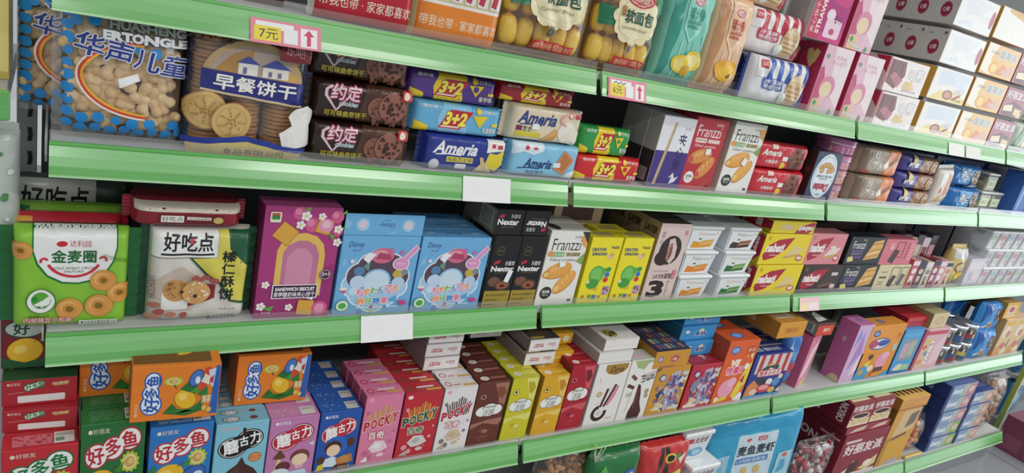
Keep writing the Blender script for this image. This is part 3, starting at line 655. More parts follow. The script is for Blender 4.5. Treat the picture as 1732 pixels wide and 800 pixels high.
o = pack('snack_bag', 'cream snack bag leaning beside the purple biscuit packs', 'snack bag', 'B', 2.385, .095, .118, .035, '#e6dcd0', [P('#c88a58', (.5, .2), (.9, .3), (.9, .8), (.6, .9)), P('#d8b468', (.1, .05), (.5, .05), (.4, .3)), R(.12, .55, .45, .9, '#e8e8e8'), P('#d05a5a', (.2, .3), (.4, .32), (.3, .5)), P('#6a9a5a', (.7, .06), (.9, .05), (.85, .2))], px=5, pz=5, fins='tb', fin='gloss'); o.rotation_euler[1] = -.08
bco = [P('#5aa0d8', (.20, .15), (.60, .1), (.58, .9), (.18, .9)), T('奇宝', .24, .34, .54, .76, '#eaf2fa', b=.04, o='#1c4a90')]+cookie(.76, .46, .13, '#a08468', '#4a3424', 9, 2)+[P('#cfe0ee', (.62, .05), (.98, .05), (.98, .16), (.64, .14))]
bc = pack('cookie_bag', 'shiny blue cookie bag in the bottom layer beside the cream bag', 'cookie bag', 'B', 2.50, .215, .075, .07, '#1f6cb4', bco, px=5, pz=5, group='shiny blue cookie bags', wr=.006, fw_=.016)
dup(bc, 'shiny blue cookie bag on top of the bottom one, ends sticking up', d=(-.03, .010, .078))
dup(bc, 'shiny blue cookie bag pushed to the back, behind the other two', d=(.02, .095, .02))
def clear_jar(x, y, z, label, w=.08, h=.058):
    mb = MB(); box(mb, 0, w, 0, .07, 0, h, 'tubclear#e6ead8', .004); o = mb.obj('snack_jar', None, (x, y, z)); tag(o, label, 'snack jar', 'clear snack jars')
    c = MB(); rr = random.Random(int(x*100))
    for k in range(16): cx, cz = rr.uniform(.012, w-.012), rr.uniform(.012, h-.014); box(c, cx-.008, cx+.008, .008+k*.0008, .02+k*.002, cz-.006, cz+.006, 'food#cfc07a' if k % 3 else 'food#a8b48a', .002)
    tag(c.obj('filling', o), None, None, kind='stuff')
    l = MB(); box(l, -.002, w+.002, -.002, .072, h, h+.008, 'gloss#d9dcd4', .002); l.obj('lid', o)
    lb = MB(); box(lb, .01, w-.01, -.0012, -.0004, .012, h-.016, 'card#dce6c8'); art(lb, [T('果仁', .15, .3, .85, .7, '#5a7a3a')], w-.02, h-.028, lambda s, t, l_: (.01+s, -.0012-l_, .012+t)); lb.obj('paper_label', o)
clear_jar(2.79, .05, 0, 'clear snack jar with pale lid, left of its twin by the blue bag'); clear_jar(2.876, .05, 0, 'clear snack jar with pale lid, nearer the far navy boxes'); clear_jar(2.80, .055, .067, 'clear snack jar stacked on top of its twins')
nvo = [T('DARK', .5, .55, .62, .9, '#cdd8ee', b=.02, rot=90), R(.2, .1, .35, .9, '#8ab0de'), R(0, 0, 1, .04, '#a8c8ea')]
nv = carton('biscuit_box', 'blue biscuit box at the far end, first past the clear jars', 'biscuit box', 'B', 2.985, .095, .155, .07, '#3b66b4', nvo, group='far blue biscuit boxes')
for k, lb in enumerate(('second blue biscuit box past the clear jars', 'third blue biscuit box past the clear jars', 'fourth blue biscuit box past the clear jars', 'fifth blue biscuit box past the clear jars')): dup(nv, lb, d=(.098*(k+1), .003*(k % 2), 0))
nd = carton('biscuit_box', 'dark navy box standing at the back behind the blue cookie bags', 'biscuit box', 'B', 2.62, .36, .150, .10, '#2c4878', [T('BISCUIT', .55, .3, .62, .8, '#9ab4d8', b=0, rot=90)], dy=.15, group='far blue biscuit boxes')

dup(nd, 'added dark navy box standing in for shade behind the purple biscuit packs', d=(-.38, 0, 0)); dup(nd, 'added dark navy box standing in for shade behind the far blue biscuit boxes', d=(.40, 0, 0))  # both copies added to darken the grey gap at the shelf back
# ------------------------------------------------------------------ topmost shelf (A)
def bandpack(x, w, label, band, top, seed):
    ops = [R(0, 0, 1, .42, band), R(0, .42, 1, .46, '#efeae0'), T('带我也带 · 家家都喜欢', .02, .15, .98, .28, '#f1ead6', b=.0), R(.0, .46, 1, 1, top)]
    for i in range(6):
        ops += [R(.02+.16*i, .48, .15+.16*i, .74, '#e6e4e0', .02), P('#c03a50', (.03+.16*i, .52), (.10+.16*i, .50), (.12+.16*i, .64), (.05+.16*i, .66)), R(.03+.16*i, .82, .14+.16*i, 1, '#d8c890')]
    ops += [R(.16, .72, .82, .98, '#c8ac5c'), T('好吃小面包', .20, .76, .62, .90, '#c02c38', b=.03, o='#f4ead0'), O(.72, .86, .06, None, '#5a3a2a'), O(.72, .86, .04, None, '#c84050'), P('#f3f3ee', (0, .98), (.2, .9), (.16, 1))]
    pack('snack_bag', label, 'snack bag', 'A', x, w, .14, .06, top, ops, px=9, pz=7, fins='lr', fin='gloss', fw_=.004, seed=seed)
bandpack(.335, .166, 'red banded snack bag with white lettering beside the shelf price tag', '#b81f30', '#d8d2c4', 2)
bandpack(.505, .163, 'orange banded snack bag with white lettering beside the yellow bread bag', '#e8862c', '#d8c896', 3)
rb_ = carton('snack_box', 'dark maroon box at the back, left of the red banded bag', 'snack box', 'A', .19, .12, .10, .1, '#4a1c22', [R(.2, .2, .5, .8, '#6a2a30')], dy=.08)

ROLL = None
def bread_bag(x, w, label, seed, h=.20, d=.085):
    global ROLL
    pl = Pill(w, h, d, 5, 6, .006, seed, .6, .6); mb = MB(); sheet(mb, pl, 'clear#e8d6a8', 1); sheet(mb, pl, 'gloss#caa25c', -1)
    ops = [R(.02, .0, .98, .035, '#c9b060'), R(.02, .035, .98, .042, '#4a3a18')]
    ops += [P('#1f7a50', (.06, .44), (.26, .46), (.22, .62), (.04, .64)), P('#1f7a50', (.80, .62), (1, .70), (1, .86), (.78, .80))]
    for i in range(12): a = i*PI/6; ops.append(O(.52+.25*math.cos(a), .56+.19*math.sin(a), .09, None, '#efe3ba'))
    ops += [O(.52, .56, .27, .20, '#efe3ba'), O(.53, .74, .20, .075, '#c62c38'), O(.53, .74, .17, .055, '#e8d6c0'), O(.53, .74, .15, .045, '#c62c38'), T('达利园', .42, .715, .64, .765, '#f6ead0', b=.03), T('软面包', .34, .51, .76, .635, '#1f5a4a', b=.05), R(.27, .56, .33, .66, '#b88a58'), T('法式', .275, .565, .325, .655, '#7a3a20'), T('Caterpillar Bread', .32, .44, .70, .475, '#7a6a40', b=0, sh=.2),
            P('#c4342c', (.30, .11), (.78, .10), (.80, .17), (.32, .185)), T('香奶味软面包', .34, .115, .76, .165, '#f0c8a0', b=0), O(.48, .27, .05, None, '#8a7a5a'), O(.48, .27, .03, None, '#4a4a3a')]
    art(mb, ops, w, h, lambda s, t, l: pl.pt(s, t, l), 'gloss', step=.0002, sub=.012)
    o = mb.obj('bread_bag', None, (x, Y0['A']-.004, SH['A']+.001)); tag(o, label, 'bread bag', 'clear bags of small breads')
    if not ROLL:
        r = MB(); vs = []; n, m = 14, 8
        for j in range(m+1):
            t = j/m*2-1
            for i in range(n): a = 2*PI*i/n; q = math.sqrt(max(0, 1-abs(t)**3)); vs.append((.0185*q*math.cos(a), .017*q*math.sin(a), .03*t))
        r.add(vs, [(j*n+i, j*n+(i+1) % n, (j+1)*n+(i+1) % n, (j+1)*n+i) for j in range(m) for i in range(n)], 'food#dc9c3c', True)
        for fi, f in enumerate(r.f):
            cc = sum((Vector(r.v[q]) for q in f), Vector())/len(f)
            if cc.y < -.006 and abs(cc.z) < .022: r.m[fi] = 'gloss#f6cc38'
        ROLL = r.mesh('bread_roll')
    rr = random.Random(seed)
    for j in range(3):
        for i in range(5):
            p = bpy.data.objects.new('bread_roll', ROLL); COL.objects.link(p); p.parent = o
            p.location = (.026+i*(w-.05)/4+rr.uniform(-.003, .003), .034+rr.uniform(-.003, .003), .042+j*.058); p.rotation_euler = (rr.uniform(-.1, .1), rr.uniform(-.15, .15), rr.uniform(-.3, .3))
    fin_strip('end_seal', o, 'l', w, h, d, .008, 'clear#e6d8b0'); fin_strip('end_seal', o, 'r', w, h, d, .008, 'clear#e6d8b0')
bread_bag(.672, .198, 'clear golden bag of small breads, beside the orange banded snack bag', 4)
bread_bag(.876, .172, 'clear golden bag of small breads, beside the teal roll bag', 9)

def roll_bag(x, w, label, base, lt, dk, fruit, h=.205):
    ops = [P(dk, (.12, 0), (.24, .5), (.20, 1), (.02, 1), (.02, 0)), L(lt, .03, (.30, .02), (.36, .42)), L(dk, .02, (.50, .02), (.50, .40)), L(lt, .03, (.72, .02), (.66, .42)), L(dk, .02, (.88, .02), (.84, .5)),
           P(lt, (.28, .95), (.30, .55), (.50, .40), (.72, .55), (.76, .95)), P(base, (.31, .93), (.33, .57), (.50, .44), (.69, .57), (.73, .93)), O(.52, .84, .13, .045, '#c24a58'), O(.52, .84, .10, .03, '#ecd9d4'), T('达利园', .44, .82, .60, .86, '#c24a58'),
           T('瑞士卷', .34, .66, .72, .77, dk if base != '#e8bf98' else '#c84a3a', b=.05), T('DALIYUAN', .36, .60, .70, .635, dk if base != '#e8bf98' else '#c84a3a', b=.03), T('SWISS ROLL', .38, .555, .68, .59, dk if base != '#e8bf98' else '#c84a3a', b=.03), R(.36, .645, .70, .65, dk)]
    ops += fruit
    pack('roll_bag', label, 'cake roll bag', 'A', x, w, h, .07, base, ops, px=5, pz=7, fins='tb', fin='gloss', wr=.005, back=dk, fw_=.008)
roll_bag(1.060, .130, 'teal bag of cake rolls with lemon picture beside the bread bags', '#7fcbb8', '#a6e2d2', '#3f9a88', [O(.46, .17, .26, .10, '#e6c63a'), O(.46, .17, .20, .075, '#f0dc7a'), O(.72, .22, .22, .11, '#ecd046'), O(.72, .22, .14, .07, '#f4e69a'), O(.60, .11, .12, .06, '#d8a82c')])
roll_bag(1.194, .122, 'peach coloured bag of cake rolls with orange fruit picture', '#e8bf98', '#f4d8bc', '#c89268', [O(.55, .20, .34, .12, '#efb02e'), O(.58, .19, .24, .08, '#f4c64a'), P('#7a5a20', (.56, .14), (.66, .18), (.72, .13), (.60, .12))])
def waf(col, stripe):
    return [R(0, .55, 1, 1, '#eceae8')]+[P(stripe, (.18+.18*i, .52), (.27+.18*i, .50), (.29+.18*i, 1), (.19+.18*i, 1)) for i in range(5)]+[R(.04, .76, .15, .94, '#c8303c'), T('达利', .05, .80, .14, .90, '#f2e8e0'), R(.12, .30, .52, .56, col, .03), T('冰淇淋', .16, .43, .48, .54, '#f2f0f4', b=.04), T('味威化饼', .15, .32, .49, .42, '#f2f0f4', b=.04),
        P('#d9b98e', (.56, .04), (.84, .04), (.92, .55), (.78, .78), (.62, .66)), P('#c29c6c', (.60, .50), (.90, .48), (.88, .42), (.60, .44)), P('#e8d0a8', (.62, .60), (.78, .78), (.90, .58)), L('#a8804e', .012, (.62, .36), (.88, .32)), L('#a8804e', .012, (.61, .26), (.87, .22)), L('#a8804e', .012, (.6, .16), (.86, .12)), O(.56, .16, .07, .12, '#dfe4d8'), P(col, (.90, .05), (1, .0), (1, .4), (.94, .3))]
wf = pack('wafer_bag', 'blue and white striped wafer bag at the rail, with a wafer cone picture', 'wafer bag', 'A', 1.362, .212, .106, .06, '#e9eaee', waf('#3a54a8', '#3f62b4'), px=8, pz=6, fins='lr', fin='gloss', group='striped wafer bags', back='#2f4690', seed=4, wr=.004)
wr_ = pack('wafer_bag', 'red and white striped wafer bag lying on the blue striped one', 'wafer bag', 'A', 1.300, .208, .098, .06, '#efe6e4', waf('#c83448', '#c83c4c'), z=.108, dy=.006, px=8, pz=6, fins='lr', fin='gloss', group='striped wafer bags', back='#b02c40', seed=5, wr=.004)
wp = pack('wafer_bag', 'peach and red wafer bag topmost, above the red striped one', 'wafer bag', 'A', 1.215, .20, .085, .06, '#e8c4a0', waf('#c83448', '#d85a50')[5:], z=.208, dy=.012, px=8, pz=6, fins='lr', fin='gloss', group='striped wafer bags', seed=6)
dup(wf, 'blue striped wafer bag in the second row, showing above the peach roll bag', d=(-.06, .075, .0))

def rosy():
    return [R(0, 0, 1, 1, '#e6bccb'), P('#c9577f', (0, 0), (.16, 0), (.34, .40), (.10, .70), (0, .66)), P('#efdfe2', (.58, .30), (1, .1), (1, 1), (.30, 1)), O(.42, .40, .27, .17, '#d98aa6'), O(.40, .36, .20, .125, '#ecd5ae'), P('#e6c396', (.05, 0), (.42, 0), (.34, .22), (.06, .20)), O(.12, .84, .07, .035, '#7a9a8a'),
            T('草莓味\n夹心饼干', .34, .74, .86, .88, '#d890aa', b=.02), P('#3f9a5c', (.10, .14), (.16, .20), (.24, .15), (.18, .09)), P('#3f9a5c', (.70, .02), (.78, .10), (.86, .05), (.80, .0)), T('Strawberry', .16, .03, .60, .09, '#f4eef0', b=.04, o='#5a9a7a', rot=-6)]
rl = [R(0, 0, 1, 1, '#b52c50'), P('#d8b878', (.3, .74), (.5, .62), (.7, .74), (.78, .88), (.6, .92), (.5, .86), (.4, .92), (.22, .88)), T('BISCUIT', .4, .2, .62, .56, '#d88aa0', b=0, rot=90)]
pb = carton('biscuit_box', 'pink faced biscuit box with dark red side, next to the striped wafer bag', 'biscuit box', 'A', 1.592, .118, .168, .068, '#e6bccb', rosy(), rl, group='pink upright biscuit boxes', fin='gloss', topc='#d8486c')
dup(pb, 'pink faced biscuit box with dark red side, next to the white pie boxes', d=(.141, 0, 0))
dup(pb, 'pink faced biscuit box standing on top, nearest the white pie boxes', d=(.062, .002, .1695))
dup(pb, 'pink faced biscuit box in the second row behind the rail pair', d=(.02, .074, .0))
carton('biscuit_box', 'white and magenta box with red lettered panel, on top of the pink boxes', 'biscuit box', 'A', 1.492, .138, .155, .075, '#d03a80', [R(0, 0, .34, 1, '#c22a50'), T('STRAWBERRY', .20, .08, .31, .96, '#f4e6ea', b=.04, rot=90), T('夹心饼干草莓味', .04, .08, .16, .9, '#f4dfe4', b=.02, rot=90), P('#b02a7a', (.34, .9), (.5, .6), (.9, .55), (1, .7), (1, .2), (.34, .1)), O(.52, .40, .12, .09, '#f0dce6'), O(.72, .28, .10, .07, '#ecc8d8'), R(.44, .06, .9, .34, '#eed2dd', .05), O(.66, .16, .08, .05, '#c84a7a'), T('2+1', .66, .30, .84, .42, '#5a2a5a')],
       [R(0, 0, 1, 1, '#b9b2ae')]+[R(.1+.09*i, .1, .14+.09*i, .92, '#8a827e') for i in range(8)], z=.1695, side='#c9c4c0')

# pie boxes: columns of stacked cartons, several deep
def emb(side): return [R(0, 0, 1, 1, side), O(.5, .42, .24, .24, '#a83a50'), O(.5, .42, .20, .19, '#8e2a40'), T('Q蒂', .36, .34, .64, .50, '#e8d0d0', b=.04), R(.1, .82, .3, .85, '#8a8682'), R(.78, .84, .9, .93, '#6a6662')]
q_f = [R(0, 0, 1, 1, '#efe6e2'), P('#7a4a48', (.04, .95), (.04, .25), (.30, .10), (.46, .55), (.40, .95)), P('#b9707a', (.10, .45), (.36, .15), (.44, .40), (.2, .6)), P('#e0c48a', (.46, .22), (.58, .12), (.78, .2), (.7, .42), (.52, .4)), T('Q蒂', .56, .46, .92, .82, '#f4f4f4', b=.03, o='#b8a8a8'), T('摩卡巧克力味', .50, .08, .86, .16, '#8a7a70', b=0), R(0, .0, .03, 1, '#c84060')]
y_f = [R(0, 0, 1, 1, '#efece4'), P('#d8e0ea', (.12, .95), (.14, .45), (.50, .55), (.92, .45), (.95, .95)), P('#ecd98a', (0, 0), (.3, .32), (.62, .36), (1, .18), (1, 0)), O(.50, .22, .14, .16, '#9a6048'), O(.50, .22, .09, .10, '#c89a80'), T('Q蒂', .66, .30, .90, .46, '#f2f2f2', b=.03, o='#a89890'), P('#a03a40', (.62, .12), (.82, .30), (.86, .26), (.68, .08)), T('多层蛋糕', .66, .06, .92, .14, '#7a6a60')]
x_f = [R(0, 0, 1, 1, '#f1f1ee'), P('#e6e9ec', (.1, .9), (.2, .4), (.6, .5), (.9, .9)), P('#dfe6ea', (.05, .1), (.4, .3), (.5, .1)), T('Q蒂', .6, .3, .9, .55, '#e0e2e2'), O(.93, .5, .06, .28, '#b86a78')]  # print drawn almost white, overexposure put into its colours
o_f = [R(0, 0, 1, 1, '#e9bf78'), P('#f2ead8', (0, 1), (0, .1), (.34, 0), (.20, .55), (.3, 1)), T('蛋黄派', .40, .62, .92, .88, '#8a98b0', b=.04, o='#efe6cc'), T('好丽友', .14, .70, .38, .80, '#8a98b0', b=.02), O(.36, .26, .14, .22, '#e8a63c'), O(.36, .26, .09, .15, '#f0cf74'), P('#e08a60', (.46, .10), (.60, .46), (.74, .36), (.66, .08)), P('#d8b0a0', (.6, .2), (.9, .5), (.96, .2), (.8, .06))]
m_f = [R(0, 0, 1, 1, '#a85a6a'), T('好丽友派', .06, .64, .98, .92, '#f2e6e6', b=.05, o='#7a2a40'), P('#5a2a2c', (.10, .05), (.06, .36), (.5, .56), (.92, .42), (.95, .1), (.5, 0)), P('#ecd9b8', (.12, .16), (.10, .36), (.46, .44), (.52, .2)), P('#e2c89c', (.62, .08), (.60, .34), (.9, .3), (.9, .1)), O(.85, .12, .10, .12, '#dcc890')]
qs = carton('pie_box', 'white and red chocolate cake box at the rail beside the pink boxes', 'cake box', 'A', 1.886, .202, .0905, .066, '#efe6e2', q_f, [R(0, 0, 1, 1, '#d9c9c0'), P('#b8304a', (.3, 1), (1, .5), (1, 1))], group='white chocolate cake boxes', fin='gloss', side='#d8cec8')
dup(qs, 'white and red chocolate cake box stacked on the rail one, beside the pink boxes', d=(-.010, .002, .0925))
dup(qs, 'white and red chocolate cake box in the second row, lower layer', d=(.004, .068, 0)); dup(qs, 'white and red chocolate cake box in the second row, upper layer', d=(.002, .068, .0925))
NAMESQ = ['at the rail', 'second up from the rail', 'third up from the rail', 'topmost in view']
for k in range(4):
    f, sd = (y_f, '#d9a850') if k < 2 else (x_f, '#c9c5bf')
    c = carton('pie_box', f'white topped cake box {NAMESQ[k]}, left of the orange pie boxes', 'cake box', 'A', 2.117-.006*k, .216, .0905, .066, '#efece4', f, emb('#c6c1ba') if k > 1 else [R(0, 0, 1, 1, '#d8a548')], z=k*.1015 if k < 2 else .203+(k-2)*.1035, fin='gloss', group='cream cake boxes', side='#d8d2c8')
    if k > 1:
        for j in range(1, 4): dup(c, f'grey sided cake box with red emblem, {"third" if k == 2 else "fourth"} layer, {ORD[j]} in depth', d=(0, .0675*j, 0))
    else:
        for j in range(1, 4): dup(c, f'cake box under the grey sided ones, {"lowest" if k == 0 else "second"} layer, {ORD[j]} in depth', d=(0, .0675*j, 0))
    carton('pie_box', f'orange and white yolk pie box {NAMESQ[k]}', 'pie box', 'A', 2.347-.004*k, .218, .0905, .066, '#e9bf78', o_f if k < 3 else [R(0, 0, 1, 1, '#f0ede4'), P('#e0b068', (.2, .9), (.9, .7), (1, 1), (.2, 1))], [R(0, 0, 1, 1, '#c9923c')], z=k*.104, fin='gloss', group='orange yolk pie boxes', side='#d8a858')
    if k < 3: carton('pie_box', f'maroon pie box with white lettering {NAMESQ[k]}', 'pie box', 'A', 2.572-.004*k, .160, .0905, .066, '#a85a6a', m_f, [R(0, 0, 1, 1, '#8a3a4a')], z=k*.104, fin='gloss', group='maroon pie boxes up high')
    if k < 3: pack('snack_bag', f'pale green snack bag past the maroon pie boxes, {NAMESQ[k]}', 'snack bag', 'A', 2.742-.004*k, .16, .098, .05, '#b4c6b0', [P('#6a8a70', (.05, .1), (.3, .9), (.5, .9), (.3, .1)), P('#e6dcc0', (.5, .1), (.9, .2), (.8, .7), (.55, .6))], z=k*.104, fins='lr', fin='gloss', group='pale green snack bags', px=7, pz=5)
# ------------------------------------------------------------------ third shelf (C)
def ring(cx, cy, r): return [O(cx, cy, r, None, '#b9712a'), O(cx, cy, r*.97, None, '#dc9c4c'), O(cx-.1*r, cy+.12*r, r*.62, None, '#e8b468'), O(cx, cy, r*.52, None, '#d89444'), O(cx, cy, r*.28, None, '#8a6a1c')]
jo = [R(0, 0, 1, 1, '#8cc63c'), P('#1f7a34', (.14, 1.05), (.14, .80), (.18, .66), (.27, .54), (.40, .47), (.55, .455), (.70, .49), (.81, .57), (.88, .70), (.91, .84), (.91, 1.05)), P('#f1f2ee', (.155, 1.05), (.155, .81), (.195, .68), (.28, .56), (.41, .49), (.55, .475), (.69, .51), (.80, .59), (.865, .71), (.895, .85), (.895, 1.05)),
      O(.40, .885, .05, .03, '#c62c3c'), T('达利园', .47, .855, .66, .92, '#c62c3c', b=.02), T('金麦圈', .31, .69, .71, .82, '#1f6a34', b=.06), T('GOLD WHEAT CIRCLE', .32, .62, .70, .645, '#4a6a4a', b=0, sh=.2), T('DALIYUAN', .42, .585, .60, .61, '#4a6a4a', b=0, sh=.2)]
jo += [arc('#d02a3c', .028, .51, .76, .25, .215, 205, 335), arc('#d02a3c', .022, .245, .70, .03, .035, 20, 200), arc('#d02a3c', .022, .775, .72, .03, .035, -20, 160)]
jo += ring(.05, .81, .10)+ring(.94, .36, .12)+ring(.785, .50, .125)+ring(.75, .225, .135)+ring(.48, .20, .125)
jo += [O(.225, .29, .13, .13, '#1f7a34'), O(.225, .29, .12, .122, '#f1f3ee'), O(.225, .30, .085, .085, '#5aa83a'), P('#f1f3ee', (.16, .25), (.24, .30), (.31, .36), (.30, .27), (.24, .22)), O(.17, .31, .03, .03, '#2f8a34'), T('麦香', .19, .215, .27, .245, '#1f6a34', b=0), T('净含量:142克', .12, .12, .30, .145, '#2a4a1a', b=0), T('内部独立小包装', .08, .065, .50, .115, '#f1f1ec', b=.03, o='#c8304a'), R(.57, .03, .93, .075, '#e6eee0', .01), O(.60, .052, .012, None, '#222233'), T('达利食品集团有限公司', .62, .035, .92, .068, '#223a22', b=0), T('HEALTHY&HAPPY', .87, .62, .91, .86, '#3a6a2a', b=0, rot=72)]
pack('biscuit_pack', 'bright green biscuit pack with golden ring biscuits, overhanging the shelf end', 'biscuit pack', 'C', -.041, .146, .158, .055, '#8cc63c', jo, z=.0, fin='gloss', px=14, pz=14, back='#1f6a34', fins='lr', fw_=.018, wr=.002, fk='#1f6a34')
pack('biscuit_pack', 'red and yellow biscuit pack behind the bright green one, only its top showing', 'biscuit pack', 'C', -.044, .142, .158, .045, '#c62c3c', [R(.2, .4, .86, .95, '#f0efe8', .05), O(.45, .88, .06, .03, '#c62c3c'), T('达利园', .52, .85, .72, .92, '#c62c3c', b=.02), R(0, 0, .16, 1, '#e2a23a')], z=.0, dy=.057, fin='gloss', px=14, pz=12, seed=3, fw_=.01)
pack('biscuit_pack', 'green biscuit pack third from the front behind the bright green one', 'biscuit pack', 'C', -.040, .142, .158, .045, '#7cae3a', [R(0, .5, .1, 1, '#1f6a34'), P('#b8d088', (.2, .6), (.9, .6), (.8, .9), (.3, .9))], z=.0, dy=.104, fin='gloss', px=14, pz=12, seed=4, fw_=.01)
hc = lambda y0, y1, x0=.12, x1=.82: T('好吃点', x0, y0, x1, y1, '#1c1c1e', b=.04)
pack('biscuit_pack', 'grey topped biscuit pack with black lettering at the back, above the green packs', 'biscuit pack', 'C', -.052, .165, .188, .05, '#3a4a3c', [R(.0, .60, .72, 1, '#c9c9c4'), hc(.68, .94, .08, .66), R(.08, .62, .66, .65, '#1c1c1e'), R(0, 0, .1, .7, '#1f4a30')], z=.0, dy=.152, fin='gloss', px=14, pz=12, seed=5, fw_=.01)
zo = [R(0, 0, 1, 1, '#dcd6cc'), R(0, .72, .66, 1, '#f1f1ec'), T('好吃点', .10, .79, .60, .97, '#1c1c1e', b=.05), P('#c8505a', (.36, .93), (.40, .93), (.40, .87), (.36, .87)), R(.08, .745, .62, .765, '#1c1c1e'), R(.0, .715, .66, .722, '#55504a'),
      P('#2f5a3a', (.36, .72), (.55, .52), (.72, .40), (.82, .22), (1, .16), (1, 1), (.86, 1), (.66, 1), (.66, .72)), P('#dcd05a', (.40, .71), (.57, .54), (.74, .42), (.84, .24), (.97, .20), (.98, .62), (.78, .82), (.76, 1), (.66, 1), (.66, .72)),
      P('#1f5a3c', (.80, 1), (.80, .84), (.98, .64), (1, .66), (1, 1)), T('榛\n仁\n酥\n饼', .71, .24, .86, .80, '#17201c', b=.05), P('#c9b8a8', (0, .44), (.30, .62), (.58, .42), (.42, .12), (0, .3)),
      P('#8a2430', (.36, .16), (.66, .26), (.66, .42), (.5, .44)), R(.11, .14, .38, .34, '#f0eeea', .02)]
zo += cookie(.25, .36, .135, '#cf9a5c', '#a06a38', 12, 2)+cookie(.45, .345, .145, '#d8a668', '#efe0c0', 9, 5)+[O(.30, .36, .02, None, '#3a2a1c'), O(.45, .32, .02, None, '#3a2a1c')]
zo += [O(.42+.07*i, .52-.03*(i % 2), .045, .03, '#a8544c') for i in range(4)]+[O(.06, .22, .04, .03, '#b06a58'), O(.10, .15, .045, .03, '#a8544c'), O(.20, .12, .05, .03, '#b87868'), O(.06, .10, .05, .03, '#c08a78'), O(.33, .11, .05, .03, '#a8544c'), T('净含量:146克', .70, .15, .88, .175, '#333333', b=0), O(.60, .085, .02, None, '#26364a'), T('达利食品集团', .64, .075, .88, .105, '#26364a', b=.02), T('HAOCHIDIAN', .02, .30, .06, .55, '#555555', b=0, rot=90)]
pack('biscuit_pack', 'white, yellow and green biscuit pack with hazelnut biscuits, beside the magenta box', 'biscuit pack', 'C', .134, .150, .163, .065, '#dcd6cc', zo, z=.0, fin='gloss', px=12, pz=12, back='#1f5a3c', fw_=.014, wr=.003, seed=6, fk='#1c5236')
rlp = pack('biscuit_pack', 'dark red biscuit pack lying flat on top behind the hazelnut biscuit pack', 'biscuit pack', 'C', .106, .16, .036, .10, '#8a1f2c', [R(0, .72, 1, 1, '#d8cdbc'), R(.2, .18, .82, .62, '#6a1822', .01), R(.23, .25, .44, .56, '#efeae0'), T('好吃点', .24, .29, .43, .52, '#1c1c1e', b=.04), R(.47, .38, .70, .52, '#e6dcd0'), T('达利食品集团', .49, .41, .69, .49, '#333333', b=0), O(.77, .38, .05, .16, '#c9b46a')], z=.166, dy=.0, fin='gloss', px=12, pz=8, seed=8, fw_=.012, fk='#a02030')

def flower(cx, cy, r): return [O(cx+r*math.cos(a*1.2566), cy+r*.62*math.sin(a*1.2566), r*.6, None, '#f4f1f2') for a in range(5)]+[O(cx, cy, r*.4, None, '#f0d860')]
def fruit(cx, cy, r): return [O(cx, cy, r, None, '#d8608e'), O(cx-.3*r, cy+.2*r, r*.5, None, '#e88aac'), P('#6aa84a', (cx+.4*r, cy+.3*r), (cx+1.3*r, cy+.7*r), (cx+1.5*r, cy+.3*r))]
def bisc(cx, cy, r, rot): return [P('#a8642c', *[(cx+r*1.06*math.cos(math.radians(a+rot)), cy+r*.68*math.sin(math.radians(a+rot))) for a in (0, 90, 180, 270)]), P('#e2aa4a', *[(cx+r*math.cos(math.radians(a+rot)), cy+r*.63*math.sin(math.radians(a+rot))) for a in (0, 90, 180, 270)])]
pbo = [R(0, 0, 1, 1, '#b03f80'), P('#a03474', (0, 0), (1, 0), (1, .5), (0, .3))]
pbo += fruit(.44, .95, .09)+fruit(.62, .85, .10)+fruit(.94, .93, .09)+fruit(.97, .80, .07)
pbo += [P('#e8c060', (.20, .20), (.20, .62), (.26, .71), (.38, .77), (.55, .78), (.70, .75), (.80, .68), (.84, .58), (.84, .20)), P('#c77a9a', (.28, .26), (.28, .60), (.34, .67), (.46, .71), (.58, .71), (.70, .67), (.76, .58), (.76, .26)), P('#d892b0', (.34, .30), (.34, .56), (.44, .64), (.58, .64), (.68, .56), (.68, .30))]
pbo += bisc(.28, .77, .17, 10)+bisc(.78, .84, .14, 30)+[O(.80, .85, .10, .06, '#e89ab4'), O(.80, .86, .06, .035, '#f0c0d0')]+flower(.52, .93, .045)+flower(.46, .85, .04)+flower(.73, .93, .035)+flower(.97, .82, .04)+flower(.98, .70, .04)+flower(.10, .31, .035)+flower(.07, .11, .04)+flower(.44, .095, .035)+flower(.72, .20, .04)
pbo += [P('#6aa84a', (.10, .09), (.24, .12), (.20, .06)), P('#6aa84a', (.84, .78), (.94, .76), (.90, .72)), R(.19, .18, .80, .31, '#f4eef2', .0), R(.205, .188, .785, .302, '#3a1c3a'), T('SANDWICH BISCUIT', .23, .25, .76, .285, '#f6f0f4', b=.04), T('草莓酸奶味夹心饼干', .22, .195, .77, .24, '#f6f0f4', b=.03), O(.88, .40, .08, None, '#5a2a4a'), O(.88, .40, .072, None, '#efe2ea'), O(.88, .40, .066, None, '#5a2a4a'), T('2+1', .83, .39, .93, .42, '#f4eef2', b=.03)]
pbo += bisc(.66, .09, .15, 40)+[O(.86, .08, .11, .07, '#d8608e'), O(.86, .08, .07, .045, '#ec9ab8'), R(.06, .87, .20, .96, '#e9e4cc', .02), R(.08, .895, .18, .93, '#3f8a4a'), R(.08, .93, .18, .95, '#c84a3a'), T('净含量', .08, .045, .20, .06, '#f4e6ee', b=0)]
carton('biscuit_box', 'tall magenta sandwich biscuit box with yellow arch, fruit and biscuits', 'biscuit box', 'C', .2985, .1325, .208, .05, '#b03f80', pbo, [R(0, 0, 1, 1, '#7a2450')], topc='#c05890', dy=0, fin='card')

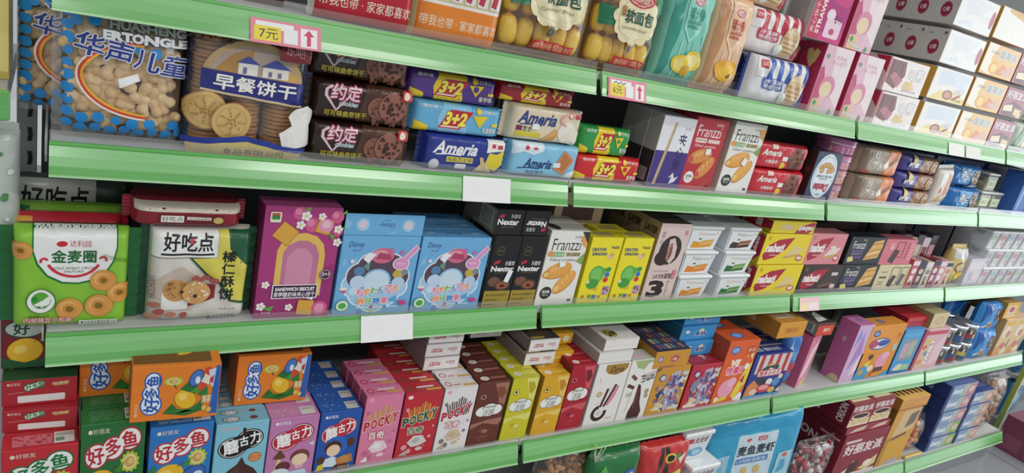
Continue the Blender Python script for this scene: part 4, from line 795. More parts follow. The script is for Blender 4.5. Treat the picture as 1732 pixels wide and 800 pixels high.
def candy_front():
    o = [R(0, 0, 1, 1, '#74b4e2')]+[P('#8cc4ea', (.02+.13*i, .62+.03*(i % 3)), (.10+.13*i, .66+.03*(i % 3)), (.06+.13*i, .74)) for i in range(7)]
    o += [T('Disney', .08, .845, .28, .935, '#2a3a6a', b=.0, sh=.3), T('迪士尼', .14, .815, .24, .835, '#2a3a6a', b=0)]
    W_ = [(.28, .50, .17), (.40, .62, .17), (.52, .68, .17), (.66, .62, .16), (.78, .48, .14), (.22, .38, .15), (.5, .42, .24), (.36, .30, .2), (.62, .30, .22), (.80, .34, .12), (.5, .22, .2)]
    o += [O(x, y, r+.018, (r+.018)*.96, '#f0f4f8') for x, y, r in W_]+[O(x, y, r, r*.96, '#a8d0ee') for x, y, r in W_[5:]]+[O(x, y, r, r*.96, '#5a4a58') for x, y, r in W_[:5]]
    o += [O(.53, .76, .15, .10, '#d8708c'), O(.50, .78, .10, .05, '#e8a0b0'), P('#b04a6a', (.44, .72), (.66, .70), (.62, .78), (.48, .80)), O(.26, .56, .07, .06, '#5a8ab0'), P('#6a9a8a', (.30, .62), (.38, .70), (.38, .56)), O(.78, .52, .08, .06, '#c8b050'), O(.86, .54, .05, .04, '#7a90a0')]
    o += [O(.5, .42, .19, .17, '#8cc0e6'), O(.5, .42, .165, .148, '#cfe4f2'), O(.26, .42, .10, .085, '#c8dcf0'), O(.79, .40, .09, .08, '#b8d4ec'), P('#d84a62', (.04, .33), (.14, .34), (.11, .27)), O(.09, .335, .05, .022, '#f0e4e8'), O(.74, .30, .06, .05, '#e8b8cc'), O(.22, .30, .06, .05, '#cfe0f2')]
    o += [O(.79, .655, .115, .085, '#f4e4ee'), O(.79, .655, .10, .075, '#e09ac8'), L('#f4e4ee', .085, (.84, .72), (.98, .88)), L('#e09ac8', .06, (.84, .72), (.975, .875)), T('碗仔', .73, .64, .85, .67, '#f6eef4', b=.03), O(.64, .83, .03, None, '#d070b0'), O(.78, .80, .03, None, '#d070b0'), O(.15, .69, .025, None, '#f0e0f0'), P('#f0f0f6', (.28, .72), (.34, .80), (.44, .78), (.36, .66))]
    cols = ['#e86a8a', '#f08a3a', '#58b04a', '#3a8ad0']
    o += [T(ch, .26+.09*i, .235+.012*i, .36+.09*i, .325+.012*i, cols[i % 4], b=.06, o='#f6f6f8') for i, ch in enumerate('ちゃわんアメ')]
    o += [T(ch, .29+.10*i, .13, .385+.10*i, .215, cols[(i+1) % 4], b=.06, o='#f6f6f8') for i, ch in enumerate('碗仔糖果')]
    o += [O(.105, .12, .085, .075, '#3f9a4a'), O(.105, .12, .077, .068, '#dff0e0'), O(.105, .12, .05, .04, '#58b04a'), L('#e6eef4', .012, (.28, .09), (.84, .09)), O(.48, .09, .02, None, '#d84a62'), O(.66, .09, .02, None, '#3a8ad0'), P('#d04a8a', (.82, .16), (.92, .17), (.96, .12), (.88, .10)), O(.34, .035, .03, None, '#5a90c8'), O(.5, .03, .02, None, '#e8d060'), P('#5aa8d8', (.7, .18), (.8, .24), (.8, .15))]
    return o
dtop = [T('Disney', .38, .35, .62, .65, '#2a3a6a', b=0, sh=.3, rot=180), R(.10, .38, .22, .62, '#9ccaec', .02), R(.78, .38, .90, .62, '#9ccaec', .02)]
cb = carton('candy_box', 'sky blue candy bowl box beside the magenta box, its top flap standing open', 'candy box', 'C', .4375, .1535, .158, .045, '#74b4e2', candy_front(), [R(0, 0, 1, 1, '#5a9cd0')], dtop, group='sky blue candy boxes', topc='#6aaade')
dup(cb, 'sky blue candy bowl box beside the black biscuit boxes', d=(.157, 0, 0)); dup(cb, 'sky blue candy bowl box second in line behind the one near the black boxes', d=(.154, .047, 0)); dup(cb, 'sky blue candy bowl box third in line, far behind the one near the black boxes', d=(.150, .094, 0))
fo = [R(0, 0, 1, 1, '#74b4e2'), T('Disney', .42, .38, .62, .66, '#2a3a6a', b=0, sh=.3, rot=180), T('迪士尼', .48, .68, .56, .76, '#2a3a6a', b=0, rot=180), O(.22, .5, .08, .30, '#a8d0ee'), O(.22, .5, .05, .18, '#e8d0dc'), O(.80, .5, .08, .30, '#a8d0ee'), O(.80, .5, .05, .18, '#e8d0dc'), P('#8cc4ea', (0, .2), (.1, .5), (0, .8)), P('#8cc4ea', (.55, .1), (.7, .3), (.62, .1))]
fm = MB(); box(fm, .0, .1535, .001, .0022, .1592, .200, 'card#74b4e2', .0003); art(fm, fo, .1535, .0405, lambda s_, t_, l_: (s_, .001-l_, .1592+t_), 'card')
fm.obj('open_flap', cb)['label'] = 'top flap standing open above the box front'

nxo = [R(0, 0, 1, 1, '#1f1e20'), R(0, 0, 1, .24, '#a8913a'), O(.30, .80, .16, .065, '#6a5c30'), O(.30, .80, .14, .055, '#1f1e20'), T('SOFT', .2, .785, .40, .815, '#8a7a40', b=0), P('#c03048', (.12, .60), (.36, .64), (.34, .68), (.14, .65)), T('乐星球', .56, .60, .92, .66, '#e8e6e2', b=.03), T('Nextar', .06, .515, .94, .59, '#f0efec', b=.04), L('#7a6a3a', .012, (.2, .495), (.8, .495)), O(.28, .37, .24, .07, '#6a4636'), O(.26, .38, .20, .055, '#7c5544'), O(.62, .32, .30, .075, '#5a3a2c'), O(.62, .32, .25, .055, '#8a5a44'), O(.62, .31, .18, .036, '#a85c3c'), O(.62, .31, .10, .02, '#3a2018'), T('软心巧克力曲奇饼干', .08, .165, .92, .195, '#3a3216', b=0), T('CHOCO COOKIE', .08, .10, .55, .125, '#3a3216', b=0), R(.06, .04, .5, .05, '#3a3216')]
nxs = [R(0, 0, 1, 1, '#4a463a'), R(.15, .55, .85, .85, '#b0aa9a')]+[R(.2+.08*i, .57, .24+.08*i, .83, '#4a463a') for i in range(8)]
nx = carton('biscuit_box', 'black biscuit box with gold base and a white sticker, next to the sky blue boxes', 'biscuit box', 'C', .757, .0655, .163, .05, '#1f1e20', nxo, nxs, group='black biscuit boxes', stk=(.62, .38, .012, .028, -15), topc='#2a282a')
nx2 = dup(nx, 'black soft biscuit box with gold base, next to the white pastry box', d=(.067, 0, 0))
for c in [c for c in bpy.data.objects if c.parent == nx2 and c.name.startswith('price_sticker')]: bpy.data.objects.remove(c)
nto = [R(0, 0, 1, 1, '#1f1e20'), P('#c03048', (.06, .66), (.26, .72), (.24, .84), (.08, .80)), T('乐星球', .50, .68, .86, .84, '#e8e6e2', b=.03), T('Nextar', .04, .40, .84, .64, '#f0efec', b=.04), L('#8a7a40', .015, (.2, .30), (.7, .32))]
nt = carton('biscuit_box', 'black biscuit box lying on top of another, its lettering the right way up', 'biscuit box', 'C', .749, .0655, .055, .13, '#1f1e20', nto, [R(0, 0, 1, 1, '#7a7464'), R(.50, .15, .9, .9, '#c4bfb0')]+[R(.53+.045*i, .18, .555+.045*i, .86, '#4a463a') for i in range(8)], z=.165, group='black biscuit boxes')
nto2 = [R(0, 0, 1, 1, '#1f1e20'), P('#c03048', (.94, .34), (.74, .28), (.76, .16), (.92, .20)), T('乐星球', .14, .16, .5, .32, '#e8e6e2', b=.03, rot=180), T('Nextar', .10, .36, .90, .60, '#f0efec', b=.04, rot=180), L('#8a7a40', .015, (.3, .70), (.8, .68))]
carton('biscuit_box', 'black biscuit box lying on top of another, its lettering upside down', 'biscuit box', 'C', .816, .0640, .055, .13, '#1f1e20', nto2, z=.165, group='black biscuit boxes')

fc = carton('pastry_box', 'white pastry box with orange rolls and dark round badge, beside the black boxes', 'pastry box', 'C', .893, .107, .178, .05, '#eeece6', fwo+[P('#3a3a38', (.80, 1), (1, 1), (1, .84))], [R(0, 0, 1, 1, '#bdb6a4')], [R(0, 0, 1, 1, '#d4d2cc'), O(.2, .5, .14, .4, '#2c2c2a')], side='#c9c2b0', stk=(.40, .52, .016, .014, 10))
dup(fc, 'white pastry box behind the foremost one on the third shelf', d=(.003, .052, 0))
sco = [R(0, 0, 1, 1, '#f2e32e'), T('CRAYON', .06, .80, .52, .855, '#2a3a7a', b=.05), T('SHINCHAN', .10, .735, .58, .785, '#2a3a7a', b=.05), T('TALKS', .66, .84, .94, .88, '#23305a', b=.05), O(.72, .72, .13, .045, '#e8c890'), O(.76, .75, .08, .03, '#d8b070'),
       O(.42, .44, .24, .14, '#58b04a'), O(.42, .44, .19, .11, '#7cc862'), O(.36, .30, .20, .08, '#4aa040'), O(.64, .50, .08, .05, '#58b04a'), O(.78, .52, .085, .04, '#3a9a4a'), O(.77, .44, .085, .04, '#3a7ac8'), O(.76, .36, .085, .04, '#d83a3a'), O(.20, .33, .06, .025, '#f0d8b8'), P('#d8b82a', (.24, .22), (.6, .24), (.55, .19)),
       R(.74, .12, .98, .26, '#c8a8b8', .02)]+speck('#7a4a6a', 12, .76, .14, .96, .25, .025)+[T('小新', .08, .07, .20, .13, '#c03a4a', b=.04), T('糖', .44, .06, .58, .13, '#2a6ac0', b=.04), T('果', .30, .07, .42, .13, '#3a9a4a', b=.04), T('QQ', .62, .07, .74, .12, '#d83a3a', b=.04)]
sc = carton('candy_box', 'yellow candy box with green patch and coloured sweets, next to the white pastry box', 'candy box', 'C', 1.011, .0925, .164, .045, '#f2e32e', sco, [R(0, 0, 1, 1, '#d8ca28')], [R(.2, .2, .8, .8, '#b8a868', .05)], group='yellow candy boxes', topc='#e0d22c')
dup(sc, 'yellow candy box with green patch, next to the tall pale numbered box', d=(.0975, 0, 0)); dup(sc, 'yellow candy box in the second row behind the pair', d=(.05, .047, 0))
carton('biscuit_box', 'beige carton with dark stripe at the back above the yellow candy boxes', 'carton', 'C', .965, .145, .235, .10, '#d0b494', [R(.15, .72, .8, .88, '#5a3c34')], [R(0, 0, 1, 1, '#8a7458')], dy=.10, side='#a08868')
lyo = [R(0, 0, 1, 1, '#dfc9c2'), O(.50, .66, .36, .19, '#3a2a28'), O(.32, .56, .26, .10, '#3a2a28'), P('#dfc9c2', (.40, .80), (.56, .82), (.70, .70), (.72, .56), (.60, .48), (.44, .55)), P('#b07a74', (.44, .74), (.54, .76), (.60, .62), (.52, .50), (.42, .56)), P('#7a4a48', (.5, .70), (.56, .71), (.56, .56), (.5, .56)),
       T('LAYER蛋糕', .20, .285, .80, .355, '#2c2422', b=.04), T('CHOCOLATE FLAVOR', .16, .375, .66, .395, '#7a6660', b=0), T('3', .12, .04, .66, .265, '#2c2422', b=.05, rot=0), R(.80, .28, .92, .40, '#c85a68'), T('千\n层', .82, .29, .90, .39, '#f0dcd8', b=.0), R(.84, .86, .94, .92, '#d88a90'), T('甜\n心', .10, .74, .20, .90, '#8a7670', b=0), T('巧克力千层', .72, .06, .80, .26, '#7a6660', b=0, rot=90)]
lyl = [R(0, 0, 1, 1, '#a58e68'), T('LAYER', .1, .84, .9, .93, '#4a3a24', b=.05)]
ly = carton('biscuit_box', 'tall pale pink cake box with a large number 3, beside the white tubs', 'cake box', 'C', 1.211, .104, .204, .06, '#dfc9c2', lyo, lyl, side='#a58e68', topc='#4a4238', group='tall pale cake boxes')
dup(ly, 'tall cake box with brown side, second in depth behind the numbered one', d=(0, .062, 0)); dup(ly, 'tall cake box with brown side, third in depth behind the numbered one', d=(0, .124, 0))

def tub(x, y, z, label, fr_, w=.118, h=.058, d=.085, grp='white stacked tubs', sh='C'):
    t = empty('snack_tub', (x, Y0[sh]+y, SH[sh]+z)); tag(t, label, 'tub', grp)
    mb = MB(); i = .007; hb = h*.86
    def pr(s, tt, l): k = i*(1-tt/hb); return (k+s*(w-2*k)/w, k-.0-l, tt)
    v = [(i, i, 0), (w-i, i, 0), (w-i, d-i, 0), (i, d-i, 0), (.001, .001, hb), (w-.001, .001, hb), (w-.001, d-.001, hb), (.001, d-.001, hb)]
    mb.add(v, [(0, 3, 2, 1), (0, 1, 5, 4), (1, 2, 6, 5), (2, 3, 7, 6), (3, 0, 4, 7), (4, 5, 6, 7)], 'gloss#dfe4e8')
    mb.add([(-.0006, .02, hb*.97), (-.0006, .06, hb*.97), (.0012, .05, hb*.8), (.002, .04, hb*.72), (.0012, .028, hb*.8)], [(0, 4, 3, 2, 1)], 'gloss#b9c2c8')
    mb.obj('cup', t)
    lb = MB(); art(lb, fr_, w-.012, hb-.004, lambda s, tt, l: pr(s+.006, tt+.002, l+.0008), 'card'); lb.obj('paper_label', t)
    l = MB(); box(l, -.003, w+.003, -.003, d+.003, hb, h-.0006, 'gloss#eef0f0', .0022); l.obj('lid', t)
    return t
def tubf(c1, c2, dark, extra=()): return [R(0, 0, 1, 1, '#eceeee'), T('Franzzi', .26, .74, .56, .93, '#4a4640' if dark else '#c9a050', b=-.005), R(.58, .76, .86, .81, '#b9b4ac'), O(.92, .86, .02, None, '#c05050'), P(c2, (.10, .06), (.16, .42), (.44, .36), (.42, .06)), P(c1, (.40, .06), (.44, .44), (.90, .54), (.88, .14)), P(c2, (.44, .06), (.44, .20), (.88, .28), (.88, .14)), L('#f2e6d0', .01, (.44, .26), (.89, .36)), O(.38, .54, .06, .04, '#3a5a34')]+list(extra)
tt = [tubf('#e8a03a', '#e0902c', 0), tubf('#e0983c', '#e8862c', 1), tubf('#e6b04a', '#e0a02c', 0), tubf('#6a9a4a', '#2f7a3c', 0), tubf('#7aaa52', '#2f6a3a', 0), tubf('#9a5a44', '#4a2c28', 1, [R(.10, .06, .40, .3, '#3a3438')])]
for k, (a, b_) in enumerate((('lowest white tub with orange wafers, beside the pale numbered box', 'lowest white tub with green wafers, beside the yellow wafer boxes'), ('middle white tub with orange wafers and dark lettering', 'middle white tub with green wafers'), ('topmost white tub with orange wafers', 'topmost white tub with brown chocolate wafers'))):
    tub(1.326-.004*k, .002*k, k*.0665, a, tt[k], h=.066); tub(1.478-.006*k, .002*k, k*.0665, b_, tt[3+k], h=.066)
for k, a in enumerate(('lowest white tub in the second row', 'middle white tub in the second row', 'topmost white tub in the second row')): tub(1.470-.004*k, .096, k*.0665, a+', behind the green wafer tubs', tt[3+k], h=.066)

def nabf(base, dk=0, food='#e6cc90'): return [R(0, 0, 1, 1, base), P('#b02438', (.04, .28), (.10, .62), (.30, .82), (.62, .90), (.50, .50), (.30, .22), (.10, .12)), T('nabati', .07, .40, .46, .70, '#f4ece6', b=.05, sh=.1), T('richeese', .18, .28, .36, .35, '#f0d8d0', b=0), P(food, (.50, .26), (.62, .48), (.92, .58), (.84, .36)), P('#cfa860' if not dk else '#7a5a48', (.50, .26), (.50, .18), (.84, .28), (.84, .36)), O(.70, .56, .08, .06, food), O(.86, .20, .08, .10, '#c03040'), O(.86, .21, .06, .06, '#f0dcd0'), T('新', .06, .80, .12, .94, '#b08a20', b=0)]
nbl = [R(0, 0, 1, 1, '#b8a428'), P('#a02436', (.0, .1), (.3, .7), (.7, .96), (1, .9), (1, .3), (.5, .02)), T('nabati', .38, .18, .66, .82, '#f2e0dc', b=.04, rot=90)]
nb = carton('wafer_box', 'yellow wafer box with red leaf emblem, lowest of three beside the white tubs', 'wafer box', 'C', 1.622, .206, .091, .05, '#ecd62c', nabf('#ecd62c'), nbl, group='yellow wafer boxes')
dup(nb, 'yellow wafer box with red leaf emblem, in the middle of three', d=(-.007, .002, .0935))
nbt = [R(0, 0, 1, 1, '#ecd62c'), P('#b02438', (.54, .0), (.66, .6), (.92, .98), (1, .9), (.96, .3), (.88, 0)), T('nabati', .62, .15, .96, .62, '#f4ece6', b=.05, rot=180), P('#e6cc90', (.12, .36), (.3, .8), (.54, .6), (.44, .2))]
carton('wafer_box', 'yellow wafer box lying on the stack, its lettering upside down', 'wafer box', 'C', 1.622, .192, .036, .10, '#ecd62c', nbt, nbl, z=.1875)
carton('wafer_box', 'black wafer box with red leaf emblem under the pink one', 'wafer box', 'C', 1.833, .203, .090, .05, '#3c2f2e', nabf('#3c2f2e', 1, '#4a3a34')+[R(.74, .62, .90, .74, '#d8d0cc'), R(.80, .16, .92, .30, '#d8d0cc', .02)], fin='card')
carton('wafer_box', 'pink wafer box with red leaf emblem on top of the black one', 'wafer box', 'C', 1.818, .180, .098, .05, '#dd8f94', nabf('#dd8f94', 0, '#efd8d0'), z=.0915, dy=.002)
carton('wafer_box', 'dark wafer box in the back, behind the pink wafer box', 'wafer box', 'C', 1.85, .25, .18, .10, '#3a2a2c', [R(.1, .4, .9, .6, '#5a3038')], dy=.12)
fbo = [R(0, 0, 1, 1, '#252c34'), T('Franzzi', .10, .58, .44, .86, '#f0eee8', b=0), R(.10, .46, .44, .54, '#6a4a8a'), T('威化饼干', .12, .34, .42, .44, '#b8a4cc', b=0), R(.16, .22, .42, .30, '#6a4a8a'), P('#e6d48a', (.08, .08), (.06, .26), (.18, .30), (.24, .12)), P('#e2b468', (.50, .14), (.58, .50), (.66, .86), (.92, .94), (.94, .64), (.90, .24)), P('#c88c44', (.52, .24), (.90, .40), (.90, .34), (.51, .17)), P('#c88c44', (.60, .52), (.92, .62), (.92, .56), (.58, .45)), P('#c88c44', (.66, .80), (.92, .82), (.92, .77), (.64, .72)), L('#f4dca0', .016, (.54, .34), (.90, .50)), T('法丽兹', .32, .88, .44, .94, '#d8d4cc', b=0)]
fl_ = [R(0, 0, 1, 1, '#1a1f26'), T('Franzzi', .3, .2, .7, .85, '#c8c4bc', b=0, rot=90)]
fb_ = carton('wafer_box', 'black and purple wafer box with golden wafers, lower of two', 'wafer box', 'C', 2.038, .198, .090, .05, '#252c34', fbo, fl_, group='black wafer boxes with golden wafers')
dup(fb_, 'black and purple wafer box with golden wafers, upper of two', d=(-.014, .002, .0915))
carton('chocolate_box', 'cream chocolate biscuit box with dark bars, under the pink one', 'chocolate box', 'C', 2.238, .194, .088, .05, '#dccfa8', [R(.42, .14, .70, .92, '#5a4a3a', .02), R(.445, .17, .675, .89, '#dccfa8'), R(.74, .14, .97, .92, '#5a4a3a', .02), R(.76, .17, .95, .89, '#dccfa8'), P('#4a3a38', (.40, .16), (.50, .60), (.64, .54), (.54, .06)), P('#6a6468', (.70, .2), (.78, .66), (.92, .60), (.84, .14)), R(.10, .46, .32, .54, '#5a4a3a'), R(.10, .2, .28, .24, '#8a7a5a'), R(.10, .3, .28, .34, '#8a7a5a'), R(.12, .7, .30, .74, '#8a7a5a')])
carton('chocolate_box', 'pink chocolate biscuit box with a dark bar, on the cream one', 'chocolate box', 'C', 2.218, .194, .087, .05, '#d97886', [R(.40, .28, .66, .92, '#4a3034', .02), R(.425, .31, .635, .89, '#d97886'), P('#4a3034', (.26, .12), (.36, .62), (.54, .56), (.44, .02)), T('心\n动', .20, .60, .32, .88, '#f2e4e4', b=.03), R(.76, .2, .80, .9, '#a84a5a')]+[R(.84, .2+.12*i, .96, .28+.12*i, '#e8a0a8') for i in range(6)], z=.0895, dy=.002)
NC = [('#c8606a', '#efe0dc', 'rosy narrow candy pack, first after the cream chocolate box'), ('#2c2a34', '#d8b8a8', 'black narrow candy pack, second after the cream chocolate box'), ('#d8cfb8', '#8a8474', 'beige narrow candy pack, third after the cream chocolate box'), ('#8a3a4c', '#e8d4dc', 'wine red narrow candy pack with white oval'), ('#d8a0a8', '#f0ece8', 'pale pink narrow candy pack with white oval'), ('#e0c8b8', '#c87a60', 'pale peach narrow candy pack beside the yellow bag')]
for k, (c1, c2, lb) in enumerate(NC):
    carton('candy_pack', lb, 'candy pack', 'C', 2.440+.0475*k, .045, .105-.004*(k % 3), .05, c1, [R(0, .82, 1, .97, '#26263a' if k % 2 else '#e8d8e4'), O(.5, .62, .34, .10, c2), R(.2, .2, .7, .45, c2), P('#6a3038', (.1, .05), (.5, .3), (.8, .12))], fin='gloss', group='narrow candy packs', rz=.0)
    if k < 5: carton('candy_pack', lb.replace('narrow', 'narrow second-row'), 'candy pack', 'C', 2.43+.0475*k, .045, .175-.01*(k % 2), .05, c2 if k % 2 else '#3a3440', [R(.1, .5, .9, .8, c1)], dy=.058, fin='gloss', group='narrow candy packs')
pack('candy_bag', 'yellow clear topped bag with a ring, standing by the narrow candy packs', 'candy bag', 'C', 2.725, .105, .135, .06, '#d8c27a', [R(0, .72, 1, 1, '#d8dad8'), O(.5, .46, .3, .18, '#8a6a4a'), O(.5, .46, .2, .12, '#e0cf9a'), O(.62, .2, .3, .12, '#e6c43a'), P('#6a9a5a', (.7, .05), (.98, .05), (.9, .3))], px=4, pz=5, fins='tb', fin='foil', wr=.008)
carton('candy_box', 'pale lavender box standing between the yellow bag and the little cups', 'candy box', 'C', 2.846, .118, .108, .06, '#d9d4e0', [R(.1, .6, .9, .9, '#e9e4ea'), R(.2, .2, .5, .5, '#c8b8d4'), O(.66, .4, .2, .2, '#e8dce4')], fin='gloss')
CCOL = ['#d8a8ac', '#b8c8d8', '#c8b4cc', '#c8949c', '#b8d0b8']
for r_ in range(3):
    for c_ in range(6):
        cc = CCOL[(c_+r_*2) % 5]
        tub(2.972-.022*r_+.073*c_, .002*r_, r_*.074, f'pale little cup, {["lowest", "middle", "topmost"][r_]} layer, {ORD[c_].replace("foremost", "first")} along from the lavender box',
            [R(0, 0, 1, 1, '#e4dfe0'), R(.1, .55, .9, .9, cc), R(.15, .12, .55, .45, '#efe6e6'), O(.7, .3, .16, .18, CCOL[(c_+r_+2) % 5])], w=.066, h=.0735, d=.07, grp='pale little cups in rows')

for k, (x_, c_, hh, lb) in enumerate(((2.13, '#33242a', .20, 'added dark brown carton standing in for shade behind the pink chocolate box'), (2.44, '#3a2228', .21, 'added dark maroon carton standing in for shade behind the narrow candy packs'), (2.75, '#2a3440', .20, 'added dark slate carton standing in for shade behind the yellow bag'), (3.06, '#4a2c34', .225, 'added dark wine carton standing in for shade behind the little cups'))):
    carton('shade_carton', lb, 'carton', 'C', x_, .295, hh, .09, c_, [R(.06, .4, .94, .62, '#5a3a3e'), R(.3, .7, .8, .86, '#6a4a44')], dy=.19, group='added dark cartons standing in for shade on the third shelf', topc=c_)  # added cartons, dark in colour to stand in for back-of-shelf shade
# ------------------------------------------------------------------ fourth shelf (D)
def lemon(cx, cy, r): return [O(cx, cy, r, r*.62, '#c89018', 20), O(cx, cy+.01, r*.96, r*.58, '#ecb92e', 20), O(cx-.25*r, cy+.03, r*.4, r*.2, '#f4d468', 20), L('#5a4a1c', .014, (cx+.5*r, cy+.4*r), (cx+.9*r, cy+.7*r)), P('#4a8a34', (cx+.8*r, cy+.5*r), (cx+1.5*r, cy+.9*r), (cx+1.2*r, cy+.35*r))]
def fish(cx, cy, r, c='#3f6ab8'): return [O(cx, cy, r, r*.52, '#24406e', 30), O(cx, cy, r*.92, r*.46, c, 30), O(cx+.3*r, cy-.05*r, r*.4, r*.22, '#d6e2ee', 30), P(c, (cx-.7*r, cy-.3*r), (cx-1.3*r, cy-.1*r), (cx-1.2*r, cy-.6*r))]
def sunb(cx, cy, r): return [P('#b8c83a', *[(cx+(r if k % 2 else r*.78)*math.cos(k*PI/12), cy+(r if k % 2 else r*.78)*.8*math.sin(k*PI/12)) for k in range(24)]), O(cx, cy, r*.66, r*.52, '#e8d8a0'), O(cx, cy, r*.5, r*.38, '#c8a050'), O(cx+.1*r, cy+.05*r, r*.3, r*.22, '#e2c27c')]
def fishbox(base, tcol, edge):
    return [R(0, 0, 1, 1, base), O(.24, .64, .19, .15, edge), O(.50, .71, .19, .14, edge), O(.76, .80, .20, .14, edge), O(.24, .64, .165, .13, '#f2f2ee'), O(.50, .71, .165, .12, '#f2f2ee'), O(.76, .80, .175, .12, '#f2f2ee'),
            T('好', .10, .54, .36, .74, tcol, b=.06, rot=8), T('多', .38, .62, .62, .82, tcol, b=.06, rot=8), T('鱼', .64, .71, .88, .89, tcol, b=.06, rot=8), T('●好丽友', .10, .89, .44, .95, '#e8dccc', b=.02)]+sunb(.78, .53, .17)+lemon(.34, .33, .24)+fish(.74, .30, .22)+[P('#3a7a3a', (0, .1), (.16, .3), (.3, .16), (.5, .22), (.8, .08), (1, .2), (1, 0), (0, 0)), O(.2, .12, .08, .05, '#d8b060'), O(.6, .1, .09, .05, '#c88a48'), P('#3a7a3a', (.0, .42), (.10, .5), (.12, .36))]
def ftop(c, c2): return [R(.12, .15, .66, .85, c2)]+speck(c, 22, .14, .2, .64, .8, .02)+[R(.68, .12, .96, .88, '#e6e4de'), R(.70, .6, .94, .8, '#b9b4aa'), R(.70, .25, .82, .5, '#7a9a7a')]
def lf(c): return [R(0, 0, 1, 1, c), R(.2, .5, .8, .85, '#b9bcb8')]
fbx = carton('cracker_box', 'upright red cracker box with green lettering, foremost at the near end', 'cracker box', 'D', -.052, .097, .137, .04, '#c42f38', fishbox('#c42f38', '#1f7a3c', '#1f6a34'), lf('#a8242c'), ftop('#b03038', '#d8707a'), group='red cracker boxes')
dup(fbx, 'upright red cracker box second in line, supporting the lying red boxes', d=(.002, .042, 0))
lyf = [R(0, 0, 1, 1, '#b02a34'), T('●好丽友', .06, .80, .24, .92, '#e8c8c0', b=.02), O(.34, .70, .06, .16, '#1f6a34'), O(.42, .76, .06, .15, '#1f6a34'), O(.50, .82, .06, .14, '#1f6a34'), O(.34, .70, .05, .13, '#f0f0ea'), O(.42, .76, .05, .12, '#f0f0ea'), O(.50, .82, .05, .11, '#f0f0ea'), T('好多鱼', .30, .62, .55, .92, '#1f7a3c', b=.05, rot=10), R(.20, .10, .84, .38, '#e6e2dc', .02), P('#c88a48', (.64, .8), (.9, .9), (.88, .72), (.7, .68)), T('烧烤味', .66, .74, .88, .86, '#f0e0c0', b=.02), L('#d89a98', .008, (.08, .5), (.3, .54))]
a = carton('cracker_box', 'red cracker box lying on the upright red one with a blank white panel', 'cracker box', 'D', -.053, .097, .039, .11, '#b02a34', lyf, lf('#8a2028'), z=.138, dy=.045, rz=-.06, group='lying red cracker boxes')
gt = [R(0, 0, 1, 1, '#2f5a34'), R(.0, .3, 1, 1, '#3a3a38')]+[O(.1+.18*i, .6, .08, .3, ['#d8b83a', '#7a4a3a', '#5a7aa8', '#8a6a4a', '#3a5a8a'][i]) for i in range(5)]+[T('好多鱼', .2, .4, .5, .7, '#e8e0d0', b=.03)]
b = carton('cracker_box', 'red cracker box with green top lying highest of the lying red boxes', 'cracker box', 'D', -.054, .097, .045, .11, '#b02a34', lyf, lf('#8a2028'), gt, z=.178, dy=.055, group='lying red cracker boxes', topc='#2f5a34')
carton('cracker_box', 'dark red cracker box far back above the lying ones, with a lemon picture', 'cracker box', 'D', -.056, .060, .088, .05, '#7a2228', [O(.5, .78, .46, .19, '#1f4a34'), O(.5, .78, .42, .16, '#b9c0b8'), T('好', .25, .66, .6, .9, '#1f4a34', b=.06)]+lemon(.5, .34, .40)+[P('#2f5a3a', (0, 0), (1, 0), (1, .2), (.5, .1), (0, .22))], z=.2265, dy=.085, group='red cracker boxes')
carton('cracker_box', 'dark red packet piece squeezed beside the far back red box under the price rail', 'cracker box', 'D', .006, .026, .085, .05, '#8a3038', [R(0, 0, 1, .5, '#24483a')], z=.2265, dy=.09, group='red cracker boxes')
fg = carton('cracker_box', 'upright green cracker box with red lettering, under the lying orange box', 'cracker box', 'D', .048, .089, .167, .042, '#2f7a3c', fishbox('#2a6e38', '#c02c3c', '#b02a3a'), lf('#1f5a2c'), ftop('#2f7a3c', '#4a8a54'), group='upright cracker boxes')
fbl = carton('cracker_box', 'upright blue cracker box with red lettering, beside the green one', 'cracker box', 'D', .144, .097, .147, .042, '#2f7ac4', fishbox('#2f7ac4', '#c02c3c', '#c02c3c'), lf('#1f5a9c'), ftop('#2f7ac4', '#78aadc'), group='upright cracker boxes')
dup(fbl, 'upright blue cracker box second in line under the lying orange box', d=(.003, .045, 0)); dup(fg, 'upright green cracker box second in line behind the foremost green one', d=(.002, .045, 0))
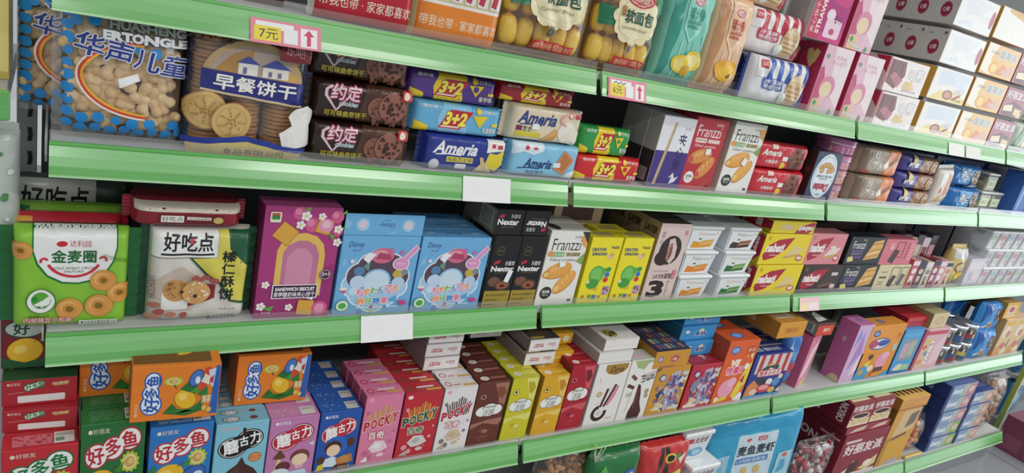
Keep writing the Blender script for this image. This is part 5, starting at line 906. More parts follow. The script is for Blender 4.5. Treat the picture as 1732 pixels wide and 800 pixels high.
def orf():
    o = [R(0, 0, 1, 1, '#e8822a')]+[O(.22, .30, .125, .20, '#2a5ab0'), O(.21, .52, .10, .16, '#2a5ab0'), O(.23, .74, .10, .17, '#2a5ab0'), O(.22, .30, .108, .175, '#e6eef4'), O(.21, .52, .083, .135, '#e6eef4'), O(.23, .74, .083, .145, '#e6eef4')]
    o += [T('好', .14, .16, .31, .44, '#2a5ab0', b=.06, rot=90), T('多', .14, .43, .29, .62, '#2a5ab0', b=.06, rot=90), T('鱼', .155, .65, .31, .84, '#2a5ab0', b=.06, rot=90), T('●好丽友', .04, .10, .075, .34, '#f4d8b8', b=.02, rot=90)]
    o += sunb(.46, .72, .12)+[O(.61, .36, .125, .20, '#b8821a', 25), O(.61, .37, .115, .185, '#ecb92e', 25), O(.58, .42, .05, .07, '#f4d468'), P('#2f7030', (.54, .56), (.66, .74), (.78, .56), (.72, .46)), P('#4a9a3a', (.66, .5), (.80, .66), (.84, .46)), L('#2c4a20', .012, (.50, .58), (.47, .66)), P('#2f7030', (.36, .12), (.46, .30), (.54, .16), (.72, .2), (.80, .34), (.84, .14), (.62, .05)), O(.80, .58, .05, .10, '#d8483a'), P('#f0ead8', (.76, .7), (.86, .84), (.88, .62)), O(.86, .88, .05, .08, '#d84a3a'), O(.93, .78, .04, .08, '#e8b83a'), P('#3a7a34', (.36, .14), (.5, .2), (.72, .14), (.8, .3), (.68, .2), (.5, .1)), O(.72, .76, .075, .17, '#24406e', -20), O(.72, .76, .066, .15, '#4a78c0', -20), O(.74, .72, .03, .07, '#e0e8f0')]
    o += [P('#c8d8e8', (.86, .9), (.98, .95), (.99, .5), (.90, .6)), P('#2f62b4', (.90, .06), (1, .06), (1, .98), (.95, .98), (.93, .6)), P('#3a7a34', (.74, .45), (.86, .6), (.88, .36)), P('#b88a50', (.80, .26), (.92, .3), (.92, .44), (.80, .42)), T('海苔', .81, .28, .91, .42, '#f4e8c8', b=.04), P('#c03a3a', (.86, .72), (.93, .8), (.92, .64)), P('#e8e0c8', (.82, .84), (.88, .78), (.88, .68), (.80, .7)), O(.84, .18, .03, .05, '#e0c060'), O(.90, .14, .03, .05, '#e0c060')]
    return o
ol = [R(0, 0, 1, 1, '#b8652a'), R(.3, .52, .62, .86, '#8a8a88')]
ob = carton('cracker_box', 'orange cracker box lying across the green and blue boxes, jutting forward', 'cracker box', 'D', .112, .128, .100, .075, '#e8822a', orf(), ol, [R(.0, .1, .9, .9, '#7a4a20')]+lemon(.6, .5, .1), z=.1685, dy=-.008, rz=-.05, group='orange cracker boxes lying down')
ob.location.z = SH['D']+.1675
dup(ob, 'orange cracker box at the back, between the red boxes and the jutting orange one', loc=(.046, .035, SH['D']+.168), rz=0)
dup(ob, 'orange cracker box lying across the light blue and pink mushroom biscuit boxes', loc=(.281, .006, SH['D']+.1385), rz=-.03)
def mush(base, edge, oval, extra): return [R(0, 0, 1, 1, base), T('●好丽友', .10, .90, .42, .955, '#d8a8b0' if oval != '#c02c3c' else '#f0f0ee', b=.02), O(.34, .63, .29, .165, edge), O(.66, .74, .27, .155, edge), O(.34, .63, .265, .148, '#f0f0f0'), O(.66, .74, .245, .138, '#f0f0f0'), O(.34, .63, .25, .138, oval), O(.66, .74, .23, .128, oval), O(.5, .685, .24, .13, oval), T('蘑', .16, .54, .45, .745, '#f6f6f4', b=.06, rot=10), T('古', .46, .64, .63, .79, '#f6f6f4', b=.06, rot=10), T('力', .66, .66, .86, .84, '#f6f6f4', b=.06, rot=10)]+extra
mb_x = [P('#3a241c', (.5, .92), (.56, .92), (.58, .8), (.52, .8)), P('#4a2c22', (.08, 0), (.12, .16), (.30, .28), (.46, .36), (.54, .47), (.62, .35), (.80, .26), (.92, .14), (.96, 0)), P('#5e3a2c', (.20, .16), (.4, .27), (.52, .34), (.5, .24)), O(.80, .44, .13, .075, '#b05a30'), O(.80, .44, .11, .062, '#e09a5c'), T('朱古力', .71, .41, .89, .47, '#b03a20', b=.02)]
mt = [O(.28, .72, .17, .16, '#26221f'), O(.28, .72, .15, .13, '#e0e8e8'), T('蘑古力', .16, .64, .40, .80, '#26221f', b=.03), O(.74, .74, .07, .10, '#6a3a30'), O(.72, .25, .08, .12, '#6a3a30'), O(.28, .25, .17, .16, '#26221f'), O(.28, .25, .15, .13, '#e0e8e8'), T('蘑古力', .16, .17, .40, .33, '#26221f', b=.03)]
mg = carton('biscuit_box', '', 'biscuit box', 'D', .2455, .0885, .137, .045, '#86c4d8', mush('#86c4d8', '#26221f', '#1f1c1c', mb_x), lf('#5aa0b8'), mt, topc='#7ab8cc')
row(mg, 3, .0465, 'light blue mushroom biscuit box with black name oval', 'in its row', 'light blue mushroom biscuit boxes', dx=-.001)
def mtop(c): return [R(.0, .05, .98, .95, c), R(.64, .14, .94, .84, '#d9d9d2'), R(.66, .56, .92, .74, '#b8b4ac'), R(.06, .14, .58, .84, c)]+speck('#e8dce4', 10, .1, .2, .55, .8, .012)
mp_x = [P('#6a4030', (.12, .36), (.26, .50), (.40, .36), (.26, .33)), P('#e2c080', (.22, .34), (.30, .34), (.26, .14), (.16, .12)), O(.36, .20, .16, .09, '#6a3038'), O(.30, .10, .2, .08, '#d8e4ec'), O(.70, .34, .21, .12, '#7a4038'), O(.70, .29, .17, .10, '#f0d2b4'), P('#c8dcec', (.44, .10), (.84, .12), (.92, .0), (.4, .0)), P('#e8a8b8', (.6, .2), (.8, .2), (.78, .14), (.64, .14)), P('#e8dcc0', (0, .12), (.3, .06), (.36, 0), (0, 0)), P('#d8d4e0', (.84, .54), (.95, .58), (.97, .5))]
mpk = carton('biscuit_box', '', 'biscuit box', 'D', .3365, .0885, .134, .036, '#c480b0', mush('#c480b0', '#8a1c38', '#c02c3c', mp_x), lf('#a86094'), mtop('#c88ab4'), topc='#c07aac')
row(mpk, 4, .037, 'pink mushroom biscuit box with red name oval', 'in its row', 'pink mushroom biscuit boxes', dx=.0)
mb_b = [O(.46, .42, .30, .17, '#2f6ac0'), O(.40, .40, .22, .12, '#4a2a22'), O(.42, .35, .17, .10, '#f0d0b0'), P('#dce6f0', (.18, .20), (.42, .25), (.62, .18), (.5, .06), (.22, .08)), O(.84, .46, .10, .08, '#5a3428'), O(.14, .20, .10, .07, '#5a3428'), P('#b87a44', (.5, .2), (.9, .26), (.96, .12), (.6, .04)), O(.72, .17, .15, .07, '#c88c50'), P('#e6c83a', (.04, .02), (.24, .04), (.2, .14), (.08, .12)), P('#5a3428', (.4, 0), (.9, 0), (.8, .1), (.5, .08)), T('巧克力味', .6, .02, .9, .06, '#f0e0c0', b=.02)]
mbl = carton('biscuit_box', '', 'biscuit box', 'D', .428, .080, .134, .036, '#2758ac', mush('#2758ac', '#8a1c38', '#c02c3c', mb_b), lf('#1f468c'), mtop('#3464b4'), topc='#2c5cb0')
row(mbl, 5, .037, 'dark blue mushroom biscuit box with red name oval', 'in its row', 'dark blue mushroom biscuit boxes', dx=-.0015)

def pocky(base, tc, st, dark, low):
    rr = random.Random(4); o = [R(0, 0, 1, 1, base), O(.14, .945, .07, .028, '#f2e4e4' if dark else '#e8a0b8')]
    for i in range(11):
        x = .24+.052*i; t = .73+.08*rr.random()+.07*(1-abs(i-5)/5); o.append(L(st[i % len(st)], .04, (x+.02, .56), (x-.05+.018*i-.04, t)))
    o += [T(ch, .045+.182*i, .495+.022*i, .215+.182*i, .635+.026*i, tc, b=.05, o='#f2ead8' if dark else '#f8e4ea', ow=.04) for i, ch in enumerate('POCKY')]
    o += [T('百奇', .22, .37, .64, .475, tc if dark else '#f6f0ee', b=.05, o='#f2ead8' if dark else tc), O(.12, .76, .05, .03, low[2])]
    o += [P(low[0], (.26, .24), (.42, .34), (.66, .33), (.80, .22), (.62, .17), (.40, .16)), P(low[1], (.34, .25), (.50, .31), (.62, .27), (.50, .21)), O(.2, .17, .08, .04, low[2]), O(.34, .10, .07, .04, low[2]), O(.62, .12, .10, .03, low[0]), P(low[1], (.08, .05), (.26, .12), (.3, .04)), O(.84, .30, .05, .025, low[2]), O(.9, .46, .03, .02, low[2])]
    return o+speck(low[2], 8, .08, .04, .92, .5, .014, 6)
def potop(c, c2): return [O(.16, .5, .10, .30, c2), O(.16, .5, .07, .20, c), R(.36, .52, .82, .70, '#e8dcd8'), R(.58, .14, .98, .36, '#d8a84a'), R(.3, .3, .52, .4, c2)]
def porow(x, w, h, base, tc, st, dark, low, n, what, grp, sc, dx, left='#a04860', c2='#c83a50'):
    c = carton('biscuit_stick_box', '', 'biscuit stick box', 'D', x, w, h, .032, base, pocky(base, tc, st, dark, low), [R(0, 0, 1, 1, left)], potop(base, c2), side=left, topc=base)
    row(c, n, .0338, what, 'in its row', grp, dx=dx); return c
porow(.5115, .079, .160, '#df82a4', '#c22c3c', ['#d8ac6a', '#c89858'], 0, ('#ecd4d8', '#f4ecea', '#c86a90'), 4, 'pink biscuit stick box with red lettering', 'pink biscuit stick boxes', 1, -.001)
porow(.5935, .085, .155, '#c42c3a', '#2f5a34', ['#e0a84a', '#c88a34'], 1, ('#d8d4d0', '#b8b4b0', '#e0a0a0'), 6, 'red biscuit stick box with green lettering', 'red biscuit stick boxes', 1, -.001, '#8a2028', '#5a6a3a')
pw = porow(.6815, .0785, .156, '#e9e4e2', '#b82c3c', ['#4a3430', '#6a5448'], 0, ('#d8c0a0', '#c8b090', '#8a7a78'), 4, 'white biscuit stick box with dark sticks and red lettering', 'white biscuit stick boxes', 1, .001, '#b8b0ac')
plf = [R(0, 0, 1, 1, '#e9e6e4'), T('POCKY', .14, .32, .46, .66, '#b83040', b=.04, rot=180), T('Glico', .62, .34, .88, .66, '#b83040', b=.01, sh=.3, rot=180)]
pll = [R(0, 0, 1, 1, '#8a7a78')]
pwl = carton('biscuit_stick_box', '', 'biscuit stick box', 'D', .659, .0845, .0305, .16, '#e9e6e4', plf, pll, [R(0, 0, 1, 1, '#4a423c')]+[L('#8a7a60', .02, (.2+.06*i, .05), (.25+.05*i, .9)) for i in range(11)]+[R(.05, .02, .5, .08, '#d8b060')], side='#8a7f7c')
pwl.location = (.660, .028, SH['D']+.1585); pwl['label'] = 'white biscuit stick box lying lowest of the three on the white row'; pwl['group'] = 'lying white biscuit stick boxes'
dup(pwl, 'white biscuit stick box lying in the middle of the three on the white row', d=(-.001, .001, .0315)); dup(pwl, 'white biscuit stick box lying uppermost of the three on the white row', d=(.001, .002, .063))
def pejoy(base, dk, lt):
    return [R(0, 0, 1, 1, base), P(lt, (.52, .98), (.70, .80), (.78, .66), (.98, .62), (1, .98)), P(dk, (.62, .92), (.74, .76), (.84, .72), (.96, .82), (.84, .92)), O(.22, .78, .12, .05, '#2f2a1c'), O(.22, .78, .105, .042, lt), O(.22, .78, .05, .02, '#2f2a1c'), P(lt, (0, .28), (.4, .36), (.9, .30), (1, .36), (1, .42), (.5, .40), (0, .36))]+\
        [O(.30, .55, .24, .085, '#3a342c'), O(.52, .575, .26, .095, '#3a342c'), O(.74, .56, .20, .085, '#3a342c'), O(.5, .53, .28, .07, '#3a342c'), O(.30, .55, .228, .078, '#f0efe8'), O(.52, .575, .248, .088, '#f0efe8'), O(.74, .56, .188, .078, '#f0efe8'), O(.5, .53, .268, .063, '#f0efe8')]+\
        [T('pejoy', .26, .58, .74, .645, '#5a5448', b=.01, sh=.2), T('百醇', .32, .475, .70, .575, '#5a544a', b=-.005, sh=.2), O(.42, .24, .12, .03, dk), O(.52, .22, .10, .03, lt), T('抹茶慕斯', .28, .12, .66, .155, lt, b=.02), T('夹心饼干', .34, .07, .62, .10, lt, b=0), L(dk, .02, (.7, .44), (.98, .50))]
def petop(lt): return [O(.26, .5, .14, .26, '#e8e4d4'), T('百醇', .20, .42, .32, .58, '#8a8468'), R(.44, .42, .95, .62, lt)]
def perow(x, w, h, base, dk, lt, n, what, grp, left, dx=.001, dd=.032):
    c = carton('biscuit_stick_box', '', 'biscuit stick box', 'D', x, w, h, dd-.0018, base, pejoy(base, dk, lt), [R(0, 0, 1, 1, left)], petop(lt), side=left, topc=base)
    row(c, n, dd, what, 'in its row', grp, dx=dx); return c
perow(.7615, .0785, .160, '#6a342a', '#8a4a34', '#a87060', 5, 'brown biscuit stick box with white cloud label', 'brown biscuit stick boxes', '#4a2620', .003, .034)
perow(.8465, .071, .163, '#cfc62a', '#b8a82a', '#e2dc7a', 5, 'lime yellow biscuit stick box with white cloud label', 'lime yellow biscuit stick boxes', '#7a7a24', .0015, .033)
perow(.931, .073, .158, '#e0a928', '#c88a24', '#ecc868', 3, 'amber yellow biscuit stick box with white cloud label', 'amber yellow biscuit stick boxes', '#b8862c', .002, .033)
perow(1.006, .071, .178, '#b01f30', '#7a1a24', '#d05a64', 5, 'crimson biscuit stick box with white cloud label', 'crimson biscuit stick boxes', '#7a1a24', .001, .034)
pv = dup(pwl, 'white biscuit stick box lying flat, lower of two, above the lime yellow row', loc=(.897, .0, SH['D']+.1635), group='lying white biscuit stick boxes'); dup(pwl, 'white biscuit stick box lying flat, upper of two, above the lime yellow row', loc=(.906, .006, SH['D']+.195)); dup(pwl, 'white biscuit stick box lying further back beside the two above the lime row', loc=(.80, .09, SH['D']+.192))
ayl = carton('biscuit_stick_box', 'amber biscuit stick box lying flat beside the white ones, lower of two', 'biscuit stick box', 'D', .957, .085, .028, .15, '#e0a928', [O(.78, .5, .12, .34, '#efe2c0'), R(.1, .4, .6, .6, '#ecc868')], [R(0, 0, 1, 1, '#b8862c')], z=.1590, dy=.05, group='lying amber biscuit stick boxes')
dup(ayl, 'amber biscuit stick box lying flat beside the white ones, upper of two', d=(.012, .03, .031))

dov = T('Dove', .40, .86, .82, .965, '#4a2c1c', b=.01, sh=.3)
d1o = [R(0, 0, 1, 1, '#ece7e2'), P('#a8823c', (.24, 1), (.24, .92), (.34, .85), (.6, .82), (.84, .86), (.94, .92), (.94, 1)), dov, T('CHOCOLATE', .46, .835, .70, .852, '#4a2c1c', b=0), P('#dc8aa8', (.52, .34), (.62, .30), (.76, .44), (.84, .62), (.76, .64), (.66, .52)), L('#4a2a22', .08, (.40, .30), (.50, .60)), L('#4a2a22', .07, (.50, .30), (.72, .66)), arc('#3a201a', .10, .40, .20, .19, .105, 100, 380, 26), O(.40, .20, .09, .05, '#dcd2ca'), O(.26, .52, .09, .045, '#b89a6a'), O(.26, .52, .065, .03, '#d8c29a'), T('Y', .14, .72, .2, .78, '#c89aa8'), L('#b8a8a0', .01, (.2, .36), (.36, .38)), T('巧克力', .66, .08, .86, .11, '#8a7a70')]
d1 = carton('chocolate_box', 'white chocolate box with gold name shield and chocolate sticks', 'chocolate box', 'D', 1.0855, .103, .172, .05, '#ece7e2', d1o, [R(0, 0, 1, 1, '#cfc4bc')], [R(.2, .2, .8, .8, '#ddd6d0')], group='white chocolate boxes', topc='#e2dcd6')
dup(d1, 'white chocolate box second in depth behind the gold shield one', d=(0, .052, 0))
d2o = [R(0, 0, 1, 1, '#ece8e2'), P('#a8b880', (.1, 1), (.25, .88), (.5, .84), (.62, .94), (.95, .97), (1, 1)), T('Dove', .72, .52, .96, .92, '#3a241c', b=.02, sh=.3, rot=-75), L('#7a4a3c', .10, (.14, .76), (.34, .68)), L('#6a3a30', .10, (.08, .60), (.34, .54)), P('#4a2420', (.46, .60), (.56, .58), (.64, .44), (.70, .28), (.84, .12), (.80, .0), (.36, .0), (.36, .12), (.46, .30)), P('#6a3a32', (.50, .52), (.55, .5), (.56, .3), (.5, .12), (.46, .28)), O(.84, .46, .08, .045, '#b09a6a'), O(.86, .38, .07, .04, '#b09a6a'), T('丝滑', .16, .38, .28, .5, '#6a5a50', b=0, rot=-80), L('#8a7a70', .012, (.3, .5), (.24, .14)), speck('#5a4a40', 3, .5, .74, .62, .84, .014)[0]]
carton('chocolate_box', 'white chocolate box with a pouring dark chocolate stream', 'chocolate box', 'D', 1.191, .097, .174, .05, '#ece8e2', d2o, [R(0, 0, 1, 1, '#cfc8bc')], [R(0, 0, 1, 1, '#c8ccb8'), R(.1, .3, .6, .6, '#e0b8c8')], topc='#c8ccb8', group='white chocolate boxes')
dvl = carton('chocolate_box', 'white chocolate box lying flat, lower of two on the gold shield box', 'chocolate box', 'D', 1.079, .108, .030, .16, '#e9e5e0', [R(0, 0, 1, 1, '#e9e5e0'), R(.05, .4, .9, .42, '#cfc8c2')], [R(0, 0, 1, 1, '#a8a09c')], [R(0, 0, 1, 1, '#dcd8d2'), O(.3, .18, .2, .12, '#b8a85a'), T('Dove', .16, .10, .48, .26, '#2c2018', b=.05, sh=.3, rot=20)], z=.1735, dy=.003, group='lying white chocolate boxes', side='#a39c98')
dup(dvl, 'white chocolate box lying flat, upper of two on the gold shield box', d=(.012, .004, .0315))

tro = [R(0, 0, 1, 1, '#cf9434'), O(.22, .80, .09, .07, '#2a4a9a'), O(.22, .80, .075, .055, '#c8d0e0'), P('#3a4a8a', (.14, .44), (.34, .56), (.44, .44), (.26, .34)), P('#b8b4cc', (.48, .88), (.72, .92), (.76, .6), (.66, .1), (.52, .06), (.48, .4)), P('#5a5a90', (.52, .84), (.64, .8), (.62, .5), (.72, .3), (.62, .14)), P('#c03a4a', (.56, .58), (.74, .66), (.72, .58)), P('#8a9ac0', (.62, .24), (.82, .44), (.9, .3), (.74, .1)), P('#e4e4ea', (.5, .3), (.6, .36), (.58, .5)), P('#d8c8a0', (.24, .3), (.5, .2), (.46, .06), (.2, .12)), T('卡牌', .12, .08, .36, .16, '#f0e6cc', b=.03), T('SSR', .70, .08, .88, .14, '#f0e6cc', b=.03), P('#7a6a9a', (.34, .62), (.46, .72), (.44, .54))]+shards(['#8e8cb4', '#d4d2de', '#5a5486', '#b06a78', '#c8c4d6', '#3e4a86', '#e2d2b0'], 34, .40, .10, .94, .88, .12, 5)+shards(['#5a5486', '#c8b890', '#3a4a8a', '#8a6a9a'], 10, .12, .3, .44, .6, .09, 8)+[O(.22, .80, .09, .07, '#2a4a9a'), O(.22, .80, .075, .055, '#c8d0e0')]+speck('#efe6d0', 10, .2, .08, .9, .3, .02)+speck('#5a5a80', 8, .44, .2, .86, .86, .024, 9)
trt = [R(.12, .04, .94, .96, '#3a3848')]+[R(.15+.13*i, .08+.22*j, .25+.13*i, .26+.22*j, ['#8a5a6a', '#5a6aa8', '#b8a080', '#6a8a90', '#4a4a60', '#a07050'][(i+2*j) % 6]) for i in range(6) for j in range(4)]
carton('card_box', 'orange collectible card box beside the pouring chocolate box', 'card box', 'D', 1.290, .122, .142, .08, '#cf9434', tro, [R(0, 0, 1, 1, '#b87f2c')], trt, group='orange card boxes')
carton('card_box', 'orange card box lying on the other orange one, its top full of small pictures', 'card box', 'D', 1.266, .124, .049, .13, '#cf9434', [R(0, 0, 1, 1, '#cf9434'), O(.16, .54, .07, .2, '#4a4a8a'), O(.16, .54, .055, .15, '#b8b8d0'), P('#b85a6a', (.44, .6), (.56, .76), (.74, .62), (.6, .3), (.48, .34)), P('#e8c8a0', (.48, .5), (.6, .6), (.64, .4)), R(.2, .02, .6, .12, '#a86a5a')], [R(0, 0, 1, 1, '#b07a28')], trt, z=.1435, dy=-.001, group='orange card boxes', topc='#3a3848')
carton('card_box', 'red collectible card box between the orange card box and the orange toy box', 'card box', 'D', 1.420, .117, .138, .08, '#c02e40', [(q if not (q[0] == 'r' and q[5] == '#cf9434') else R(0, 0, 1, 1, '#c02e40')) for q in tro]+[P('#8a8a9a', (.10, .5), (.3, .74), (.4, .6), (.24, .36)), R(.06, .05, .5, .12, '#f0d8d0')], [R(0, 0, 1, 1, '#8a2030')], [R(.1, .2, .9, .9, '#a83848'), T('卡', .5, .3, .7, .7, '#f0e0e0', b=.04)], topc='#a02838')
def blx(x, z, dy, lb, w=.112, h=.042):
    return carton('snack_box', lb, 'snack box', 'D', x, w, h, .12, '#3f94d0', [R(0, 0, 1, 1, '#3f94d0'), O(.18, .62, .09, .2, '#234a8a'), O(.18, .62, .07, .15, '#d0dcec'), P('#e8d8b0', (.5, .74), (.62, .84), (.66, .6), (.54, .5)), T('奥特', .40, .28, .72, .6, '#1f3a7a', b=.06, o='#c8dcf0'), R(0, .0, 1, .05, '#2a6aa8')], [R(0, 0, 1, 1, '#2a6a88')], [R(.3, .2, .9, .9, '#5a9ac8')], z=z, dy=dy, group='blue boxes lying above the red card box')
blx(1.418, .1395, .045, 'bright blue box lying lowest above the red card box'); blx(1.400, .1825, .055, 'bright blue box lying in the middle above the red card box', .135); blx(1.405, .2255, .06, 'teal blue box lying topmost above the red card box, cut by the rail', .14, .035)
pgo = [R(0, 0, 1, 1, '#e2622e'), O(.26, .86, .15, .06, '#3a64b4'), O(.26, .86, .12, .04, '#8ab0e0'), T('VS', .24, .60, .56, .71, '#f4e8d8', b=.08, sh=.2), T('惊喜', .18, .47, .60, .59, '#e8507a', b=.08, o='#f6ece4'), T('蛋', .62, .48, .72, .58, '#e8507a', b=.06, o='#f6ece4'), O(.36, .24, .25, .155, '#eaa0b4'), O(.50, .34, .14, .08, '#f0b4c4'), P('#e8c83a', (.06, .02), (.5, .06), (.46, .12), (.08, .08)), P('#ecd04a', (.60, .10), (.78, .5), (.98, .66), (.98, .3), (.74, .04)), P('#c03040', (.74, .34), (.86, .46), (.88, .3)), O(.82, .58, .08, .05, '#f2f0ea'), P('#f0f0f0', (.7, .02), (.9, .16), (1, .1), (1, 0)), R(.66, .80, .94, .90, '#c8502a'), T('新品', .68, .82, .92, .88, '#f4d8c0', b=.02), P('#e8c83a', (.7, .74), (.74, .78), (.78, .72)), P('#f0e2b0', (.82, .76), (.92, .8), (.92, .68)), O(.14, .08, .08, .04, '#f0e4d0'), O(.90, .22, .05, .04, '#d8a040')]
pg = carton('toy_candy_box', 'orange toy candy box with a pink oval and VS lettering', 'candy box', 'D', 1.541, .128, .200, .06, '#e2622e', pgo, [R(0, 0, 1, 1, '#b04a2c')]+speck('#c86a48', 12, .1, .1, .9, .9, .06), [O(.45, .5, .2, .25, '#3a64b4'), O(.45, .5, .15, .18, '#8ab0e0')], group='orange toy candy boxes', topc='#d85c30')
dup(pg, 'orange toy candy box behind the foremost one, showing above the blue boxes', d=(-.014, .063, 0))
nvo = [R(0, 0, 1, 1, '#2a3a86'), R(.10, .56, 1, .98, '#d8d0cc')]+[P('#c03a48', (.16+.22*i, .56), (.26+.22*i, .56), (.27+.22*i, .98), (.17+.22*i, .98)) for i in range(4)]+[P('#2a4a4a', (.28, .66), (.5, .78), (.74, .70), (.72, .62), (.5, .68), (.3, .60)), P('#d8b86a', (.40, .72), (.5, .82), (.6, .73)), R(.20, .48, .86, .63, '#c03a50', .04), R(.215, .493, .845, .617, '#f2eeec', .04), T('糖果总动员', .25, .50, .81, .61, '#c03a50', b=.05), P('#d88a50', (0, 0), (.3, 0), (.34, .3), (.16, .42), (.04, .3)), O(.36, .38, .11, .09, '#3a3438'), O(.60, .34, .09, .08, '#e8e4e0'), O(.50, .20, .2, .10, '#c8404a'), O(.50, .22, .14, .06, '#e8a0a0'), O(.80, .32, .1, .1, '#5a90c8'), O(.24, .14, .1, .07, '#e8c8b8'), O(.74, .14, .10, .07, '#e0b060'), R(0, 0, 1, .06, '#4aa0c8'), O(.46, .36, .05, .05, '#2a262c'), O(.88, .44, .06, .06, '#e8d4c0'), P('#f0d8b0', (.86, .1), (.98, .2), (.98, .06))]
nvb = carton('candy_box', 'navy candy box with red and white striped awning picture', 'candy box', 'D', 1.676, .170, .147, .05, '#2a3a86', nvo, [R(0, 0, 1, 1, '#23337c')], [R(.12, .3, .3, .8, '#c8d0d8'), O(.2, .5, .07, .2, '#7a9a8a'), T('糖果总动员', .36, .3, .8, .7, '#d8d8e4', b=.04), R(0, .86, 1, 1, '#c8b8c0')], group='navy candy boxes', topc='#2a3a86')
dup(nvb, 'navy candy box second in depth behind the striped awning one', d=(.0, .052, 0)); dup(nvb, 'navy candy box third in depth behind the striped awning one', d=(-.004, .104, 0))
pack('candy_bag', 'shiny blue candy bag squeezed beside the navy candy box', 'candy bag', 'D', 1.848, .075, .175, .05, '#3f78c4', [O(.5, .35, .3, .12, '#c84a58'), P('#a8c8ea', (.2, .9), (.5, .6), (.4, .5), (.1, .7)), R(.2, .5, .8, .7, '#5a90d0')], px=4, pz=5, fins='tb', fin='foil', wr=.006, dy=.02)
carton('snack_box', 'amber box lying high above the navy candy boxes', 'snack box', 'D', 1.745, .126, .050, .13, '#dc9b34', [R(.22, .3, .74, .66, '#c88a30'), T('饼干', .28, .34, .68, .62, '#c8583a', b=.03)], [R(0, 0, 1, 1, '#a87a34'), R(.05, .3, .35, .8, '#c8b890')], [R(.1, .2, .8, .75, '#d8c8a8'), R(.14, .3, .6, .45, '#b89a70')], z=.191, dy=.006, group='boxes lying high on the fourth shelf', topc='#c88c34')
carton('snack_box', 'small black and red box lying with its barcode side showing, past the amber box', 'snack box', 'D', 1.936, .084, .042, .10, '#d8452e', [R(0, 0, 1, .86, '#d8452e'), R(0, .86, 1, 1, '#2a2a2a'), T('趣多', .36, .3, .8, .62, '#f4e0d0', b=.03, sh=.2)], [R(0, 0, 1, 1, '#7a7876'), R(.25, .15, .9, .85, '#b8b8b4')]+[R(.3+.06*i, .2, .335+.06*i, .8, '#4a4848') for i in range(9)], [R(0, 0, 1, 1, '#3a3a34'), P('#d8dcd4', (.1, .1), (.8, .2), (.9, .8), (.5, .6)), P('#6a8a4a', (.3, .5), (.6, .8), (.4, .9))], z=.186, dy=.006, topc='#3a3a34')
pk1 = carton('candy_box', 'pink box with a spotted beige side, turned beside the amber box', 'candy box', 'D', 1.945, .080, .178, .075, '#e0809c', [R(0, 0, 1, 1, '#e08aa4'), P('#f0dce0', (.1, .1), (.6, .3), (.9, .9), (.4, .7)), P('#d8c080', (.2, 0), (.8, 0), (.7, .2))], [R(0, 0, 1, 1, '#b8a488'), R(.6, 0, 1, 1, '#c05a78'), O(.4, .2, .12, .08, '#e0d8c8'), O(.35, .5, .1, .1, '#5a6a9a'), T('糖', .26, .12, .5, .28, '#333333', b=.03), P('#7a8a5a', (.2, .6), (.5, .8), (.3, .9))], side='#c0607c', rz=.25, dy=.012, topc='#d86a8c')
carton('candy_box', 'tall mauve pink box standing turned, its plain side towards the aisle', 'candy box', 'D', 2.158, .088, .212, .068, '#d8b0d4', [R(0, 0, 1, 1, '#d8b4d6'), P('#b08ac8', (.2, .2), (.8, .5), (.5, .9)), P('#f0e0ee', (.5, .1), (.9, .2), (.8, .5)), P('#8a9ad8', (.1, .6), (.4, .8), (.2, .95))], [R(0, 0, 1, 1, '#c26a9e'), P('#d9cba0', (.35, 0), (.98, 0), (.94, .07), (.8, .11), (.6, .11), (.42, .06)), P('#b88a90', (.42, .64), (.60, .70), (.56, .78), (.38, .72)), T('糖玩', .42, .66, .58, .74, '#e8d8c0', b=.0)], [O(.5, .5, .2, .2, '#7a6ab0')]+[R(.1*i, 0, .1*i+.03, 1, '#d890b8') for i in range(10)], side='#c26a9e', dy=.0, rz=.0, topc='#c878a8')
oro = [R(0, 0, 1, 1, '#e6932c')]+[P('#eda94c', (.08*i, .5), (.08*i+.035, .5), (.08*i+.05, 1), (.08*i+.015, 1)) for i in range(13)]+[O(.40, .66, .30, .11, '#34559c'), O(.40, .66, .27, .09, '#e6e0ea'), O(.24, .66, .11, .07, '#c84a6a'), O(.5, .67, .16, .06, '#34559c'), O(.20, .86, .09, .06, '#34559c'), O(.20, .86, .06, .035, '#8ab0e0'), O(.66, .32, .17, .16, '#e8a0b8'), O(.74, .42, .10, .07, '#f0b4c8'), P('#5a2c30', (.5, .1), (.8, .12), (.78, .2), (.54, .2)), P('#4aa0c8', (0, 0), (.34, 0), (.44, .18), (.24, .28), (.04, .2)), P('#e8d060', (.14, .3), (.34, .36), (.3, .22)), O(.30, .42, .07, .05, '#4a3a2a'), O(.40, .2, .08, .06, '#e8e0c8'), O(.16, .14, .07, .05, '#d8a040'), P('#d03a4a', (.42, .04), (.52, .06), (.5, .14)), R(.84, .74, .95, .84, '#d87a2c'), O(.9, .56, .06, .08, '#b8c8b8'), R(0, 0, 1, .02, '#3a7ab0'), P('#4aa0c8', (.7, 0), (1, 0), (1, .12), (.86, .08))]
carton('candy_box', 'orange striped candy box with a pink oval and a blue name swoosh', 'candy box', 'D', 2.236, .212, .204, .055, '#e6932c', oro, [R(0, 0, 1, 1, '#b8742c')], [O(.4, .5, .1, .3, '#5a5aa0')]+[R(.1*i, 0, .1*i+.03, 1, '#eda94c') for i in range(10)], topc='#d88c34')
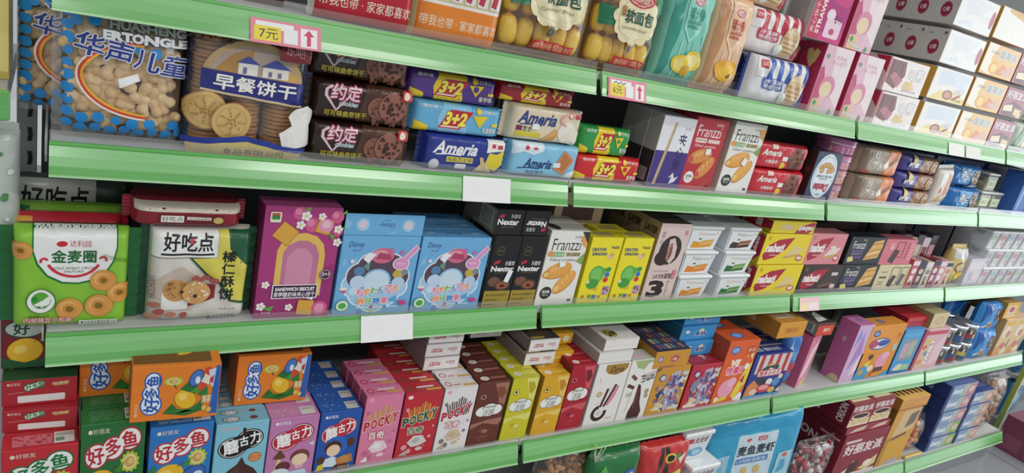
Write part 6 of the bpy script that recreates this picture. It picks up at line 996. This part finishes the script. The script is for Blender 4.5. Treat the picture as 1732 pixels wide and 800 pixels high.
carton('candy_box', 'light blue candy box with a picture window, beside the orange striped box', 'candy box', 'D', 2.462, .132, .174, .05, '#4a9ed6', [R(.14, .30, .86, .80, '#8aa0a8'), R(.20, .36, .5, .7, '#c8a8b8'), R(.54, .4, .82, .74, '#b0b8a0'), O(.4, .14, .2, .08, '#d8e0b8'), R(.1, .84, .9, .95, '#5ab0e0'), R(.5, .06, .9, .2, '#a8c8a0'), P('#2a6aa8', (0, 0), (1, 0), (1, .05), (0, .08)), P('#e8e0d0', (.1, .1), (.3, .06), (.3, .2))], [R(0, 0, 1, 1, '#2a6aa0')])
carton('candy_box', 'red box lying at the back across the light blue candy box', 'candy box', 'D', 2.49, .15, .034, .13, '#c8303e', [R(.1, .3, .9, .6, '#a02430')], [R(0, 0, 1, 1, '#8a2430')], [R(.1, .1, .9, .9, '#b82c38')], z=.1755, dy=.02)
carton('candy_box', 'pale pink candy box with slanting white lettering beside the light blue one', 'candy box', 'D', 2.612, .175, .168, .05, '#dfb4bc', [P('#b83a58', (0, 0), (.06, 0), (.10, 1), (0, 1)), R(.10, .04, .46, .78, '#d8c0a0'), O(.2, .2, .1, .06, '#e89050'), O(.34, .4, .1, .06, '#7a9ac0'), O(.2, .56, .1, .05, '#d86a5a'), O(.3, .7, .1, .04, '#e0c060'), T('SWEET', .38, .1, .52, .74, '#f4f0ee', b=.06, o='#c86a7a', rot=90), R(.10, .86, .94, .95, '#c8485a'), P('#e8c8d0', (.6, .05), (.95, .2), (.95, .8), (.6, .6))], [R(0, 0, 1, 1, '#b84a64')])
carton('snack_box', 'plain beige box lying on top of the pale pink candy box', 'snack box', 'D', 2.625, .112, .058, .14, '#d6c69c', [O(.5, .5, .3, .3, '#c8b080'), O(.5, .5, .2, .2, '#d8bc90')], [R(0, 0, 1, 1, '#9a845c')], [R(.1, .1, .9, .9, '#b0a078')], z=.1695, dy=.005, topc='#b8a880')
def jar(x, y, z, label):
    mb = MB(); r = .042; lathe(mb, [(.001, .001), (r-.004, .001), (r, .006), (r, .060), (r-.004, .066)], 28, 'tubclear#b9bcc0'); o = mb.obj('snack_jar', None, (x, y, SH['D']+z)); tag(o, label, 'snack jar', 'silver lidded jars')
    c = MB(); lathe(c, [(.001, .003), (r-.004, .004), (r-.003, .05), (.001, .052)], 20, 'food#8a6a58'); c.obj('filling', o)
    lb = MB(); n = 18; cc = ['#5a5a3a', '#3a5a8a', '#9a3a44', '#c8b45a']
    for i in range(n):
        a0, a1 = PI*(.95+1.1*i/n), PI*(.95+1.1*(i+1)/n)
        for z0, z1, key in ((.010, .024, cc[(i//5+int(x*40)) % 4]), (.024, .040, cc[(i//4+1+int(x*60)) % 4]), (.040, .056, '#4a4640' if i % 6 else '#d8d4c8')):
            lb.add([((r+.0004)*math.cos(a), (r+.0004)*math.sin(a), q) for a, q in ((a0, z0), (a1, z0), (a1, z1), (a0, z1))], [(0, 1, 2, 3)], 'gloss'+key)
    lb.obj('paper_label', o)
    l = MB(); lathe(l, [(r+.001, .066), (r+.0025, .067), (r+.0025, .074), (r, .078), (.001, .078)], 28, 'metal#dfe3e6'); lathe(l, [(.001, .0661), (r+.001, .066)], 28, 'metal#dfe3e6'); l.obj('lid', o)
n_ = ['first', 'second', 'third']
for lay in range(2):
    for i in range(3):
        for j in range(2): jar(2.842+.088*i-.006*lay, .002+.09*j, .0795*lay, f'silver lidded jar, {["lower", "upper"][lay]} layer, {n_[i]} along, {"front" if j == 0 else "second"} row')
o = pack('snack_bag', 'bright blue snack bag with a brown picture, past the silver lidded jars', 'snack bag', 'D', 3.075, .165, .125, .06, '#3f90d4', [P('#7a5a50', (.55, .35), (.85, .45), (.85, .85), (.6, .8)), P('#e0e8ee', (.05, .1), (.4, .3), (.35, .4), (.05, .2)), P('#1f5aa8', (0, .3), (.4, .9), (.2, 1), (0, 1)), O(.4, .2, .16, .12, '#a87a5a')], fin='foil', wr=.006, px=5, pz=5, group='bright blue snack bags')
dup(o, 'bright blue snack bag lying on the lower blue one near the peach boxes', d=(.01, .02, .112)); dup(o, 'bright blue snack bag at the very back under the upper rail', d=(-.03, .12, .10))
pe = [R(0, 0, 1, 1, '#e0c294'), O(.4, .66, .26, .16, '#efe0c8'), O(.55, .6, .16, .1, '#c88a80'), P('#d89a60', (0, 0), (.6, 0), (.3, .3), (0, .24)), O(.5, .28, .2, .1, '#c8786a'), P('#8a8a6a', (.7, .3), (.96, .5), (.9, .2)), R(.1, .84, .8, .95, '#e8b84a'), P('#e8e0d4', (.5, .05), (.9, .1), (.8, .24))]
pf = carton('snack_box', 'peach and yellow snack box, first of the far end pair', 'snack box', 'D', 3.250, .118, .172, .06, '#e0c294', pe, [R(0, 0, 1, 1, '#c89a60')], group='peach snack boxes')
dup(pf, 'peach and yellow snack box, second of the far end pair', d=(.122, .002, 0)); 
carton('snack_box', 'amber square box with a red heart mark, on the first peach snack box', 'snack box', 'D', 3.215, .120, .070, .14, '#e6b440', [R(.2, .3, .75, .8, '#e8e0d8'), O(.48, .56, .2, .2, '#c05a60'), R(.1, .08, .9, .2, '#d8d0c8')], [R(0, 0, 1, 1, '#a07c44')], z=.1735, dy=.01, topc='#a88a50')
mrn = carton('snack_box', 'wine red snack box last on the fourth shelf at the far end', 'snack box', 'D', 3.41, .10, .20, .08, '#a8506c', [O(.5, .6, .3, .2, '#c87a8a'), R(.2, .1, .8, .3, '#8a3a54')], dy=.066)
# ------------------------------------------------------------------ lowest shelf (E)
def nut_mesh(r, key, seed=0):
    mb = MB(); rr = random.Random(seed); n, m = 8, 6; vs = []
    for j in range(m+1):
        t = PI*j/m
        for i in range(n): a = 2*PI*i/n; q = r*(1+.18*rr.random()); vs.append((q*math.sin(t)*math.cos(a), q*math.sin(t)*math.sin(a), q*1.2*math.cos(t)))
    return vs, [(j*n+i, (j+1)*n+i, (j+1)*n+(i+1) % n, j*n+(i+1) % n) for j in range(m) for i in range(n)]
def nut_bag(x, dy, w, h, d, label, cols, r, n, seed):
    pl = Pill(w, h, d, 4, 4, .006, seed, .6, .6); mb = MB(); sheet(mb, pl, 'clear#cfc0b0', 1); sheet(mb, pl, 'clear#cfc0b0', -1)
    o = mb.obj('nut_bag', None, (x, Y0['E']+dy, SH['E']+.002)); tag(o, label, 'nut bag')
    c = MB(); rr = random.Random(seed); gs = [nut_mesh(r, '', k) for k in range(4)]
    for _ in range(n):
        u, v = rr.uniform(.08, .92), rr.uniform(.05, .90); y = pl.y(u*w, v*h)+r*1.3+rr.uniform(0, .5)*max(0, d-2*pl.y(u*w, v*h)-2.6*r); vs, fs = gs[rr.randrange(4)]
        M_ = Matrix.Rotation(rr.uniform(0, 6), 3, 'Y'); p = Vector((u*w, y, v*h))
        c.add([tuple(M_ @ Vector(q)+p) for q in vs], fs, 'food'+cols[rr.randrange(len(cols))], True)
    tag(c.obj('nuts', o), None, None, kind='stuff')
    fin_strip('end_seal', o, 't', w, h, d, .012, 'clear#e0d8c8'); fin_strip('end_seal', o, 'l', w, h, d, .008, 'clear#e0d8c8')
nut_bag(.985, .035, .15, .295, .08, 'clear bag of small brown nuts under the fourth shelf joint', ['#b07a4c', '#8a5a34', '#c08a58'], .006, 420, 2)
tie = MB()
for k in range(7): a = .9*k; tie.add([(0, 0, 0), (.004, 0, 0), (.03*math.cos(a)+.004, .02*math.sin(a*1.7)-.01, .03+.004*k), (.03*math.cos(a), .02*math.sin(a*1.7)-.01, .03+.004*k)], [(0, 1, 2, 3), (3, 2, 1, 0)], 'gloss#e2dfa0' if k % 2 else 'gloss#ecebe4')
tag(tie.obj('ribbon_tie', None, (1.118, Y0['E']+.02, SH['E']+.275)), 'yellow and white ribbon tie sticking up beside the brown nut bag', 'ribbon')
gb = [R(0, 0, 1, 1, '#1f7038')]+lemon(.44, .72, .13)+fish(.78, .80, .12)+lemon(.12, .56, .10)+fish(.34, .50, .12)+[P('#5aa84a', (0, .8), (.2, .95), (.3, .85), (.12, .7)), O(.66, .58, .07, .05, '#d8b060'), O(.84, .6, .06, .04, '#c88a48'), R(.1, .1, .9, .4, '#c02c3c', .03), T('好多鱼', .2, .14, .8, .36, '#f2f0ea', b=.05)]
g1 = pack('snack_bag', 'green snack bag with lemon and fish pictures beside the nut bag', 'snack bag', 'E', 1.115, .17, .272, .06, '#1f7038', gb, dy=.012, fin='foil', px=7, pz=6, fins='tb', group='picture printed snack bags')
pack('snack_bag', 'dark brown snack bag standing behind the green picture bag', 'snack bag', 'E', 1.12, .19, .300, .06, '#4a2e2a', [O(.4, .86, .22, .06, '#7a4a3a'), O(.4, .86, .18, .045, '#4a2e2a'), T('麦', .3, .82, .5, .9, '#8a5a4a', b=.03), O(.8, .8, .16, .1, '#6a3a30')], dy=.085, fin='foil', px=7, pz=6, fins='tb', seed=3)
rbx = [R(0, 0, 1, 1, '#c2302c'), P('#2a2420', (.24, .5), (.34, 1), (.42, 1), (.34, .5)), P('#2a2420', (.5, .5), (.44, 1), (.52, 1), (.62, .5))]+[O(.56, .88, .12, .06, '#e0b83a'), O(.56, .88, .08, .04, '#2a2420'), O(.2, .62, .14, .05, '#e8c040'), O(.8, .66, .12, .05, '#e8c040'), P('#e8e0d0', (.74, .86), (.9, .92), (.82, .78)), O(.72, .9, .06, .03, '#4a8a4a')]
pack('snack_bag', 'red snack bag with black stripes and yellow spots, beside the white seafood tubs', 'snack bag', 'E', 1.292, .185, .262, .06, '#c2302c', rbx, dy=.018, fin='foil', px=6, pz=6, fins='tb', seed=4, wr=.006, group='picture printed snack bags')
pack('snack_bag', 'dark wrinkled snack bag behind the red and yellow one', 'snack bag', 'E', 1.30, .19, .305, .06, '#2f2826', [O(.3, .84, .2, .06, '#5a4238'), P('#6a3a30', (.5, .7), (.8, .9), (.9, .7))], dy=.09, fin='foil', px=6, pz=6, fins='tb', seed=5, wr=.008)
sfo = [R(0, 0, 1, 1, '#d8e2ea'), R(.04, .66, .96, .98, '#efe6e4'), R(.06, .72, .34, .94, '#c03a48'), T('皮皮虾', .38, .70, .94, .95, '#2a2a34', b=.05), O(.6, .3, .3, .2, '#6aa8c8'), O(.6, .3, .2, .12, '#a8d0e0'), P('#5a98b8', (.1, .1), (.3, .5), (.5, .2))]
for k, (x, y, lb) in enumerate(((1.492, .008, 'white lidded seafood tub lowest of its stack, beside the red bag'), (1.490, .010, 'white lidded seafood tub in the middle of its stack, its lid catching light'), (1.455, .038, 'white lidded seafood tub topmost of its stack, close under the rail'))):
    tub(x, y, .0965*k, lb, sfo, w=.112, h=.0955, d=.11, grp='white seafood tubs', sh='E')
blo = [R(0, 0, 1, 1, '#3aa4cc'), P('#2f97c2', (0, 1), (0, .84), (.5, .88), (1, .85), (1, 1)), R(.28, .02, .72, .84, '#ccdfe9', .02), O(.40, .76, .04, .032, '#dfe4ea'), O(.40, .76, .03, .024, '#c84a58'), R(.50, .73, .60, .79, '#c83a48'), T('达利', .51, .74, .59, .78, '#f4e8e0', b=.03), T('麦鱼麦虾', .30, .55, .71, .68, '#23303a', b=.06), R(.30, .43, .66, .51, '#5a8ac0'), T('1.5元鲜香即食', .31, .445, .64, .495, '#e8f0f6', b=.0), O(.42, .32, .035, .06, '#e0b868'), O(.56, .32, .035, .06, '#e0b868'), O(.46, .1, .1, .05, '#d89858'), P('#9ac8dc', (.02, .06), (.2, .1), (.22, .6), (.04, .56)), P('#78b4d0', (.06, .2), (.18, .24), (.16, .44), (.07, .4)), O(.12, .5, .03, .03, '#c85a58'), P('#a8d4e4', (.76, .08), (.96, .12), (.94, .52), (.78, .5)), P('#5aa4c4', (.80, .2), (.9, .24), (.88, .4), (.82, .38)), O(.86, .46, .03, .03, '#d86a58')]
sbg = pack('seafood_bag', 'large sky blue seafood snack bag with pale window, beside the white tubs', 'snack bag', 'E', 1.637, .355, .268, .05, '#3aa4cc', blo, dy=.0, fin='gloss', px=9, pz=7, fins='t', fw_=.006, wr=.002, seed=7, sub=.014)
sbg.location = (1.637, -.046, SH['E']+.001); sbg.rotation_euler = (0, -.118, -.17)

CANDY = {}
def candy_mesh(c1, c2):
    mb = MB(); n, m = 9, 6; vs = []
    for j in range(m+1):
        t = PI*j/m
        for i in range(n): a = 2*PI*i/n; vs.append((.011*math.sin(t)*math.cos(a), .010*math.sin(t)*math.sin(a), .015*math.cos(t)))
    mb.add(vs, [(j*n+i, (j+1)*n+i, (j+1)*n+(i+1) % n, j*n+(i+1) % n) for j in range(m) for i in range(n)], 'foil'+c1, True)
    for s in (-1, 1):
        k = 7; vs = [(0, 0, s*.013)]+[(.011*math.cos(PI*(i/(k-1))), (.003 if i % 2 else -.003), s*(.020+.008*math.sin(PI*i/(k-1)))) for i in range(k)]
        mb.add(vs, [(0, i, i+1) for i in range(1, k)]+[(0, i+1, i) for i in range(1, k)], 'foil'+c2)
    return mb.mesh('wrapped_candy')
def candy_bag(x, dy, w, h, d, label, cols, n, seed):
    pl = Pill(w, h, d, 3.5, 4, .006, seed, .6, .6); mb = MB(); sheet(mb, pl, 'clear#e0d0d0', 1); sheet(mb, pl, 'clear#e0d0d0', -1)
    o = mb.obj('candy_bag', None, (x, Y0['E']+dy, SH['E']+.002)); tag(o, label, 'candy bag')
    ms = [candy_mesh(*c) for c in cols]; rr = random.Random(seed)
    for k in range(n):
        u, v = rr.uniform(.10, .90), rr.uniform(.08, .88); y = pl.y(u*w, v*h)+.016
        p = bpy.data.objects.new('wrapped_candy', ms[rr.randrange(len(ms))]); COL.objects.link(p); p.parent = o
        p.location = (u*w, min(y+(k % 3)*.01, d*.6), v*h); p.rotation_euler = (rr.uniform(-.5, .5), rr.uniform(0, 6.3), rr.uniform(-.6, .6))
    fin_strip('end_seal', o, 't', w, h, d, .012, 'clear#e8e0e0'); fin_strip('end_seal', o, 'r', w, h, d, .008, 'clear#e8e0e0')
candy_bag(2.005, -.004, .205, .165, .07, 'clear bag of red and silver wrapped candies in front of the maroon cartons', [('#b82838', '#d8d4d4'), ('#d8d4d4', '#b82838'), ('#8a1c2c', '#e0a0a8')], 80, 5)

lpf = [R(0, 0, 1, 1, '#8f2638'), T('好丽友派', .10, .52, .94, .76, '#f2e8e4', b=.06), R(.06, .80, .4, .86, '#e0c8c0'), P('#f0e4cc', (.0, .0), (.3, .16), (.42, .34), (.5, .3), (.46, .0)), P('#4a2422', (.30, .0), (.34, .26), (.50, .36), (.56, .2), (.5, .0)), P('#dcc890', (.58, .1), (.96, .36), (.98, .14), (.8, .04)), O(.78, .2, .1, .08, '#f0e2c0'), R(0, 0, 1, .05, '#e8d8cc')]
lpl = [R(0, 0, 1, 1, '#74202f'), T('ORION PIE', .22, .56, .92, .74, '#e8d4d0', b=.03, rot=-6), R(.7, .82, .95, .86, '#c8a0a0')]
lp = carton('pie_carton', 'large maroon pie carton with white side lettering, behind the red candy bag', 'pie carton', 'E', 2.225, .275, .180, .30, '#8f2638', lpf, lpl, side='#74202f', group='maroon pie cartons')
carton('pie_carton', 'flat maroon pie carton between the large carton and the two small ones', 'pie carton', 'E', 2.216, .270, .027, .28, '#8f2638', [R(0, 0, 1, 1, '#9a3444'), P('#d8c0a8', (.06, .1), (.4, .3), (.46, .9), (.2, .7)), P('#d8c0a8', (.54, .1), (.9, .3), (.94, .9), (.7, .7))], [R(0, 0, 1, 1, '#74202f')], z=.1812, dy=.004, side='#74202f', group='maroon pie cartons')
spf = [R(0, 0, 1, 1, '#8f2638'), T('好丽友派', .06, .66, .94, .92, '#f2e8e4', b=.06), O(.5, .44, .42, .16, '#e8dcc0'), O(.5, .46, .36, .1, '#4a2422'), P('#ecdcc0', (.02, .02), (.98, .02), (.96, .34), (.5, .24), (.04, .34)), O(.3, .2, .2, .12, '#dcc48c'), O(.72, .2, .2, .12, '#dcc48c')]
spl = [R(0, 0, 1, 1, '#74202f'), T('ORION', .84, .1, .94, .9, '#e0ccc8', b=.03, rot=90), R(.55, .1, .62, .9, '#d8d0cc'), T('PIE', .36, .1, .46, .6, '#e0ccc8', b=.03, rot=90)]
sp = carton('pie_carton', 'small maroon pie carton on top of the stack, nearer the blue seafood bag', 'pie carton', 'E', 2.206, .130, .090, .28, '#8f2638', spf, spl, [P('#d8d0a8', (.1, .05), (.9, .05), (.8, .5), (.5, .3), (.2, .5)), R(.3, .1, .7, .3, '#8a9a5a')], z=.2095, dy=.006, side='#74202f', group='small maroon pie cartons')
dup(sp, 'small maroon pie carton on top of the stack, beside the tall orange carton', d=(.134, .002, 0))
orf_ = [R(0, 0, 1, 1, '#d9a048'), P('#dcbc8c', (.2, .52), (.96, .60), (.98, .98), (.3, .96)), P('#7a6a60', (.56, .64), (.9, .7), (.94, .94), (.62, .88)), P('#5a4a44', (.2, .44), (.76, .52), (.74, .56), (.2, .48)), R(.0, .0, .16, .5, '#b8842c'), R(.16, .1, .9, .44, '#dba634'), P('#b8a8b0', (.3, 0), (.9, 0), (.8, .08), (.4, .07))]
carton('snack_carton', 'tall orange snack carton beside the maroon pie cartons', 'snack carton', 'E', 2.505, .175, .240, .20, '#d9a048', orf_, [R(0, 0, 1, 1, '#8a5c28'), P('#3a3030', (.5, .0), (1, .0), (1, .4), (.6, .3))], side='#8a5c28')
carton('snack_carton', 'flat orange carton with striped top lying on the tall orange one', 'snack carton', 'E', 2.498, .190, .046, .22, '#dca04a', [R(0, 0, 1, 1, '#d99c50'), R(0, .0, 1, .12, '#a87030'), R(.1, .4, .5, .44, '#b8803c')], [R(0, 0, 1, 1, '#a0702c')], [R(.05+.16*i, .1, .13+.16*i, .9, '#4a3c30') for i in range(6)], z=.2412, dy=-.004, topc='#d9a850')
candy_bag(2.703, .010, .130, .150, .06, 'clear bag of orange wrapped candies between the orange carton and the navy stack', [('#e8822a', '#ecb060'), ('#e0942c', '#f0d080')], 40, 9)
pt = MB(); box(pt, 0, .12, 0, .012, 0, .012, 'foil#d8b23a', .003)
o = pt.obj('paper_tray', None, (2.705, Y0['E']-.0095, SH['E']+.001)); tag(o, 'shiny yellow paper tray in front of the orange candies', 'tray'); 
nvf = lambda a, c: [R(0, 0, 1, 1, '#8fa4c4'), R(0, .0, .10, 1, '#24386e'), T('Ameria', .12, .30, .50, .74, '#e8eef4', b=.05, sh=.3), P('#b4c0b8', (.44, .05), (.66, .05), (.74, .95), (.52, .95)), P(c, (.64, .05), (1, .05), (1, .95), (.74, .95)), O(.84, .5, .1, .24, '#e0c4b8')]
nvl = [R(0, 0, 1, 1, '#24386e'), T('Ameria', .44, .15, .58, .85, '#9ab0d8', b=.02, rot=90)]
nb1 = None
PN = [('#c88f98', 5, 2.862, .215, 'first navy sided stack'), ('#d0a090', 4, 3.086, .190, 'second navy sided stack')]
for c, n, x, w_, st in PN:
    for k in range(n):
        cc = c if k > 1 or n == 4 else '#9ab860'
        carton('biscuit_box', f'navy sided biscuit box, {ORD[k].replace("foremost", "lowest")} layer{" up" if k else ""} of the {st}', 'biscuit box', 'E', x-.004*k, w_, .0585, .14, '#8fa4c4', nvf(0, cc), nvl, [R(.1, .2, .9, .8, '#5a6a94'), R(.3, .3, .6, .7, '#a8889a')], z=.060*k, dy=.002*(k % 2), side='#24386e', group='navy sided biscuit boxes', topc='#34488a')
nut_bag(3.298, .012, .17, .26, .09, 'clear bag of large pale nuts at the far end of the lowest shelf', ['#b0886a', '#c8a284', '#987058', '#c8b4a0'], .011, 200, 6)
nut_bag(3.262, .15, .17, .30, .08, 'clear bag of orange brown nuts behind the pale nut bag', ['#b8743c', '#c88a4c'], .010, 160, 8)

# ------------------------------------------------------------------ what stands past the end of the shelves
t = empty('display_stand', (3.90, .02, -1.10)); tag(t, 'green edged display stand with blue packs past the end of the shelves', 'display stand')
mb = MB(); box(mb, 0, .02, -.012, .012, 0, .78, 'rail#9fae4c', .002); mb.obj('post', t)
mb = MB(); box(mb, .02, .70, 0, .30, 0, .05, 'paint#8f949a', .002); mb.obj('base', t)
mb = MB(); box(mb, .02, .70, .30, .312, 0, .78, 'paint#6a7078', .002); mb.obj('back_panel', t)
for k in range(2):
    mb = MB(); box(mb, .02, .70, .0, .30, .27+.24*k, .29+.24*k, 'paint#a9aeb0', .002); box(mb, .02, .70, -.01, .002, .25+.24*k, .30+.24*k, 'rail#8fae5c', .002); mb.obj('shelf', t)
for k, (px_, py_, pz_) in enumerate(((3.93, .04, -1.049), (3.93, .04, -.809), (3.93, .04, -.569))):
    o = pack('snack_bag', f'blue snack bag on the {["lowest", "middle", "upper"][k]} tier of the green edged stand', 'snack bag', 'E', 0, .20, .20, .06, '#2f6a9c', [R(.1, .3, .9, .7, '#3f88b8'), O(.5, .5, .2, .15, '#8ab8d0')], fin='gloss', px=5, pz=5, fins='t'); o.location = (px_, py_, pz_)
mb_ = carton('floor_carton', 'wine red carton on the tiled floor past the last shelf', 'carton', 'E', 0, .30, .17, .24, '#8a4a5e', [R(.1, .1, .5, .5, '#9a5c70'), R(.62, .1, .9, .4, '#9a5c70')], [R(0, 0, 1, 1, '#7c4256'), R(.1, .1, .4, .5, '#8c5266'), R(.5, .1, .9, .5, '#8c5266')], side='#7c4256')
mb_.location = (3.70, -.30, -1.0995)
for o in list(bpy.data.objects):
    if o.type == 'MESH' and 'label' in o and o['label'] == '': o['label'] = o.name.split('.')[0]
